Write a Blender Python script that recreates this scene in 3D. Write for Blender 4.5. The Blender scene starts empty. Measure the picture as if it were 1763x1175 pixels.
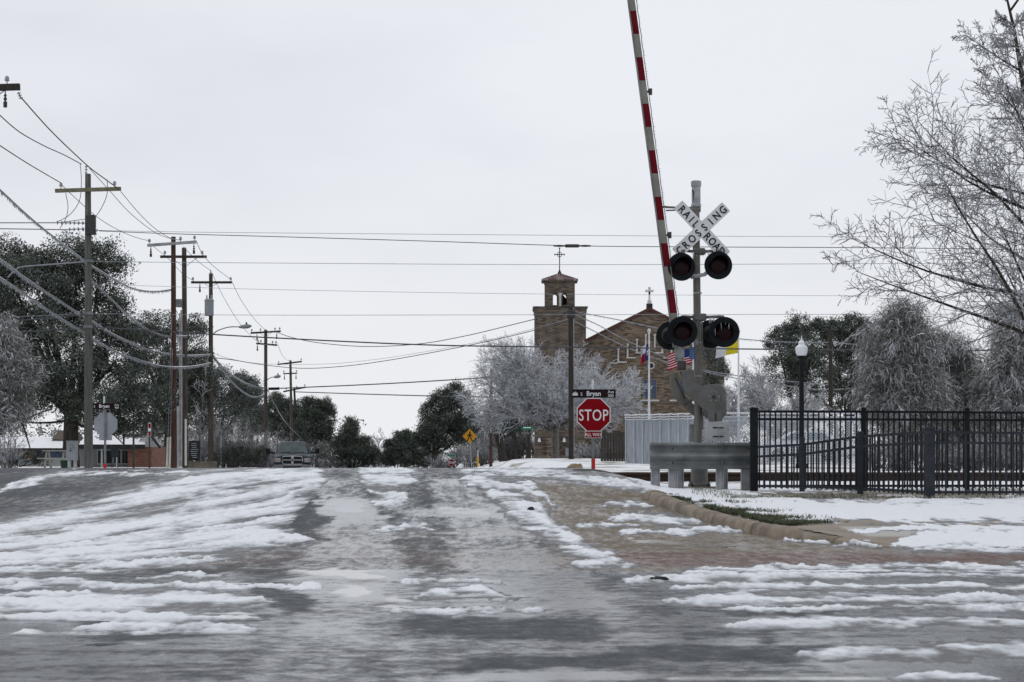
import bpy, math, random
import numpy as np
from mathutils import Vector, Matrix

SC = bpy.context.scene
COL = SC.collection
# ---------------------------------------------------------------- camera, sky, sun, exposure
F = 3428.0            # focal length in photo pixels (70 mm on a 36 mm frame, 1763 px wide)
CX, HZ, EYE = 881.5, 770.0, 1.16
cam_d = bpy.data.cameras.new('camera')
cam_d.lens = 70.0; cam_d.sensor_width = 36.0
cam_d.shift_y = (HZ - 587.5) / 1763.0
cam_d.clip_start = 0.1; cam_d.clip_end = 6000
cam_d.dof.use_dof = True; cam_d.dof.focus_distance = 45.0; cam_d.dof.aperture_fstop = 8.0
cam = bpy.data.objects.new('camera', cam_d); COL.objects.link(cam)
cam.location = (0, 0, EYE); cam.rotation_euler = (math.radians(90), 0, 0)
SC.camera = cam

SUN_EL, SUN_ROT = math.radians(48), math.radians(-40)
world = bpy.data.worlds.new('World'); SC.world = world; world.use_nodes = True
wn, wl = world.node_tree.nodes, world.node_tree.links
wn.clear()
w_out = wn.new('ShaderNodeOutputWorld'); w_bg = wn.new('ShaderNodeBackground')
w_sky = wn.new('ShaderNodeTexSky'); w_sky.sky_type = 'NISHITA'; w_sky.sun_disc = False
w_sky.sun_elevation = SUN_EL; w_sky.sun_rotation = SUN_ROT
w_sky.air_density = 1.0; w_sky.dust_density = 3.0
w_bg.inputs['Strength'].default_value = 0.1
# overcast deck: the clear sky shows through the cloud layer only a little
w_tc = wn.new('ShaderNodeTexCoord'); w_map = wn.new('ShaderNodeMapping')
w_map.inputs['Scale'].default_value = (1.0, 1.0, 2.6)
w_noise = wn.new('ShaderNodeTexNoise'); w_noise.inputs['Scale'].default_value = 4.5
w_noise.inputs['Detail'].default_value = 4.0; w_noise.inputs['Roughness'].default_value = 0.5
w_ramp = wn.new('ShaderNodeValToRGB')
w_ramp.color_ramp.elements[0].position = 0.34; w_ramp.color_ramp.elements[0].color = (7.4, 7.62, 8.2, 1)
w_ramp.color_ramp.elements[1].position = 0.66; w_ramp.color_ramp.elements[1].color = (8.45, 8.68, 9.15, 1)
w_sep = wn.new('ShaderNodeSeparateXYZ'); w_hr = wn.new('ShaderNodeMapRange')
w_hr.inputs['From Min'].default_value = 0.0; w_hr.inputs['From Max'].default_value = 0.14
w_hr.inputs['To Min'].default_value = 1.0; w_hr.inputs['To Max'].default_value = 0.0
w_hmix = wn.new('ShaderNodeMix'); w_hmix.data_type = 'RGBA'
w_hmix.inputs['B'].default_value = (8.75, 8.9, 9.2, 1)
w_mix = wn.new('ShaderNodeMix'); w_mix.data_type = 'RGBA'; w_mix.inputs['Factor'].default_value = 0.96
wl.new(w_tc.outputs['Generated'], w_map.inputs['Vector'])
wl.new(w_map.outputs['Vector'], w_noise.inputs['Vector'])
wl.new(w_noise.outputs['Fac'], w_ramp.inputs['Fac'])
wl.new(w_tc.outputs['Generated'], w_sep.inputs['Vector'])
wl.new(w_sep.outputs['Z'], w_hr.inputs['Value'])
wl.new(w_hr.outputs['Result'], w_hmix.inputs['Factor'])
wl.new(w_ramp.outputs['Color'], w_hmix.inputs['A'])
wl.new(w_sky.outputs['Color'], w_mix.inputs['A'])
wl.new(w_hmix.outputs['Result'], w_mix.inputs['B'])
wl.new(w_mix.outputs['Result'], w_bg.inputs['Color'])
wl.new(w_bg.outputs['Background'], w_out.inputs['Surface'])

sun_d = bpy.data.lights.new('sun', 'SUN'); sun_d.energy = 0.5; sun_d.angle = math.radians(14)
sun_d.color = (1.0, 0.97, 0.93)
sun = bpy.data.objects.new('sun', sun_d); COL.objects.link(sun)
sun.rotation_euler = (math.radians(90) - SUN_EL, 0, math.radians(180) - SUN_ROT)
SC.view_settings.view_transform = 'Standard'; SC.view_settings.look = 'None'
SC.view_settings.exposure = 0.0; SC.view_settings.gamma = 1.0

# ---------------------------------------------------------------- helpers
def sc_at(Y): return F / Y
def P(px, py, Y): return Vector(((px - CX) / F * Y, Y, EYE + (HZ - py) / F * Y))
def PX(px, Y): return (px - CX) / F * Y
def PZ(py, Y): return EYE + (HZ - py) / F * Y

def _hash(ix, iy, seed):
    h = (ix.astype(np.int64) * 374761393 + iy.astype(np.int64) * 668265263 + seed * 1442695041) & 0xFFFFFFFF
    h = ((h ^ (h >> 13)) * 1274126177) & 0xFFFFFFFF
    return ((h ^ (h >> 16)) & 0xFFFF) / 65535.0
def vnoise(x, y, seed=0):
    ix, iy = np.floor(x), np.floor(y)
    fx, fy = x - ix, y - iy
    fx = fx*fx*fx*(fx*(fx*6-15)+10); fy = fy*fy*fy*(fy*(fy*6-15)+10)
    a, b = _hash(ix, iy, seed), _hash(ix+1, iy, seed)
    c, d = _hash(ix, iy+1, seed), _hash(ix+1, iy+1, seed)
    return (a*(1-fx)+b*fx)*(1-fy) + (c*(1-fx)+d*fx)*fy
def fbm(x, y, seed=0, octs=4, gain=0.5):
    t = 0; amp = 1; tot = 0
    for o in range(octs):
        t = t + amp*vnoise(x*2**o + 17.3*o, y*2**o - 9.1*o, seed+o); tot += amp; amp *= gain
    return t/tot
def sstep(a, b, x):
    t = np.clip((x-a)/(b-a), 0, 1); return t*t*(3-2*t)

class MB:
    """collects shapes into one mesh"""
    def __init__(s): s.v = []; s.f = []; s.m = []; s.mi = 0; s.smooth = True
    def add(s, verts, faces):
        o = len(s.v); s.v += [tuple(p) for p in verts]
        s.f += [tuple(i+o for i in f) for f in faces]; s.m += [s.mi]*len(faces)
        return s
    def box(s, c, size, rot=None, taper=None):
        hx, hy, hz = size[0]/2, size[1]/2, size[2]/2
        t = taper or 1.0
        vs = [Vector((x*hx*(t if z > 0 else 1), y*hy*(t if z > 0 else 1), z*hz)) for z in (-1, 1) for y in (-1, 1) for x in (-1, 1)]
        if rot is not None: vs = [rot @ v for v in vs]
        vs = [v + Vector(c) for v in vs]
        return s.add(vs, [(0,2,3,1),(4,5,7,6),(0,1,5,4),(2,6,7,3),(0,4,6,2),(1,3,7,5)])
    def bar(s, a, b, w, h=None, up=(0,0,1)):
        a, b = Vector(a), Vector(b); h = h or w
        d = (b-a); L = d.length; d.normalize()
        x = d.cross(Vector(up))
        if x.length < 1e-4: x = d.cross(Vector((1,0,0)))
        x.normalize(); z = x.cross(d)
        m = Matrix((x, d, z)).transposed()
        return s.box((a+b)/2, (w, L, h), m)
    def tube(s, pts, r, n=8, cap=True):
        pts = [Vector(p) for p in pts]; k = len(pts)
        rs = r if isinstance(r, (list, tuple)) else [r]*k
        vs = []; fs = []
        ref = None
        for i, p in enumerate(pts):
            t = (pts[min(i+1, k-1)] - pts[max(i-1, 0)]).normalized()
            if ref is None:
                ref = t.cross(Vector((0,0,1)))
                if ref.length < 0.1: ref = t.cross(Vector((0,1,0)))
            ref = (ref - t*ref.dot(t)).normalized(); b = t.cross(ref)
            for j in range(n):
                a = 2*math.pi*j/n
                vs.append(p + (ref*math.cos(a) + b*math.sin(a))*rs[i])
        for i in range(k-1):
            for j in range(n):
                fs.append((i*n+j, (i+1)*n+j, (i+1)*n+(j+1) % n, i*n+(j+1) % n))
        if cap: fs.append(tuple(range(n))); fs.append(tuple((k-1)*n+j for j in reversed(range(n))))
        return s.add(vs, fs)
    def lathe(s, prof, n=20, M=None):
        """prof: (radius, height) list about +Z; M places it"""
        vs = []; fs = []; k = len(prof)
        for r, z in prof:
            for j in range(n):
                a = 2*math.pi*j/n; v = Vector((r*math.cos(a), r*math.sin(a), z))
                vs.append(M @ v if M else v)
        for i in range(k-1):
            for j in range(n):
                fs.append((i*n+j, i*n+(j+1) % n, (i+1)*n+(j+1) % n, (i+1)*n+j))
        if prof[0][0] > 1e-5: fs.append(tuple(reversed(range(n))))
        if prof[-1][0] > 1e-5: fs.append(tuple((k-1)*n+j for j in range(n)))
        return s.add(vs, fs)
    def prism(s, outline, depth, M=None):
        """outline in XZ plane (counter-clockwise seen from -Y), from y=0 to y=depth"""
        n = len(outline)
        vs = [Vector((x, 0, z)) for x, z in outline] + [Vector((x, depth, z)) for x, z in outline]
        if M: vs = [M @ v for v in vs]
        fs = [tuple(range(n)), tuple(reversed(range(n, 2*n)))]
        for i in range(n): j = (i+1) % n; fs.append((i, i+n, j+n, j))
        return s.add(vs, fs)
    def build(s, name, mats, parent=None, bevel=0, flat=False):
        me = bpy.data.meshes.new(name); me.from_pydata(s.v, [], s.f); me.update()
        if not isinstance(mats, (list, tuple)): mats = [mats]
        for m in mats: me.materials.append(m)
        if len(mats) > 1: me.polygons.foreach_set('material_index', s.m)
        if not flat:
            me.polygons.foreach_set('use_smooth', [True]*len(s.f))
            me.set_sharp_from_angle(angle=math.radians(35))
        o = bpy.data.objects.new(name, me); COL.objects.link(o)
        if parent: o.parent = parent
        if bevel:
            b = o.modifiers.new('bevel', 'BEVEL'); b.width = bevel; b.segments = 2; b.limit_method = 'ANGLE'
        return o

def tag(o, label=None, cat=None, group=None, kind=None):
    if label: o['label'] = label
    if cat: o['category'] = cat
    if group: o['group'] = group
    if kind: o['kind'] = kind
    return o
def thing(name, label, cat, loc=(0,0,0), rz=0, group=None):
    o = bpy.data.objects.new(name, None); COL.objects.link(o)
    o.location = loc; o.rotation_euler = (0, 0, rz); o.empty_display_size = 0.2
    return tag(o, label, cat, group)
def np_mesh(name, V, Fq, mats, parent=None, smooth=True, attrs=None, mi=None):
    V = np.asarray(V, np.float32); Fq = np.asarray(Fq, np.int32)
    me = bpy.data.meshes.new(name)
    n, k = Fq.shape
    me.vertices.add(len(V)); me.vertices.foreach_set('co', V.ravel())
    me.loops.add(n*k); me.loops.foreach_set('vertex_index', Fq.ravel())
    me.polygons.add(n); me.polygons.foreach_set('loop_start', np.arange(0, n*k, k, dtype=np.int32))
    me.polygons.foreach_set('use_smooth', np.full(n, smooth))
    if not isinstance(mats, (list, tuple)): mats = [mats]
    for m in mats: me.materials.append(m)
    if mi is not None: me.polygons.foreach_set('material_index', np.asarray(mi, np.int32))
    for a, (dom, val) in (attrs or {}).items():
        at = me.attributes.new(a, 'FLOAT', dom); at.data.foreach_set('value', np.asarray(val, np.float32))
    me.update(calc_edges=True)
    o = bpy.data.objects.new(name, me); COL.objects.link(o)
    if parent: o.parent = parent
    return o

# ---------------------------------------------------------------- materials
def new_mat(name):
    m = bpy.data.materials.new(name); m.use_nodes = True
    nt = m.node_tree; b = nt.nodes['Principled BSDF']
    return m, nt, b
def mat(name, col, rough=0.6, metal=0.0, var=0.15, scale=8.0, bump=0.0, spec=0.22, coat=0.0, stretch=None, dirt=None, dirt_amt=0.0):
    m, nt, b = new_mat(name); N, L = nt.nodes, nt.links
    tc = N.new('ShaderNodeTexCoord'); no = N.new('ShaderNodeTexNoise')
    no.inputs['Scale'].default_value = scale; no.inputs['Detail'].default_value = 5
    src = tc.outputs['Object']
    if stretch:
        mp = N.new('ShaderNodeMapping'); mp.inputs['Scale'].default_value = stretch
        L.new(src, mp.inputs['Vector']); src = mp.outputs['Vector']
    L.new(src, no.inputs['Vector'])
    r = N.new('ShaderNodeValToRGB')
    r.color_ramp.elements[0].position = 0.3; r.color_ramp.elements[1].position = 0.7
    r.color_ramp.elements[0].color = tuple(c*(1-var) for c in col) + (1,)
    r.color_ramp.elements[1].color = tuple(min(1, c*(1+var)) for c in col) + (1,)
    L.new(no.outputs['Fac'], r.inputs['Fac'])
    out = r.outputs['Color']
    if dirt:
        n2 = N.new('ShaderNodeTexNoise'); n2.inputs['Scale'].default_value = scale*0.35; n2.inputs['Detail'].default_value = 8
        n2.inputs['Roughness'].default_value = 0.7
        L.new(src, n2.inputs['Vector'])
        mr = N.new('ShaderNodeMapRange'); mr.inputs['From Min'].default_value = 0.5; mr.inputs['From Max'].default_value = 0.68
        mr.inputs['To Max'].default_value = dirt_amt
        L.new(n2.outputs['Fac'], mr.inputs['Value'])
        mx = N.new('ShaderNodeMix'); mx.data_type = 'RGBA'; mx.inputs['B'].default_value = tuple(dirt) + (1,)
        L.new(mr.outputs['Result'], mx.inputs['Factor']); L.new(out, mx.inputs['A']); out = mx.outputs['Result']
    L.new(out, b.inputs['Base Color'])
    b.inputs['Roughness'].default_value = rough; b.inputs['Metallic'].default_value = metal
    b.inputs['Specular IOR Level'].default_value = spec; b.inputs['Coat Weight'].default_value = coat
    b.inputs['Coat Roughness'].default_value = 0.1
    if bump:
        bp = N.new('ShaderNodeBump'); bp.inputs['Strength'].default_value = bump; bp.inputs['Distance'].default_value = 0.02
        L.new(no.outputs['Fac'], bp.inputs['Height']); L.new(bp.outputs['Normal'], b.inputs['Normal'])
    return m

def mat_brick(name, c1, c2, c3, mortar, w=0.6, h=0.2, bias=0.0):
    """brick wall: rows run along the wall, whichever way it faces"""
    m, nt, b = new_mat(name); N, L = nt.nodes, nt.links
    tc = N.new('ShaderNodeTexCoord'); sx = N.new('ShaderNodeSeparateXYZ'); L.new(tc.outputs['Object'], sx.inputs[0])
    ad = N.new('ShaderNodeMath'); ad.operation = 'ADD'; L.new(sx.outputs['X'], ad.inputs[0]); L.new(sx.outputs['Y'], ad.inputs[1])
    cb = N.new('ShaderNodeCombineXYZ'); L.new(ad.outputs[0], cb.inputs['X']); L.new(sx.outputs['Z'], cb.inputs['Y'])
    br = N.new('ShaderNodeTexBrick'); L.new(cb.outputs[0], br.inputs['Vector'])
    br.inputs['Scale'].default_value = 1.0; br.inputs['Brick Width'].default_value = w; br.inputs['Row Height'].default_value = h
    br.inputs['Mortar Size'].default_value = h*0.09; br.inputs['Bias'].default_value = bias
    br.inputs['Color1'].default_value = (0,0,0,1); br.inputs['Color2'].default_value = (1,1,1,1); br.inputs['Mortar'].default_value = (.5,.5,.5,1)
    no = N.new('ShaderNodeTexNoise'); no.inputs['Scale'].default_value = 2.2; no.inputs['Detail'].default_value = 6
    no.inputs['Roughness'].default_value = 0.75
    mp = N.new('ShaderNodeMapping'); mp.inputs['Scale'].default_value = (0.9, 2.6, 1); L.new(cb.outputs[0], mp.inputs['Vector'])
    L.new(mp.outputs['Vector'], no.inputs['Vector'])
    m1 = N.new('ShaderNodeMix'); m1.data_type = 'FLOAT'; m1.inputs['Factor'].default_value = 0.5
    L.new(br.outputs['Color'], m1.inputs['A']); L.new(no.outputs['Fac'], m1.inputs['B'])
    r = N.new('ShaderNodeValToRGB'); e = r.color_ramp.elements
    e[0].position = 0.22; e[0].color = tuple(c3)+(1,); e[1].position = 0.8; e[1].color = tuple(c2)+(1,)
    x = e.new(0.45); x.color = tuple(c1)+(1,)
    L.new(m1.outputs['Result'], r.inputs['Fac'])
    mx = N.new('ShaderNodeMix'); mx.data_type = 'RGBA'; mx.inputs['B'].default_value = tuple(mortar)+(1,)
    L.new(br.outputs['Fac'], mx.inputs['Factor']); L.new(r.outputs['Color'], mx.inputs['A'])
    L.new(mx.outputs['Result'], b.inputs['Base Color']); b.inputs['Roughness'].default_value = 0.85
    return m

def mat_attr(name, attr, stops, rough=0.6, coat=0.0, noise=None, spec=0.5):
    """colour picked by a per-vertex or per-face attribute"""
    m, nt, b = new_mat(name); N, L = nt.nodes, nt.links
    at = N.new('ShaderNodeAttribute'); at.attribute_name = attr
    fac = at.outputs['Fac']
    r = N.new('ShaderNodeValToRGB'); e = r.color_ramp.elements
    e[0].position, e[0].color = stops[0][0], tuple(stops[0][1])+(1,)
    e[1].position, e[1].color = stops[-1][0], tuple(stops[-1][1])+(1,)
    for p, c in stops[1:-1]: k = e.new(p); k.color = tuple(c)+(1,)
    if noise:
        tc = N.new('ShaderNodeTexCoord'); no = N.new('ShaderNodeTexNoise'); no.inputs['Scale'].default_value = noise[0]
        no.inputs['Detail'].default_value = 3; L.new(tc.outputs['Object'], no.inputs['Vector'])
        mu = N.new('ShaderNodeMath'); mu.operation = 'MULTIPLY_ADD'; mu.inputs[1].default_value = noise[1]; mu.inputs[2].default_value = -noise[1]/2
        L.new(no.outputs['Fac'], mu.inputs[0])
        ad = N.new('ShaderNodeMath'); ad.operation = 'ADD'; L.new(mu.outputs[0], ad.inputs[0]); L.new(fac, ad.inputs[1]); fac = ad.outputs[0]
    L.new(fac, r.inputs['Fac']); L.new(r.outputs['Color'], b.inputs['Base Color'])
    b.inputs['Roughness'].default_value = rough; b.inputs['Coat Weight'].default_value = coat
    b.inputs['Specular IOR Level'].default_value = spec
    return m

M = {}
M['wood_grey'] = mat('weathered grey pole wood', (.10,.10,.092), .85, var=.35, scale=6, stretch=(3,3,.25), bump=.4)
M['wood_red'] = mat('creosoted red brown pole wood', (.075,.043,.033), .85, var=.4, scale=6, stretch=(3,3,.25), bump=.4)
M['wood_dark'] = mat('dark pole wood', (.04,.034,.03), .85, var=.4, scale=6, stretch=(3,3,.25), bump=.4)
M['wood_mid'] = mat('brown grey pole wood', (.075,.062,.053), .85, var=.4, scale=6, stretch=(3,3,.25), bump=.4)
M['galv'] = mat('galvanised steel', (.34,.35,.36), .5, metal=.35, var=.25, scale=5, dirt=(.16,.15,.13), dirt_amt=.6)
M['galv_dull'] = mat('dull galvanised steel', (.185,.2,.203), .6, metal=.25, var=.3, scale=4, dirt=(.10,.075,.05), dirt_amt=.5, bump=.1)
M['mast'] = mat('weathered grey painted mast', (.155,.15,.135), .6, metal=.1, var=.25, scale=5, stretch=(2,2,.6), dirt=(.07,.055,.04), dirt_amt=.6)
M['cast'] = mat('cast grey metal', (.118,.117,.112), .6, metal=.15, var=.25, scale=4, dirt=(.08,.06,.045), dirt_amt=.5, bump=.15)
M['cast_light'] = mat('light grey cast metal', (.36,.37,.385), .55, metal=.1, var=.2, scale=6, dirt=(.16,.15,.14), dirt_amt=.55)
M['light_metal'] = mat('pale grey painted metal', (.23,.25,.27), .5, var=.12, scale=6, dirt=(.2,.2,.19), dirt_amt=.4)
M['black'] = mat('black painted metal', (.011,.013,.016), .6, spec=.12, var=.3, scale=10)
M['navy'] = mat('dark blue grey fence paint', (.026,.031,.039), .55, spec=.15, var=.2, scale=8, dirt=(.06,.06,.065), dirt_amt=.4)
M['dark_metal'] = mat('dark bracket metal', (.05,.05,.05), .6, metal=.2, var=.3, scale=8)
M['wire'] = mat('dark cable sheath', (.075,.078,.084), .55, var=.3, scale=3)
M['wire_ice'] = mat('ice coated cable', (.24,.25,.27), .3, var=.3, scale=5, coat=.6)
M['wire_thin'] = mat('weathered aluminium wire', (.3,.31,.325), .5, var=.2, scale=3)
M['ice'] = mat('clear pale ice', (.62,.65,.7), .12, var=.15, scale=9, coat=.5)
M['porcelain'] = mat('grey porcelain', (.32,.33,.35), .3, var=.2, scale=20)
M['white_paint'] = mat('white sign paint', (.66,.68,.7), .45, var=.06, scale=7, dirt=(.45,.45,.44), dirt_amt=.4)
M['red_sign'] = mat('red sign sheeting', (.22,.003,.008), .55, spec=.06, var=.08, scale=5)
M['red_stripe'] = mat('red reflective sheeting', (.125,.007,.013), .65, spec=.06, var=.15, scale=6)
M['gate_grey'] = mat('dull pale gate arm sheeting', (.215,.212,.185), .5, var=.15, scale=5, dirt=(.2,.19,.16), dirt_amt=.5)
M['letter_black'] = mat('black lettering', (.012,.012,.014), .5, var=.1)
M['letter_white'] = mat('white lettering', (.74,.75,.76), .4, var=.05)
M['street_sign'] = mat('dark maroon street sign', (.017,.008,.012), .5, spec=.08, var=.1)
M['green_sign'] = mat('green street sign', (.012,.2,.11), .4, var=.1)
M['yellow_sign'] = mat('amber yellow sign', (.52,.25,.015), .45, var=.1)
M['blue_sign'] = mat('blue sign', (.03,.1,.27), .4, var=.1)
M['sign_back'] = mat('bare aluminium sign back', (.29,.31,.335), .5, metal=.2, var=.12, scale=4)
M['red_post'] = mat('red post sleeve', (.55,.02,.02), .45, var=.1)
M['yellow_post'] = mat('yellow marker', (.7,.4,.02), .5, var=.1)
M['disc'] = mat('black signal background', (.008,.0105,.013), .55, spec=.1, var=.25, scale=8)
M['lens'] = mat('dark red signal lens', (.012,.002,.003), .35, var=.3, scale=25, spec=.12)
M['globe'] = mat('frosted white lamp globe', (.72,.75,.78), .25, var=.06, scale=6)
M['rail'] = mat('rusty rail steel', (.035,.022,.016), .7, var=.4, scale=4, stretch=(.3,3,3))
M['bark'] = mat('dark bark', (.045,.038,.032), .9, var=.4, scale=4, stretch=(2,2,.5), bump=.6)
M['bark_iced'] = mat('wet iced bark', (.10,.093,.088), .5, var=.6, scale=6, coat=.5, bump=.4)
M['roof_snow'] = mat('roof snow', (.82,.83,.85), .6, var=.04, scale=3, bump=.2)
M['snow_flat'] = mat('snow', (.8,.82,.85), .6, var=.06, scale=3, bump=.3)
M['brick_red'] = mat_brick('red house brick', (.21,.075,.05), (.27,.11,.07), (.13,.045,.033), (.2,.16,.14), w=.3, h=.11)
M['church'] = mat_brick('church masonry', (.132,.098,.068), (.26,.195,.135), (.04,.031,.024), (.11,.085,.067), w=.5, h=.15)
M['church_tower'] = mat_brick('tower masonry', (.095,.073,.056), (.175,.135,.1), (.036,.029,.024), (.085,.068,.057), w=.5, h=.15)
M['tile'] = mat('red clay roof tile', (.11,.056,.048), .7, var=.4, scale=5, dirt=(.6,.61,.64), dirt_amt=.75)
M['red_coping'] = mat('red clay coping', (.085,.034,.03), .7, var=.25, scale=3)
M['stone'] = mat('pale cast stone', (.52,.51,.49), .75, var=.12, scale=3)
M['glass_blue'] = mat('leaded blue glass', (.05,.075,.13), .15, var=.5, scale=7)
M['concrete'] = mat('tan kerb concrete', (.205,.17,.13), .75, var=.35, scale=5, bump=.5, dirt=(.09,.075,.058), dirt_amt=.8)
M['fence_wood'] = mat('dark fence boards', (.05,.045,.041), .9, var=.4, scale=3, stretch=(5,5,.4))
M['truck_paint'] = mat('dark blue truck paint', (.022,.03,.043), .4, var=.1, scale=2, spec=.2, coat=.0)
M['chrome'] = mat('chrome', (.42,.43,.44), .22, metal=1.0, var=.1, scale=10)
M['windscreen'] = mat('windscreen glass', (.06,.08,.085), .15, var=.3, scale=2, spec=.4)
M['headlamp'] = mat('headlamp lens', (.36,.37,.38), .2, var=.25, scale=14)
M['amber'] = mat('amber indicator', (.55,.2,.06), .25, var=.1)
M['rubber'] = mat('black rubber', (.015,.015,.016), .8, var=.2)
M['car_snow'] = mat('frosted white car paint', (.78,.8,.83), .4, var=.1, scale=5)
M['car_glass'] = mat('frosted car glass', (.075,.1,.12), .3, var=.25, scale=5)
M['siding'] = mat('grey green siding', (.17,.19,.185), .8, var=.12, scale=2, stretch=(.2,.2,8))
M['siding_pale'] = mat('pale siding', (.45,.47,.46), .8, var=.1, scale=2, stretch=(.2,.2,8))
M['dark_void'] = mat('dark soffit and shingle', (.03,.03,.032), .9, var=.3)
M['boulder'] = mat('tan boulder', (.25,.19,.13), .85, var=.35, scale=4, bump=.6)
M['picnic'] = mat('bleached picnic timber', (.30,.30,.27), .85, var=.25, scale=3)
M['bin_green'] = mat('dark green plastic', (.012,.03,.022), .5, var=.2)
M['board'] = mat('dark notice board', (.02,.024,.027), .5, var=.3)
M['board_text'] = mat('pale board lettering', (.3,.32,.34), .6, var=.2)
M['flag_red'] = mat('red flag cloth', (.3,.012,.025), .8, var=.1)
M['flag_white'] = mat('white flag cloth', (.5,.51,.54), .8, var=.08)
M['flag_blue'] = mat('navy flag cloth', (.015,.025,.11), .8, var=.1)
M['flag_yellow'] = mat('yellow flag cloth', (.55,.46,.02), .8, var=.08)
M['white_pole'] = mat('white flagpole', (.6,.62,.65), .4, var=.08, dirt=(.4,.4,.4), dirt_amt=.5)
M['guard_white'] = mat('white guy guard', (.62,.61,.56), .5, var=.12)
M['conduit'] = mat('grey white conduit', (.33,.34,.34), .5, var=.2, scale=3)
M['stone_wall'] = mat('low stone wall', (.16,.14,.11), .85, var=.35, scale=4)
M['slats'] = mat('iced pale fence slats', (.275,.305,.34), .55, var=.35, scale=3, stretch=(6,6,.35), coat=.1)
M['iced_wire'] = mat('ice coated fence wire', (.45,.48,.52), .3, var=.2, scale=4)
M['pine'] = mat_attr('live oak leaves', 'shade', [(0,(.028,.038,.028)),(.45,(.068,.083,.063)),(.7,(.115,.13,.107)),(.84,(.165,.18,.168)),(1,(.26,.28,.28))], .6, spec=.25)
M['cedar'] = mat_attr('iced cedar sprays', 'shade', [(0,(.05,.053,.043)),(.35,(.125,.13,.112)),(.62,(.23,.235,.22)),(.85,(.42,.43,.44)),(1,(.66,.68,.71))], .5, spec=.3)
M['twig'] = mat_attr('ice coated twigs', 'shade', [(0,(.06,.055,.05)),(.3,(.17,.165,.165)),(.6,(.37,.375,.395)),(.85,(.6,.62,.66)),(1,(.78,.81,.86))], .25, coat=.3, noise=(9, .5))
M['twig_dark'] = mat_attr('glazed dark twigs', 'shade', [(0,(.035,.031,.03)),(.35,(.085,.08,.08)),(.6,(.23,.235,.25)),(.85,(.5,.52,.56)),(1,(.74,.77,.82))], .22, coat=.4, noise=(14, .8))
M['grass'] = mat_attr('grass blades', 'shade', [(0,(.032,.042,.017)),(.5,(.066,.084,.034)),(.75,(.12,.115,.06)),(1,(.5,.52,.5))], .6)
# ---------------------------------------------------------------- the lie of the land
_ys = np.arange(-120, 2600, 0.25)
def _table(k, win=3.0):
    k = np.array(k, float); z = np.interp(_ys, k[:,0], k[:,1]); n = int(win/0.25)
    ker = np.hanning(n+2)[1:-1]; ker /= ker.sum()
    return np.convolve(np.pad(z, n, mode='edge'), ker, 'same')[n:-n]
T_ROAD = _table([(-120,0),(23,0),(27,.10),(30,.27),(34,.54),(37,.68),(39,.72),(42.5,.72),(46,.5),(55,-.05),(107,-.58),(155,-.7),(228,-3.1),(320,-5.5),(600,-8),(2600,-9)])
T_RIGHT = _table([(-120,.13),(22,.10),(27,.21),(30,.345),(33,.40),(36,.42),(38.5,.45),(42,.48),(46,.44),(60,.45),(120,.45),(160,.0),(200,-.25),(300,-.6),(2600,-2)])
T_LEFT = _table([(-120,0),(23,0),(27,.10),(30,.27),(34,.54),(37,.68),(39,.72),(42.5,.72),(50,.52),(65,.37),(80,.27),(114,.02),(160,-.2),(300,-.5),(2600,-2)])
def tz(tab, Y): return np.interp(Y, _ys, tab)
def uu(X, Y): return X + 0.0588*Y
def z_road(X, Y):
    X, Y = np.asarray(X, float), np.asarray(Y, float); u = uu(X, Y)
    r = tz(T_ROAD, Y); far = sstep(50, 60, Y)
    far2 = sstep(95, 145, Y)
    wr = sstep(3.8 + .4*far + .6*far2, 5.2 + .8*far + 3.0*far2, u)*sstep(31, 34, Y); wl = sstep(-8.5, -12, u)*1.0
    wl = np.where(u < -8.5, sstep(0, 3.5, -8.5-u), 0)
    return r*(1-wr)*(1-wl) + tz(T_RIGHT, Y)*wr + tz(T_LEFT, Y)*wl
def z_verge(X, Y):
    w = sstep(31, 34, np.asarray(Y, float))
    e = 1 - (1-sstep(KY[-1], KY[-1]+2.2, np.asarray(Y, float)))*sstep(KX[-1]-1.3, KX[-1]-.2, X)   # dropped kerb at the corner
    zr = z_road(X, Y)
    return zr + (tz(T_RIGHT, Y)*(1-w) + zr*w - zr)*e + 0.006
def unproj(px, py, f=None):
    """where the line of sight through a photo pixel meets the road"""
    ys = np.arange(8, 60, .02); f = f or z_road
    d = EYE + (HZ-py)/F*ys - f((px-CX)/F*ys, ys); k = np.argmax(d < 0)
    return (px-CX)/F*ys[k], ys[k]
KERB = [unproj(*p) for p in ((1100,853),(1113,860),(1130,870),(1195,893),(1242,906),(1284,918),(1346,928),(1411,934.5),(1498,941),(1562,943.5))]
KX = [p[0] for p in KERB]; KY = [p[1] for p in KERB]
def in_verge(X, Y):
    X, Y = np.asarray(X, float), np.asarray(Y, float)
    # kerb runs away from the corner; beyond it the verge edge follows u = 4.25
    edge = np.interp(Y, KY[::-1], KX[::-1])
    edge = np.where(Y > KY[0], np.maximum(KX[0], 4.25-0.0588*Y) + 0*Y, edge)
    edge = np.where(Y < KY[-1], 1e6, edge)
    return X > edge
def z_top(X, Y): return np.where(in_verge(X, Y), z_verge(X, Y), z_road(X, Y))
def z_at(x, y): return float(z_top(np.array([x]), np.array([y]))[0])
def to_px(X, Y, Z): return CX + X*F/Y, HZ - (Z-EYE)*F/Y

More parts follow.
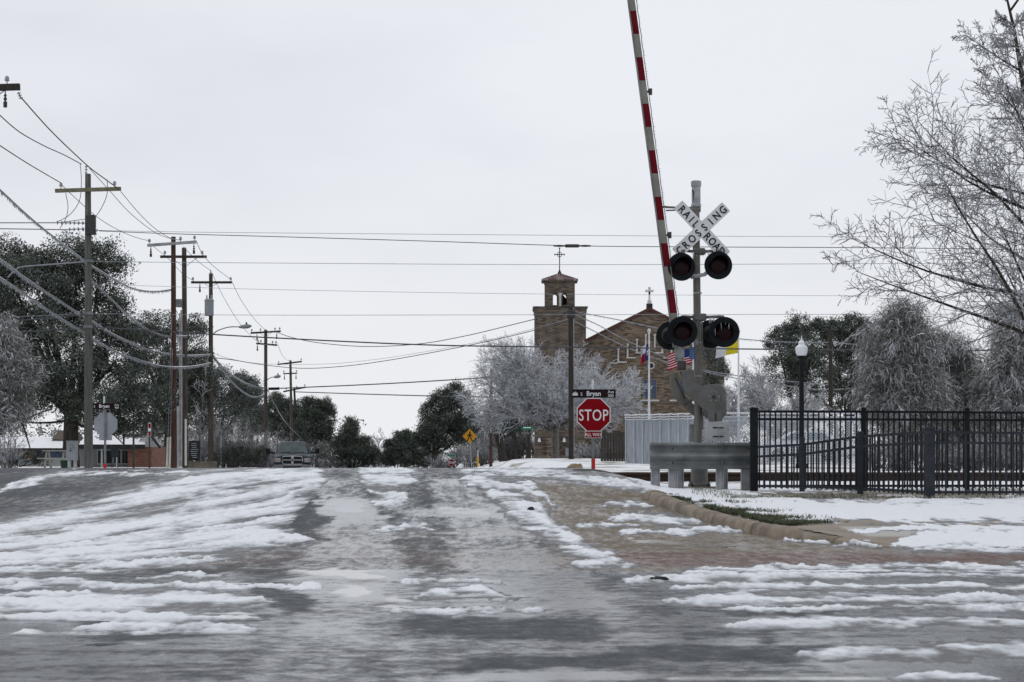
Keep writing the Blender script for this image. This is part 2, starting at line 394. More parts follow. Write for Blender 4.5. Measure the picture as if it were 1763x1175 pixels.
# ground: one sheet to the horizon, kept below the roadway where that lies on it
def build_ground():
    ys = np.concatenate([np.arange(-60, 20, 4), np.arange(20, 60, .8), np.arange(60, 220, 2.5), np.geomspace(220, 2400, 40)])
    xs = np.concatenate([-np.geomspace(900, 34, 24), np.arange(-32, 32.1, .8), np.geomspace(34, 900, 24)])
    X, Y = np.meshgrid(xs, ys); Z = z_road(X, Y)
    u = uu(X, Y)
    near = (Y < 46) & (np.abs(X) < 19.0) 
    lane = (u > -9.6) & (u < 5.4) & (Y < 345)
    cross = (Y < 25) & (np.abs(X) < 62)
    Z = Z - np.where(near | lane | cross, 0.35, 0.0)
    Z = Z + (fbm(X*.25, Y*.25, 5)-.5)*.10*sstep(50, 75, Y)
    n, k = X.shape; idx = np.arange(n*k).reshape(n, k)
    Fq = np.stack([idx[:-1,:-1], idx[:-1,1:], idx[1:,1:], idx[1:,:-1]], -1).reshape(-1, 4)
    m, nt, b = new_mat('snowy ground'); N, L = nt.nodes, nt.links
    tc = N.new('ShaderNodeTexCoord')
    def noise(s, d=5, r=.6, st=None):
        no = N.new('ShaderNodeTexNoise'); no.inputs['Scale'].default_value = s; no.inputs['Detail'].default_value = d; no.inputs['Roughness'].default_value = r
        src = tc.outputs['Object']
        if st:
            mp = N.new('ShaderNodeMapping'); mp.inputs['Scale'].default_value = st; L.new(src, mp.inputs['Vector']); src = mp.outputs['Vector']
        L.new(src, no.inputs['Vector']); return no.outputs['Fac']
    r = N.new('ShaderNodeValToRGB'); e = r.color_ramp.elements
    e[0].position = .34; e[0].color = (.06,.06,.03,1); e[1].position = .49; e[1].color = (.76,.775,.8,1)
    x = e.new(.41); x.color = (.24,.22,.17,1)
    L.new(noise(.35, 8, .68, (1,.5,1)), r.inputs['Fac']); L.new(r.outputs['Color'], b.inputs['Base Color'])
    b.inputs['Roughness'].default_value = .7
    bp = N.new('ShaderNodeBump'); bp.inputs['Strength'].default_value = .5; bp.inputs['Distance'].default_value = .08
    L.new(noise(3, 6), bp.inputs['Height']); L.new(bp.outputs['Normal'], b.inputs['Normal'])
    tag(np_mesh('ground', np.stack([X,Y,Z], -1).reshape(-1,3), Fq, m), kind='structure')
build_ground()

# ---------------------------------------------------------------- where the slush lies (edges traced on the ground plane)
# ridge: (x, y, half height) along its run in the photograph; unprojected to the road through the terrain
RIDGES = [
 [(-60,926,14),(0,917,14),(60,900,14),(150,884,17),(230,865,17),(300,846,18),(370,834,18),(440,822,14),(545,818,12)],
 [(-60,936,8),(0,932,9),(100,926,9),(200,906,12),(300,884,14),(380,865,14),(430,850,12),(500,836,12),(548,826,10)],
 [(140,945,6),(200,935,12),(300,910,13),(370,895,13),(430,880,9),(495,858,6),(512,852,3)],
 [(-60,980,5),(0,972,7),(90,963,9),(160,953,14),(250,938,18),(330,930,15),(400,921,13),(470,918,9),(530,930,4)],
 [(150,962,6),(250,955,8),(350,946,8),(440,938,7),(500,940,3)],
 [(-60,986,4),(0,984,5),(80,980,5),(180,976,5),(260,972,4),(360,965,3)],
 [(-60,1010,4),(0,1008,5),(130,1004,5),(200,1010,4),(330,1010,3),(560,1012,3)],
 [(250,995,2),(300,992,3),(380,992,2)],
 [(-60,1050,9),(0,1046,11),(120,1042,11),(260,1036,10),(380,1032,9),(440,1033,6),(462,1036,3)],
 [(-20,1030,3),(60,1026,4),(150,1024,4)],
 [(120,1086,3),(200,1080,6),(260,1078,7),(340,1078,7),(400,1082,5),(430,1084,2)],
 [(0,848,2),(30,838,3),(70,825,4),(110,818,4),(180,815,2),(260,815,2),(320,814,3)],
 [(626,812,6),(660,812,9),(705,812,6)],[(628,826,7),(660,826,10),(700,826,6)],
 [(636,846,2),(660,850,6),(690,855,7),(704,858,2)],[(645,866,3),(670,870,5),(700,862,3)],
 [(652,915,2),(690,911,6),(715,909,6),(748,913,2)],
 [(712,1028,2),(745,1022,7),(800,1020,8),(850,1024,7),(915,1030,2)],
 [(690,1052,3),(760,1056,6),(850,1052,5),(935,1050,2)],
 [(690,1006,2),(760,1003,3),(860,1004,2)],
 [(800,812,5),(840,811,6),(900,813,7),(960,817,8),(1020,826,8),(1075,834,7),(1115,840,6),(1170,846,5)],
 [(806,826,8),(840,830,12),(870,836,9),(920,838,4)],
 [(845,850,6),(870,857,12),(900,866,12),(925,880,8)],
 [(872,885,5),(900,884,10),(935,893,12),(950,905,9)],
 [(905,908,4),(935,910,9),(965,918,11),(1005,932,6)],
 [(965,945,4),(1000,948,10),(1040,958,10),(1065,964,3)],
 [(985,970,3),(1030,972,6),(1080,976,4)],
 [(885,838,2),(915,846,5),(940,858,6),(950,872,3)],
 [(1030,870,2),(1065,868,4),(1092,868,4),(1116,872,2)],[(1010,824,3),(1080,830,4),(1150,838,4)],
 [(1045,892,2),(1090,889,5),(1140,893,7),(1180,898,6),(1206,903,2)],[(1000,905,2),(1060,903,3),(1100,906,2)],
 [(1075,918,2),(1140,917,3),(1200,914,4),(1250,914,3),(1284,913,2)],
 [(1346,934,1),(1358,931,3),(1372,934,1)],[(1388,934,1),(1420,929,5),(1440,934,1)],[(1432,940,1),(1465,937,3),(1490,938,5),(1518,941,1)],
 [(1195,980,2),(1300,978,3),(1450,978,3),(1540,975,5),(1620,977,3),(1820,978,4)],
 [(1070,1002,2),(1130,998,4),(1180,990,10),(1230,990,9),(1300,994,6),(1500,992,5),(1640,992,4),(1820,990,5)],
 [(1150,1014,2),(1250,1012,4),(1310,1009,5),(1430,1013,4),(1560,1012,4),(1680,1010,4),(1820,1012,4)],
 [(1140,1042,2),(1200,1039,5),(1280,1031,9),(1330,1034,9),(1500,1034,7),(1640,1033,7),(1820,1032,8)],
 [(1250,1050,2),(1400,1050,3),(1600,1048,4),(1820,1050,3)],
 [(1245,1082,3),(1275,1075,8),(1310,1071,9),(1420,1074,8),(1560,1074,6),(1700,1073,7),(1820,1070,8)],
 [(1385,1132,4),(1440,1128,8),(1520,1122,12),(1600,1124,11),(1690,1122,12),(1840,1116,14)],
 [(1530,1172,3),(1580,1163,8),(1640,1164,7),(1720,1170,5)],
 # verge and pavement on the right
 [(1120,836,3),(1200,838,4),(1300,838,6),(1500,838,6),(1840,838,6)],[(1290,829,5),(1500,829,5),(1840,829,5)],
 [(1112,842,4),(1160,846,7),(1240,851,8),(1300,856,6),(1380,862,4)],
 [(1170,858,4),(1240,862,6),(1300,868,9),(1360,876,14),(1450,880,13),(1560,882,12),(1700,882,13),(1840,884,13)],
 [(1540,862,4),(1620,864,4),(1700,862,5),(1840,864,6)],
 [(1290,880,4),(1360,885,9),(1420,889,7),(1500,890,6),(1600,892,6)],
 [(1470,914,3),(1520,910,4),(1580,908,4),(1680,908,4),(1840,910,6)],
 [(1545,938,4),(1580,930,10),(1630,926,12),(1690,924,12),(1760,928,12),(1840,930,12)],
 [(1580,945,3),(1680,945,5),(1840,946,6)],
]
def ridge_value(px, py):
    best = np.full(px.shape, -4.0)
    for r in RIDGES:
        r = np.array(r, float); x0, x1 = r[0,0], r[-1,0]
        sel = (px > x0-40) & (px < x1+40)
        if not sel.any(): continue
        p, q = px[sel], py[sel]
        yc = np.interp(p, r[:,0], r[:,1]); hw = np.interp(p, r[:,0], r[:,2])*(1.65 if x1 < 570 else 1.6)
        end = np.maximum(np.maximum(x0-p, p-x1), 0)/16.0
        v = 1 - np.abs(q-yc)/np.maximum(hw, 1.2) - end
        best[sel] = np.maximum(best[sel], v)
    return best
def snow_depth(X, Y):
    """depth of slush over the road at (X, Y), plus the raw edge value"""
    Z = z_top(X, Y); verge = in_verge(X, Y)
    wx = (fbm(X*2.2, Y*1.1, 11, 4)-.5); wy = (fbm(X*3.2+9, Y*.8, 23, 6, .62)-.5)
    px, py = to_px(X, Y, Z); s = F/Y
    v = ridge_value(px + wx*.25*s, py + wy*17 + (fbm(X*11, Y*3, 31, 3)-.5)*6)
    # slush churned thin over the left lane and dragged out in streaks on the cross street
    top = np.interp(px, [-80,0,60,150,230,300,330,545], [928,906,890,868,848,828,815,812]); bot = np.interp(px, [-80,300,420,480,545], [1000,985,960,930,850])
    inside = np.minimum(np.minimum((py-top)/10, (bot-py)/14), (552-px)/30)
    al = X*.34 + Y*.94; ac = X*.94 - Y*.34
    ch = fbm(ac*1.9, al*.26, 67, 6, .6)
    v = np.maximum(v, np.where(inside > 0, np.minimum(inside, 1)*.42 + (ch-.54)*4.2, -4))
    st = fbm(X*.32, Y*2.6, 71, 5, .55)
    side = np.maximum(sstep(520, 420, px), np.maximum(sstep(1150, 1300, px), .55*sstep(700, 760, px)*sstep(960, 900, px)*(py < 1075)))
    v = np.maximum(v, np.where((Y < 19.2) & (py < 1120), (st-.60)*6.5*side - (1-side)*2, -4))
    lw = sstep(20, 22, Y)*(px < 570)
    v = v + ((fbm(X*7, Y*2.6, 7, 5, .6)-.5)*(1-.55*lw) + (fbm(ac*5, al*.6, 8, 5, .6)-.5)*.9*lw)*1.25*np.where(verge, .7, 1)
    lump = fbm(X*7, Y*7, 41, 3); fine = fbm(X*20, Y*18, 47, 3, .6); big = fbm(X*1.9, Y*1.5, 53, 3)
    wear = sstep(.60, .40, fbm(X*1.1+3, Y*.9, 59, 5, .6))          # slush driven thin in long patches
    body = sstep(0.0, 1.1, v)*(1-.4*wear*np.where(verge, .3, 1))
    crest = 1 - .5*sstep(34, 38.5, Y)
    d = .003 + body*crest*(.004 + .026*big*np.clip(.2+v, 0, 1.0) + np.where(verge, .4, 1.0)*(np.where(Y < 19.5, .040, .066)*np.maximum(lump-.40, 0) + .024*(fine-.42))*sstep(.2,.9,v))
    d = np.where(v <= 0, -0.03*sstep(0, -.3, v) - .002, d)
    return d, v, Z

def build_snow():
    ys = []; y = 8.6
    while y < 43.5: ys.append(y); y += 0.028 + 0.0006*y
    ys = np.array(ys); nx = 640
    t = np.linspace(-1, 1, nx)
    X = t[None,:]*(0.275*ys[:,None]+.4); Y = np.repeat(ys[:,None], nx, 1)
    d, v, Z = snow_depth(X, Y)
    n, k = X.shape; idx = np.arange(n*k).reshape(n, k)
    Fq = np.stack([idx[:-1,:-1], idx[:-1,1:], idx[1:,1:], idx[1:,:-1]], -1).reshape(-1, 4)
    dm = d.ravel()
    step = np.abs(np.ptp(Z.ravel()[Fq], axis=1)) > .07
    keep = (dm[Fq].max(1) > 0.0) & ~step
    V = np.stack([X, Y, Z+d], -1).reshape(-1, 3); Fq = Fq[keep]
    used = np.zeros(n*k, bool); used[Fq.ravel()] = True
    remap = np.cumsum(used)-1
    m, nt, b = new_mat('slush snow'); N, L = nt.nodes, nt.links
    at = N.new('ShaderNodeAttribute'); at.attribute_name = 'depth'
    r = N.new('ShaderNodeValToRGB'); e = r.color_ramp.elements
    e[0].position = 0.0; e[0].color = (.10,.104,.108,1); e[1].position = .85; e[1].color = (.765,.785,.815,1)
    q = e.new(.2); q.color = (.2,.206,.215,1); q = e.new(.5); q.color = (.52,.54,.57,1)
    ns = N.new('ShaderNodeTexCoord'); nm = N.new('ShaderNodeMapping'); nm.inputs['Scale'].default_value = (8, 9, 1); nn = N.new('ShaderNodeTexNoise'); nn.inputs['Scale'].default_value = 1; nn.inputs['Detail'].default_value = 7; nn.inputs['Roughness'].default_value = .72
    L.new(ns.outputs['Object'], nm.inputs['Vector']); L.new(nm.outputs['Vector'], nn.inputs['Vector'])
    ma = N.new('ShaderNodeMath'); ma.operation = 'MULTIPLY_ADD'; ma.inputs[1].default_value = .8; ma.inputs[2].default_value = -.4; L.new(nn.outputs['Fac'], ma.inputs[0])
    md = N.new('ShaderNodeMath'); md.operation = 'ADD'; L.new(ma.outputs[0], md.inputs[0]); L.new(at.outputs['Fac'], md.inputs[1])
    L.new(md.outputs[0], r.inputs['Fac'])
    tc = N.new('ShaderNodeTexCoord'); no = N.new('ShaderNodeTexNoise'); no.inputs['Scale'].default_value = 30; no.inputs['Detail'].default_value = 6
    no.inputs['Roughness'].default_value = .7
    L.new(tc.outputs['Object'], no.inputs['Vector'])
    L.new(r.outputs['Color'], b.inputs['Base Color'])
    bp = N.new('ShaderNodeBump'); bp.inputs['Strength'].default_value = .7; bp.inputs['Distance'].default_value = .02
    L.new(no.outputs['Fac'], bp.inputs['Height']); L.new(bp.outputs['Normal'], b.inputs['Normal'])
    b.inputs['Roughness'].default_value = .6
    wear = sstep(.60, .40, fbm(X*1.1+3, Y*.9, 59, 5, .6))
    dep = np.clip(v*.98 + -.05 + .08*(X < -1.5) - wear*.28 + (np.where((Y > 20) & (X < -1.5), fbm((X*.94-Y*.34)*3.2, (X*.34+Y*.94)*.5, 79, 6, .62), fbm(X*1.2, Y*4, 77, 6, .62))-.5)*.95, 0, 1)
    dep = np.where(in_verge(X, Y), np.clip(sstep(0,.6,v)*.95+.1, 0, 1), dep)
    tag(np_mesh('snow', V[used], remap[Fq], m, attrs={'depth': ('POINT', dep.ravel()[used])}), kind='stuff')
build_snow()

# roadway: asphalt, concrete and brick courses told apart by a per-vertex attribute
def mat_road(name, st):
    m, nt, b = new_mat(name); N, L = nt.nodes, nt.links
    tc = N.new('ShaderNodeTexCoord')
    def noise(s, d=5, r=.6, st=None):
        no = N.new('ShaderNodeTexNoise'); no.inputs['Scale'].default_value = s; no.inputs['Detail'].default_value = d; no.inputs['Roughness'].default_value = r
        src = tc.outputs['Object']
        if st:
            mp = N.new('ShaderNodeMapping'); mp.inputs['Scale'].default_value = st; L.new(src, mp.inputs['Vector']); src = mp.outputs['Vector']
        L.new(src, no.inputs['Vector']); return no.outputs['Fac']
    def attr(a):
        at = N.new('ShaderNodeAttribute'); at.attribute_name = a; return at.outputs['Fac']
    def mixc(f, a, c):
        mx = N.new('ShaderNodeMix'); mx.data_type = 'RGBA'; L.new(f, mx.inputs['Factor'])
        for k, s in (('A', a), ('B', c)):
            if isinstance(s, tuple): mx.inputs[k].default_value = s + (1,)
            else: L.new(s, mx.inputs[k])
        return mx.outputs['Result']
    def ramp(f, p0, c0, p1, c1):
        r = N.new('ShaderNodeValToRGB'); e = r.color_ramp.elements
        e[0].position, e[0].color = p0, tuple(c0)+(1,); e[1].position, e[1].color = p1, tuple(c1)+(1,)
        L.new(f, r.inputs['Fac']); return r.outputs['Color']
    asph = ramp(noise(5, 8, .7, (1,.45,1)), .3, (.040,.045,.050), .7, (.088,.095,.104))
    tan = ramp(noise(3.0, 8, .7), .25, (.115,.092,.067), .75, (.185,.15,.108))
    bk = N.new('ShaderNodeTexBrick'); bk.inputs['Scale'].default_value = 1; bk.inputs['Brick Width'].default_value = .22; bk.inputs['Row Height'].default_value = .11
    bk.inputs['Color1'].default_value = (.115,.06,.052,1); bk.inputs['Color2'].default_value = (.165,.092,.08,1); bk.inputs['Mortar'].default_value = (.10,.08,.07,1)
    bk.inputs['Mortar Size'].default_value = .012; L.new(tc.outputs['Object'], bk.inputs['Vector'])
    c = mixc(attr('concrete'), asph, tan); c = mixc(attr('brick'), c, bk.outputs['Color'])
    frost = ramp(noise(14, 8, .7, (.7,.35,1)), .3, (.155,.164,.178), .7, (.39,.41,.44))
    def broken(a, lo, hi, s, st, amt):
        na = N.new('ShaderNodeMath'); na.operation = 'MULTIPLY_ADD'; na.inputs[1].default_value = amt; na.inputs[2].default_value = -amt/2
        L.new(noise(s, 10, .8, st), na.inputs[0]); nb = N.new('ShaderNodeMath'); nb.operation = 'ADD'; L.new(na.outputs[0], nb.inputs[0]); L.new(attr(a), nb.inputs[1])
        mr = N.new('ShaderNodeMapRange'); mr.interpolation_type = 'SMOOTHSTEP'; mr.inputs['From Min'].default_value = lo; mr.inputs['From Max'].default_value = hi
        L.new(nb.outputs[0], mr.inputs['Value']); return mr.outputs['Result']
    fm = broken('frost', .10, .70, 3.0, st, 2.3)
    fs = N.new('ShaderNodeMath'); fs.operation = 'MULTIPLY'; fs.inputs[1].default_value = .46; L.new(fm, fs.inputs[0])
    c = mixc(fs.outputs[0], c, frost)
    c = mixc(attr('paint'), c, (.55,.55,.53))
    gr = ramp(noise(11, 7, .85, (1.6,.8,1)), .32, (.62,.62,.62), .68, (1.22,1.22,1.22))
    mg = N.new('ShaderNodeMix'); mg.data_type = 'RGBA'; mg.blend_type = 'MULTIPLY'; mg.inputs['Factor'].default_value = 1; L.new(c, mg.inputs['A']); L.new(gr, mg.inputs['B']); c = mg.outputs['Result']
    L.new(c, b.inputs['Base Color'])
    # roughness: glazed where the tyres polished the ice
    ad = N.new('ShaderNodeMapRange'); ad.inputs['To Min'].default_value = .17; ad.inputs['To Max'].default_value = .78
    dl = broken('dull', .08, .92, 3.4, st, 2.5); L.new(dl, ad.inputs['Value'])
    sp = N.new('ShaderNodeMapRange'); sp.inputs['To Min'].default_value = .40; sp.inputs['To Max'].default_value = .16; L.new(dl, sp.inputs['Value']); sw = N.new('ShaderNodeMix'); sw.data_type = 'FLOAT'; sw.inputs['B'].default_value = .55; L.new(sp.outputs['Result'], sw.inputs['A']); WATER = sw; L.new(sw.outputs['Result'], b.inputs['Specular IOR Level'])
    wr = N.new('ShaderNodeMix'); wr.data_type = 'FLOAT'; wr.inputs['B'].default_value = .05; wb = broken('water', .25, .85, 3.0, st, .9); L.new(wb, wr.inputs['Factor']); L.new(ad.outputs['Result'], wr.inputs['A']); L.new(wr.outputs['Result'], b.inputs['Roughness'])
    L.new(wb, WATER.inputs['Factor'])
    bs = N.new('ShaderNodeMapRange'); bs.inputs['To Min'].default_value = .25; bs.inputs['To Max'].default_value = .02; L.new(wb, bs.inputs['Value'])
    bp = N.new('ShaderNodeBump'); L.new(bs.outputs['Result'], bp.inputs['Strength']); bp.inputs['Distance'].default_value = .006
    L.new(noise(26, 5, .7, (1,.7,1)), bp.inputs['Height']); L.new(bp.outputs['Normal'], b.inputs['Normal'])
    return m
M['road'] = mat_road('wet icy road', (2.2,.55,1)); M['cross'] = mat_road('wet icy cross street', (1.7,1.5,1))
def road_attrs(X, Y):
    Z = z_top(X, Y); u = uu(X, Y)
    px, py = to_px(X, np.maximum(Y, 4), Z)
    n1 = fbm(X*.9, Y*.55, 101, 5)-.5; n2 = fbm(X*3, Y*1.3, 111, 4)-.5
    conc = sstep(18.3, 18.9, Y + n2*.6)*sstep(36.5, 33.5, Y+n1*2)*np.maximum(sstep(1.4, 2.2, u+n1*1.2), .3*sstep(27.0, 25.5, Y+n1)*sstep(.25, .75, n1+.5) + .6*(u < -6.2)*sstep(26, 25, Y))
    conc = conc*np.where(u < -6.5, sstep(26.0, 24.2, Y), 1)
    band = (sstep(19.35, 19.45, Y+.02*X)*sstep(22.0, 21.9, Y+.02*X))
    brick = band*np.clip(.9 + n2*.8, 0, 1)*np.where(u > 1.8, 1, np.where(u < -6.2, .8, .32))
    d, v, _ = snow_depth(X, np.maximum(Y, 4))
    near_snow = sstep(-1.5, .1, v)*.42
    # polished ice film in the two wheel tracks and over the middle of the junction
    hw = np.interp(py, [808, 850, 900, 960, 1040], [24, 42, 66, 95, 150])
    lc = np.interp(py, [808, 850, 900, 960, 1040], [584, 588, 600, 606, 600]); rc = np.interp(py, [808, 850, 900, 960, 1040], [752, 785, 830, 870, 930])
    ltr = sstep(1.15, .75, np.abs(px-lc)/hw + n2*.9 + n1*.5); rtr = sstep(1.15, .75, np.abs(px-rc)/hw + n2*.9 + n1*.5)
    film = np.maximum(ltr, rtr)*sstep(812, 836, py)
    edge = np.maximum(sstep(.35, .15, np.abs(np.abs(px-lc)/hw - 1.15)), sstep(.35, .15, np.abs(np.abs(px-rc)/hw - 1.2)))*sstep(1020, 990, py)
    streak = fbm(X*.35, Y*2.6, 131, 6, .6)
    fg = sstep(1035, 1100, py)*sstep(.38, .55, streak)
    film = np.clip(np.maximum(film, fg*.85), 0, 1)
    dark = np.zeros_like(px)
    for x0, x1, yc, h in ((725,1100,1139,12),(1060,1420,1128,14),(1190,1330,1100,10),(690,1030,1080,20),(460,520,1030,22),(20,480,1062,8),(150,470,1096,7),(230,640,985,8),(1145,1420,1056,7),(430,560,900,40)):
        dark = np.maximum(dark, sstep(1.25, .7, np.maximum(np.abs(py-yc+n2*26+n1*20)/h, np.abs(px-(x0+x1)/2+n1*190+n2*60)/((x1-x0)/2))))
    lt = np.zeros_like(px)
    for x0, x1, yc, h in ((505,690,988,9),(590,670,1022,14),(1180,1300,940,5),(1080,1170,935,4),(1545,1700,950,5),(700,870,882,9),(560,650,880,20),(1210,1300,1105,8),(760,1100,1168,7)):
        lt = np.maximum(lt, sstep(1.3, .6, np.maximum(np.abs(py-yc+n2*18)/h, np.abs(px-(x0+x1)/2+n1*120+n2*40)/((x1-x0)/2))))
    # standing melt water in the wheel tracks
    water = np.zeros_like(px)
    for x0, x1, yc, h in ((520,690,988,8),(585,675,1021,11),(548,640,868,14),(735,815,878,9),(1180,1300,941,3.5),(600,690,1042,4),(700,810,1166,4),(90,260,1108,4)):
        water = np.maximum(water, sstep(1.35, .35, np.hypot((py-yc+n2*34+n1*16)/h, (px-(x0+x1)/2+n1*190+n2*130)/((x1-x0)/2))))
    far_left = sstep(300, 240, px + (py-815)*-1.0)*sstep(900, 880, py)
    dark = dark*.72; film = film*(1-dark)
    frost = np.clip(near_snow*(1-conc*.5) + film*(.26+.5*n1) + lt*.4 + n1*.3 - dark*.45 - edge*.12 + .04 - far_left*.12, 0, .9)
    frost = frost*np.where(band > .5, .55, 1)
    frost = np.where((px > 1000) & (py < 972) & (py > 840), frost*.35, frost)
    dull = np.clip(.55 - film*.26 - lt*.5 + dark*.36 + edge*.08 - n1*.5 + conc*.05 + far_left*.2 - near_snow*.15, 0, 1)
    paint = ((np.abs(Y-23.1) < .09) & (u < -6.2) & (u > -9.5)).astype(float) + ((np.abs(Y-9.95) < .06) & (X > .78) & (X < 2.2)).astype(float)
    return {'concrete': ('POINT', conc.ravel()), 'brick': ('POINT', brick.ravel()), 'frost': ('POINT', frost.ravel()),
            'dull': ('POINT', dull.ravel()), 'water': ('POINT', water.ravel()), 'paint': ('POINT', (paint*np.clip(.6+n2*2, 0, 1)).ravel())}
def sheet(name, X, Y, Z, keep=None, attrs=True, m=None):
    n, k = X.shape; idx = np.arange(n*k).reshape(n, k)
    Fq = np.stack([idx[:-1,:-1], idx[:-1,1:], idx[1:,1:], idx[1:,:-1]], -1).reshape(-1, 4)
    a = road_attrs(X, Y) if attrs else None
    V = np.stack([X, Y, Z], -1).reshape(-1, 3)
    if keep is not None:
        Fq = Fq[keep.ravel()[Fq].all(1)]
        used = np.zeros(n*k, bool); used[Fq.ravel()] = True; remap = np.cumsum(used)-1
        V = V[used]; Fq = remap[Fq]
        if a: a = {q: (dm, val[used]) for q, (dm, val) in a.items()}
    return tag(np_mesh(name, V, Fq, m or M['road'], attrs=a), kind='structure')
def build_roads():
    ys = np.concatenate([np.arange(17.9, 45.01, .08)]); xs = np.arange(-18, 9.01, .07)
    X, Y = np.meshgrid(xs, ys); sheet('road', X, Y, z_road(X, Y))
    ys = np.concatenate([np.arange(4, 8, .5), np.arange(8, 18.13, .06)]); xs = np.concatenate([np.arange(-60, -7, 1.0), np.arange(-7, 7, .05), np.arange(7, 60, 1.0)])
    X, Y = np.meshgrid(xs, ys); sheet('cross_street', X, Y, z_road(X, Y) + .003, m=M['cross'])
    ys = np.concatenate([np.arange(45, 60, .5), np.arange(60, 340, 3)]); us = np.linspace(-9.2, 5.0, 40)
    U, Y = np.meshgrid(us, ys); X = U - .0588*Y; sheet('far_road', X, Y, z_road(X, Y) - .003)
    xs = np.arange(9.07, 60, .8); ys = np.arange(18.0, 24.2, .4)
    X, Y = np.meshgrid(xs, ys); sheet('pavement', X, Y, z_road(X, Y)-.004)
build_roads()

# verge on the right: soil, thin grass and pavement slabs under the snow
def build_verge():
    ys = np.arange(KY[-1]-.3, 46.5, .12); xs = np.concatenate([np.arange(1.0, 9.2, .05), np.arange(9.2, 20, .25)])
    X, Y = np.meshgrid(xs, ys); Z = z_verge(X, Y) + (fbm(X*3, Y*3, 61)-.5)*.02
    keep = in_verge(X - .13, Y)
    m, nt, b = new_mat('verge soil'); N, L = nt.nodes, nt.links
    tc = N.new('ShaderNodeTexCoord')
    no = N.new('ShaderNodeTexNoise'); no.inputs['Scale'].default_value = 1.6; no.inputs['Detail'].default_value = 8; no.inputs['Roughness'].default_value = .7
    L.new(tc.outputs['Object'], no.inputs['Vector'])
    r = N.new('ShaderNodeValToRGB'); e = r.color_ramp.elements
    e[0].position = .36; e[0].color = (.055,.06,.03,1); e[1].position = .58; e[1].color = (.74,.755,.78,1); q = e.new(.47); q.color = (.17,.135,.085,1)
    L.new(no.outputs['Fac'], r.inputs['Fac'])
    slab = N.new('ShaderNodeTexNoise'); slab.inputs['Scale'].default_value = 2.5; slab.inputs['Detail'].default_value = 7
    L.new(tc.outputs['Object'], slab.inputs['Vector'])
    r2 = N.new('ShaderNodeValToRGB'); e = r2.color_ramp.elements
    e[0].position = .3; e[0].color = (.15,.115,.08,1); e[1].position = .7; e[1].color = (.26,.21,.15,1); L.new(slab.outputs['Fac'], r2.inputs['Fac'])
    at = N.new('ShaderNodeAttribute'); at.attribute_name = 'slab'
    mx = N.new('ShaderNodeMix'); mx.data_type = 'RGBA'; L.new(at.outputs['Fac'], mx.inputs['Factor'])
    L.new(r.outputs['Color'], mx.inputs['A']); L.new(r2.outputs['Color'], mx.inputs['B'])
    ap = N.new('ShaderNodeAttribute'); ap.attribute_name = 'pad'
    m3 = N.new('ShaderNodeMix'); m3.data_type = 'RGBA'; m3.inputs['B'].default_value = (.37,.37,.34,1)
    L.new(ap.outputs['Fac'], m3.inputs['Factor']); L.new(mx.outputs['Result'], m3.inputs['A'])
    L.new(m3.outputs['Result'], b.inputs['Base Color']); b.inputs['Roughness'].default_value = .6
    bp = N.new('ShaderNodeBump'); bp.inputs['Strength'].default_value = .5; bp.inputs['Distance'].default_value = .02
    L.new(no.outputs['Fac'], bp.inputs['Height']); L.new(bp.outputs['Normal'], b.inputs['Normal'])
    px, py = to_px(X, Y, Z)
    slabv = sstep(891, 897, py + (fbm(X*2, Y*2, 9)-.5)*4)
    pad = slabv*sstep(1430, 1445, px - (py-905)*3)*sstep(906, 908, py)*sstep(926, 922, py)
    n, k = X.shape; idx = np.arange(n*k).reshape(n, k)
    Fq = np.stack([idx[:-1,:-1], idx[:-1,1:], idx[1:,1:], idx[1:,:-1]], -1).reshape(-1, 4); Fq = Fq[keep.ravel()[Fq].all(1)]
    used = np.zeros(n*k, bool); used[Fq.ravel()] = True; remap = np.cumsum(used)-1
    tag(np_mesh('verge', np.stack([X,Y,Z],-1).reshape(-1,3)[used], remap[Fq], m, attrs={'slab': ('POINT', slabv.ravel()[used]), 'pad': ('POINT', pad.ravel()[used])}), kind='structure')
build_verge()

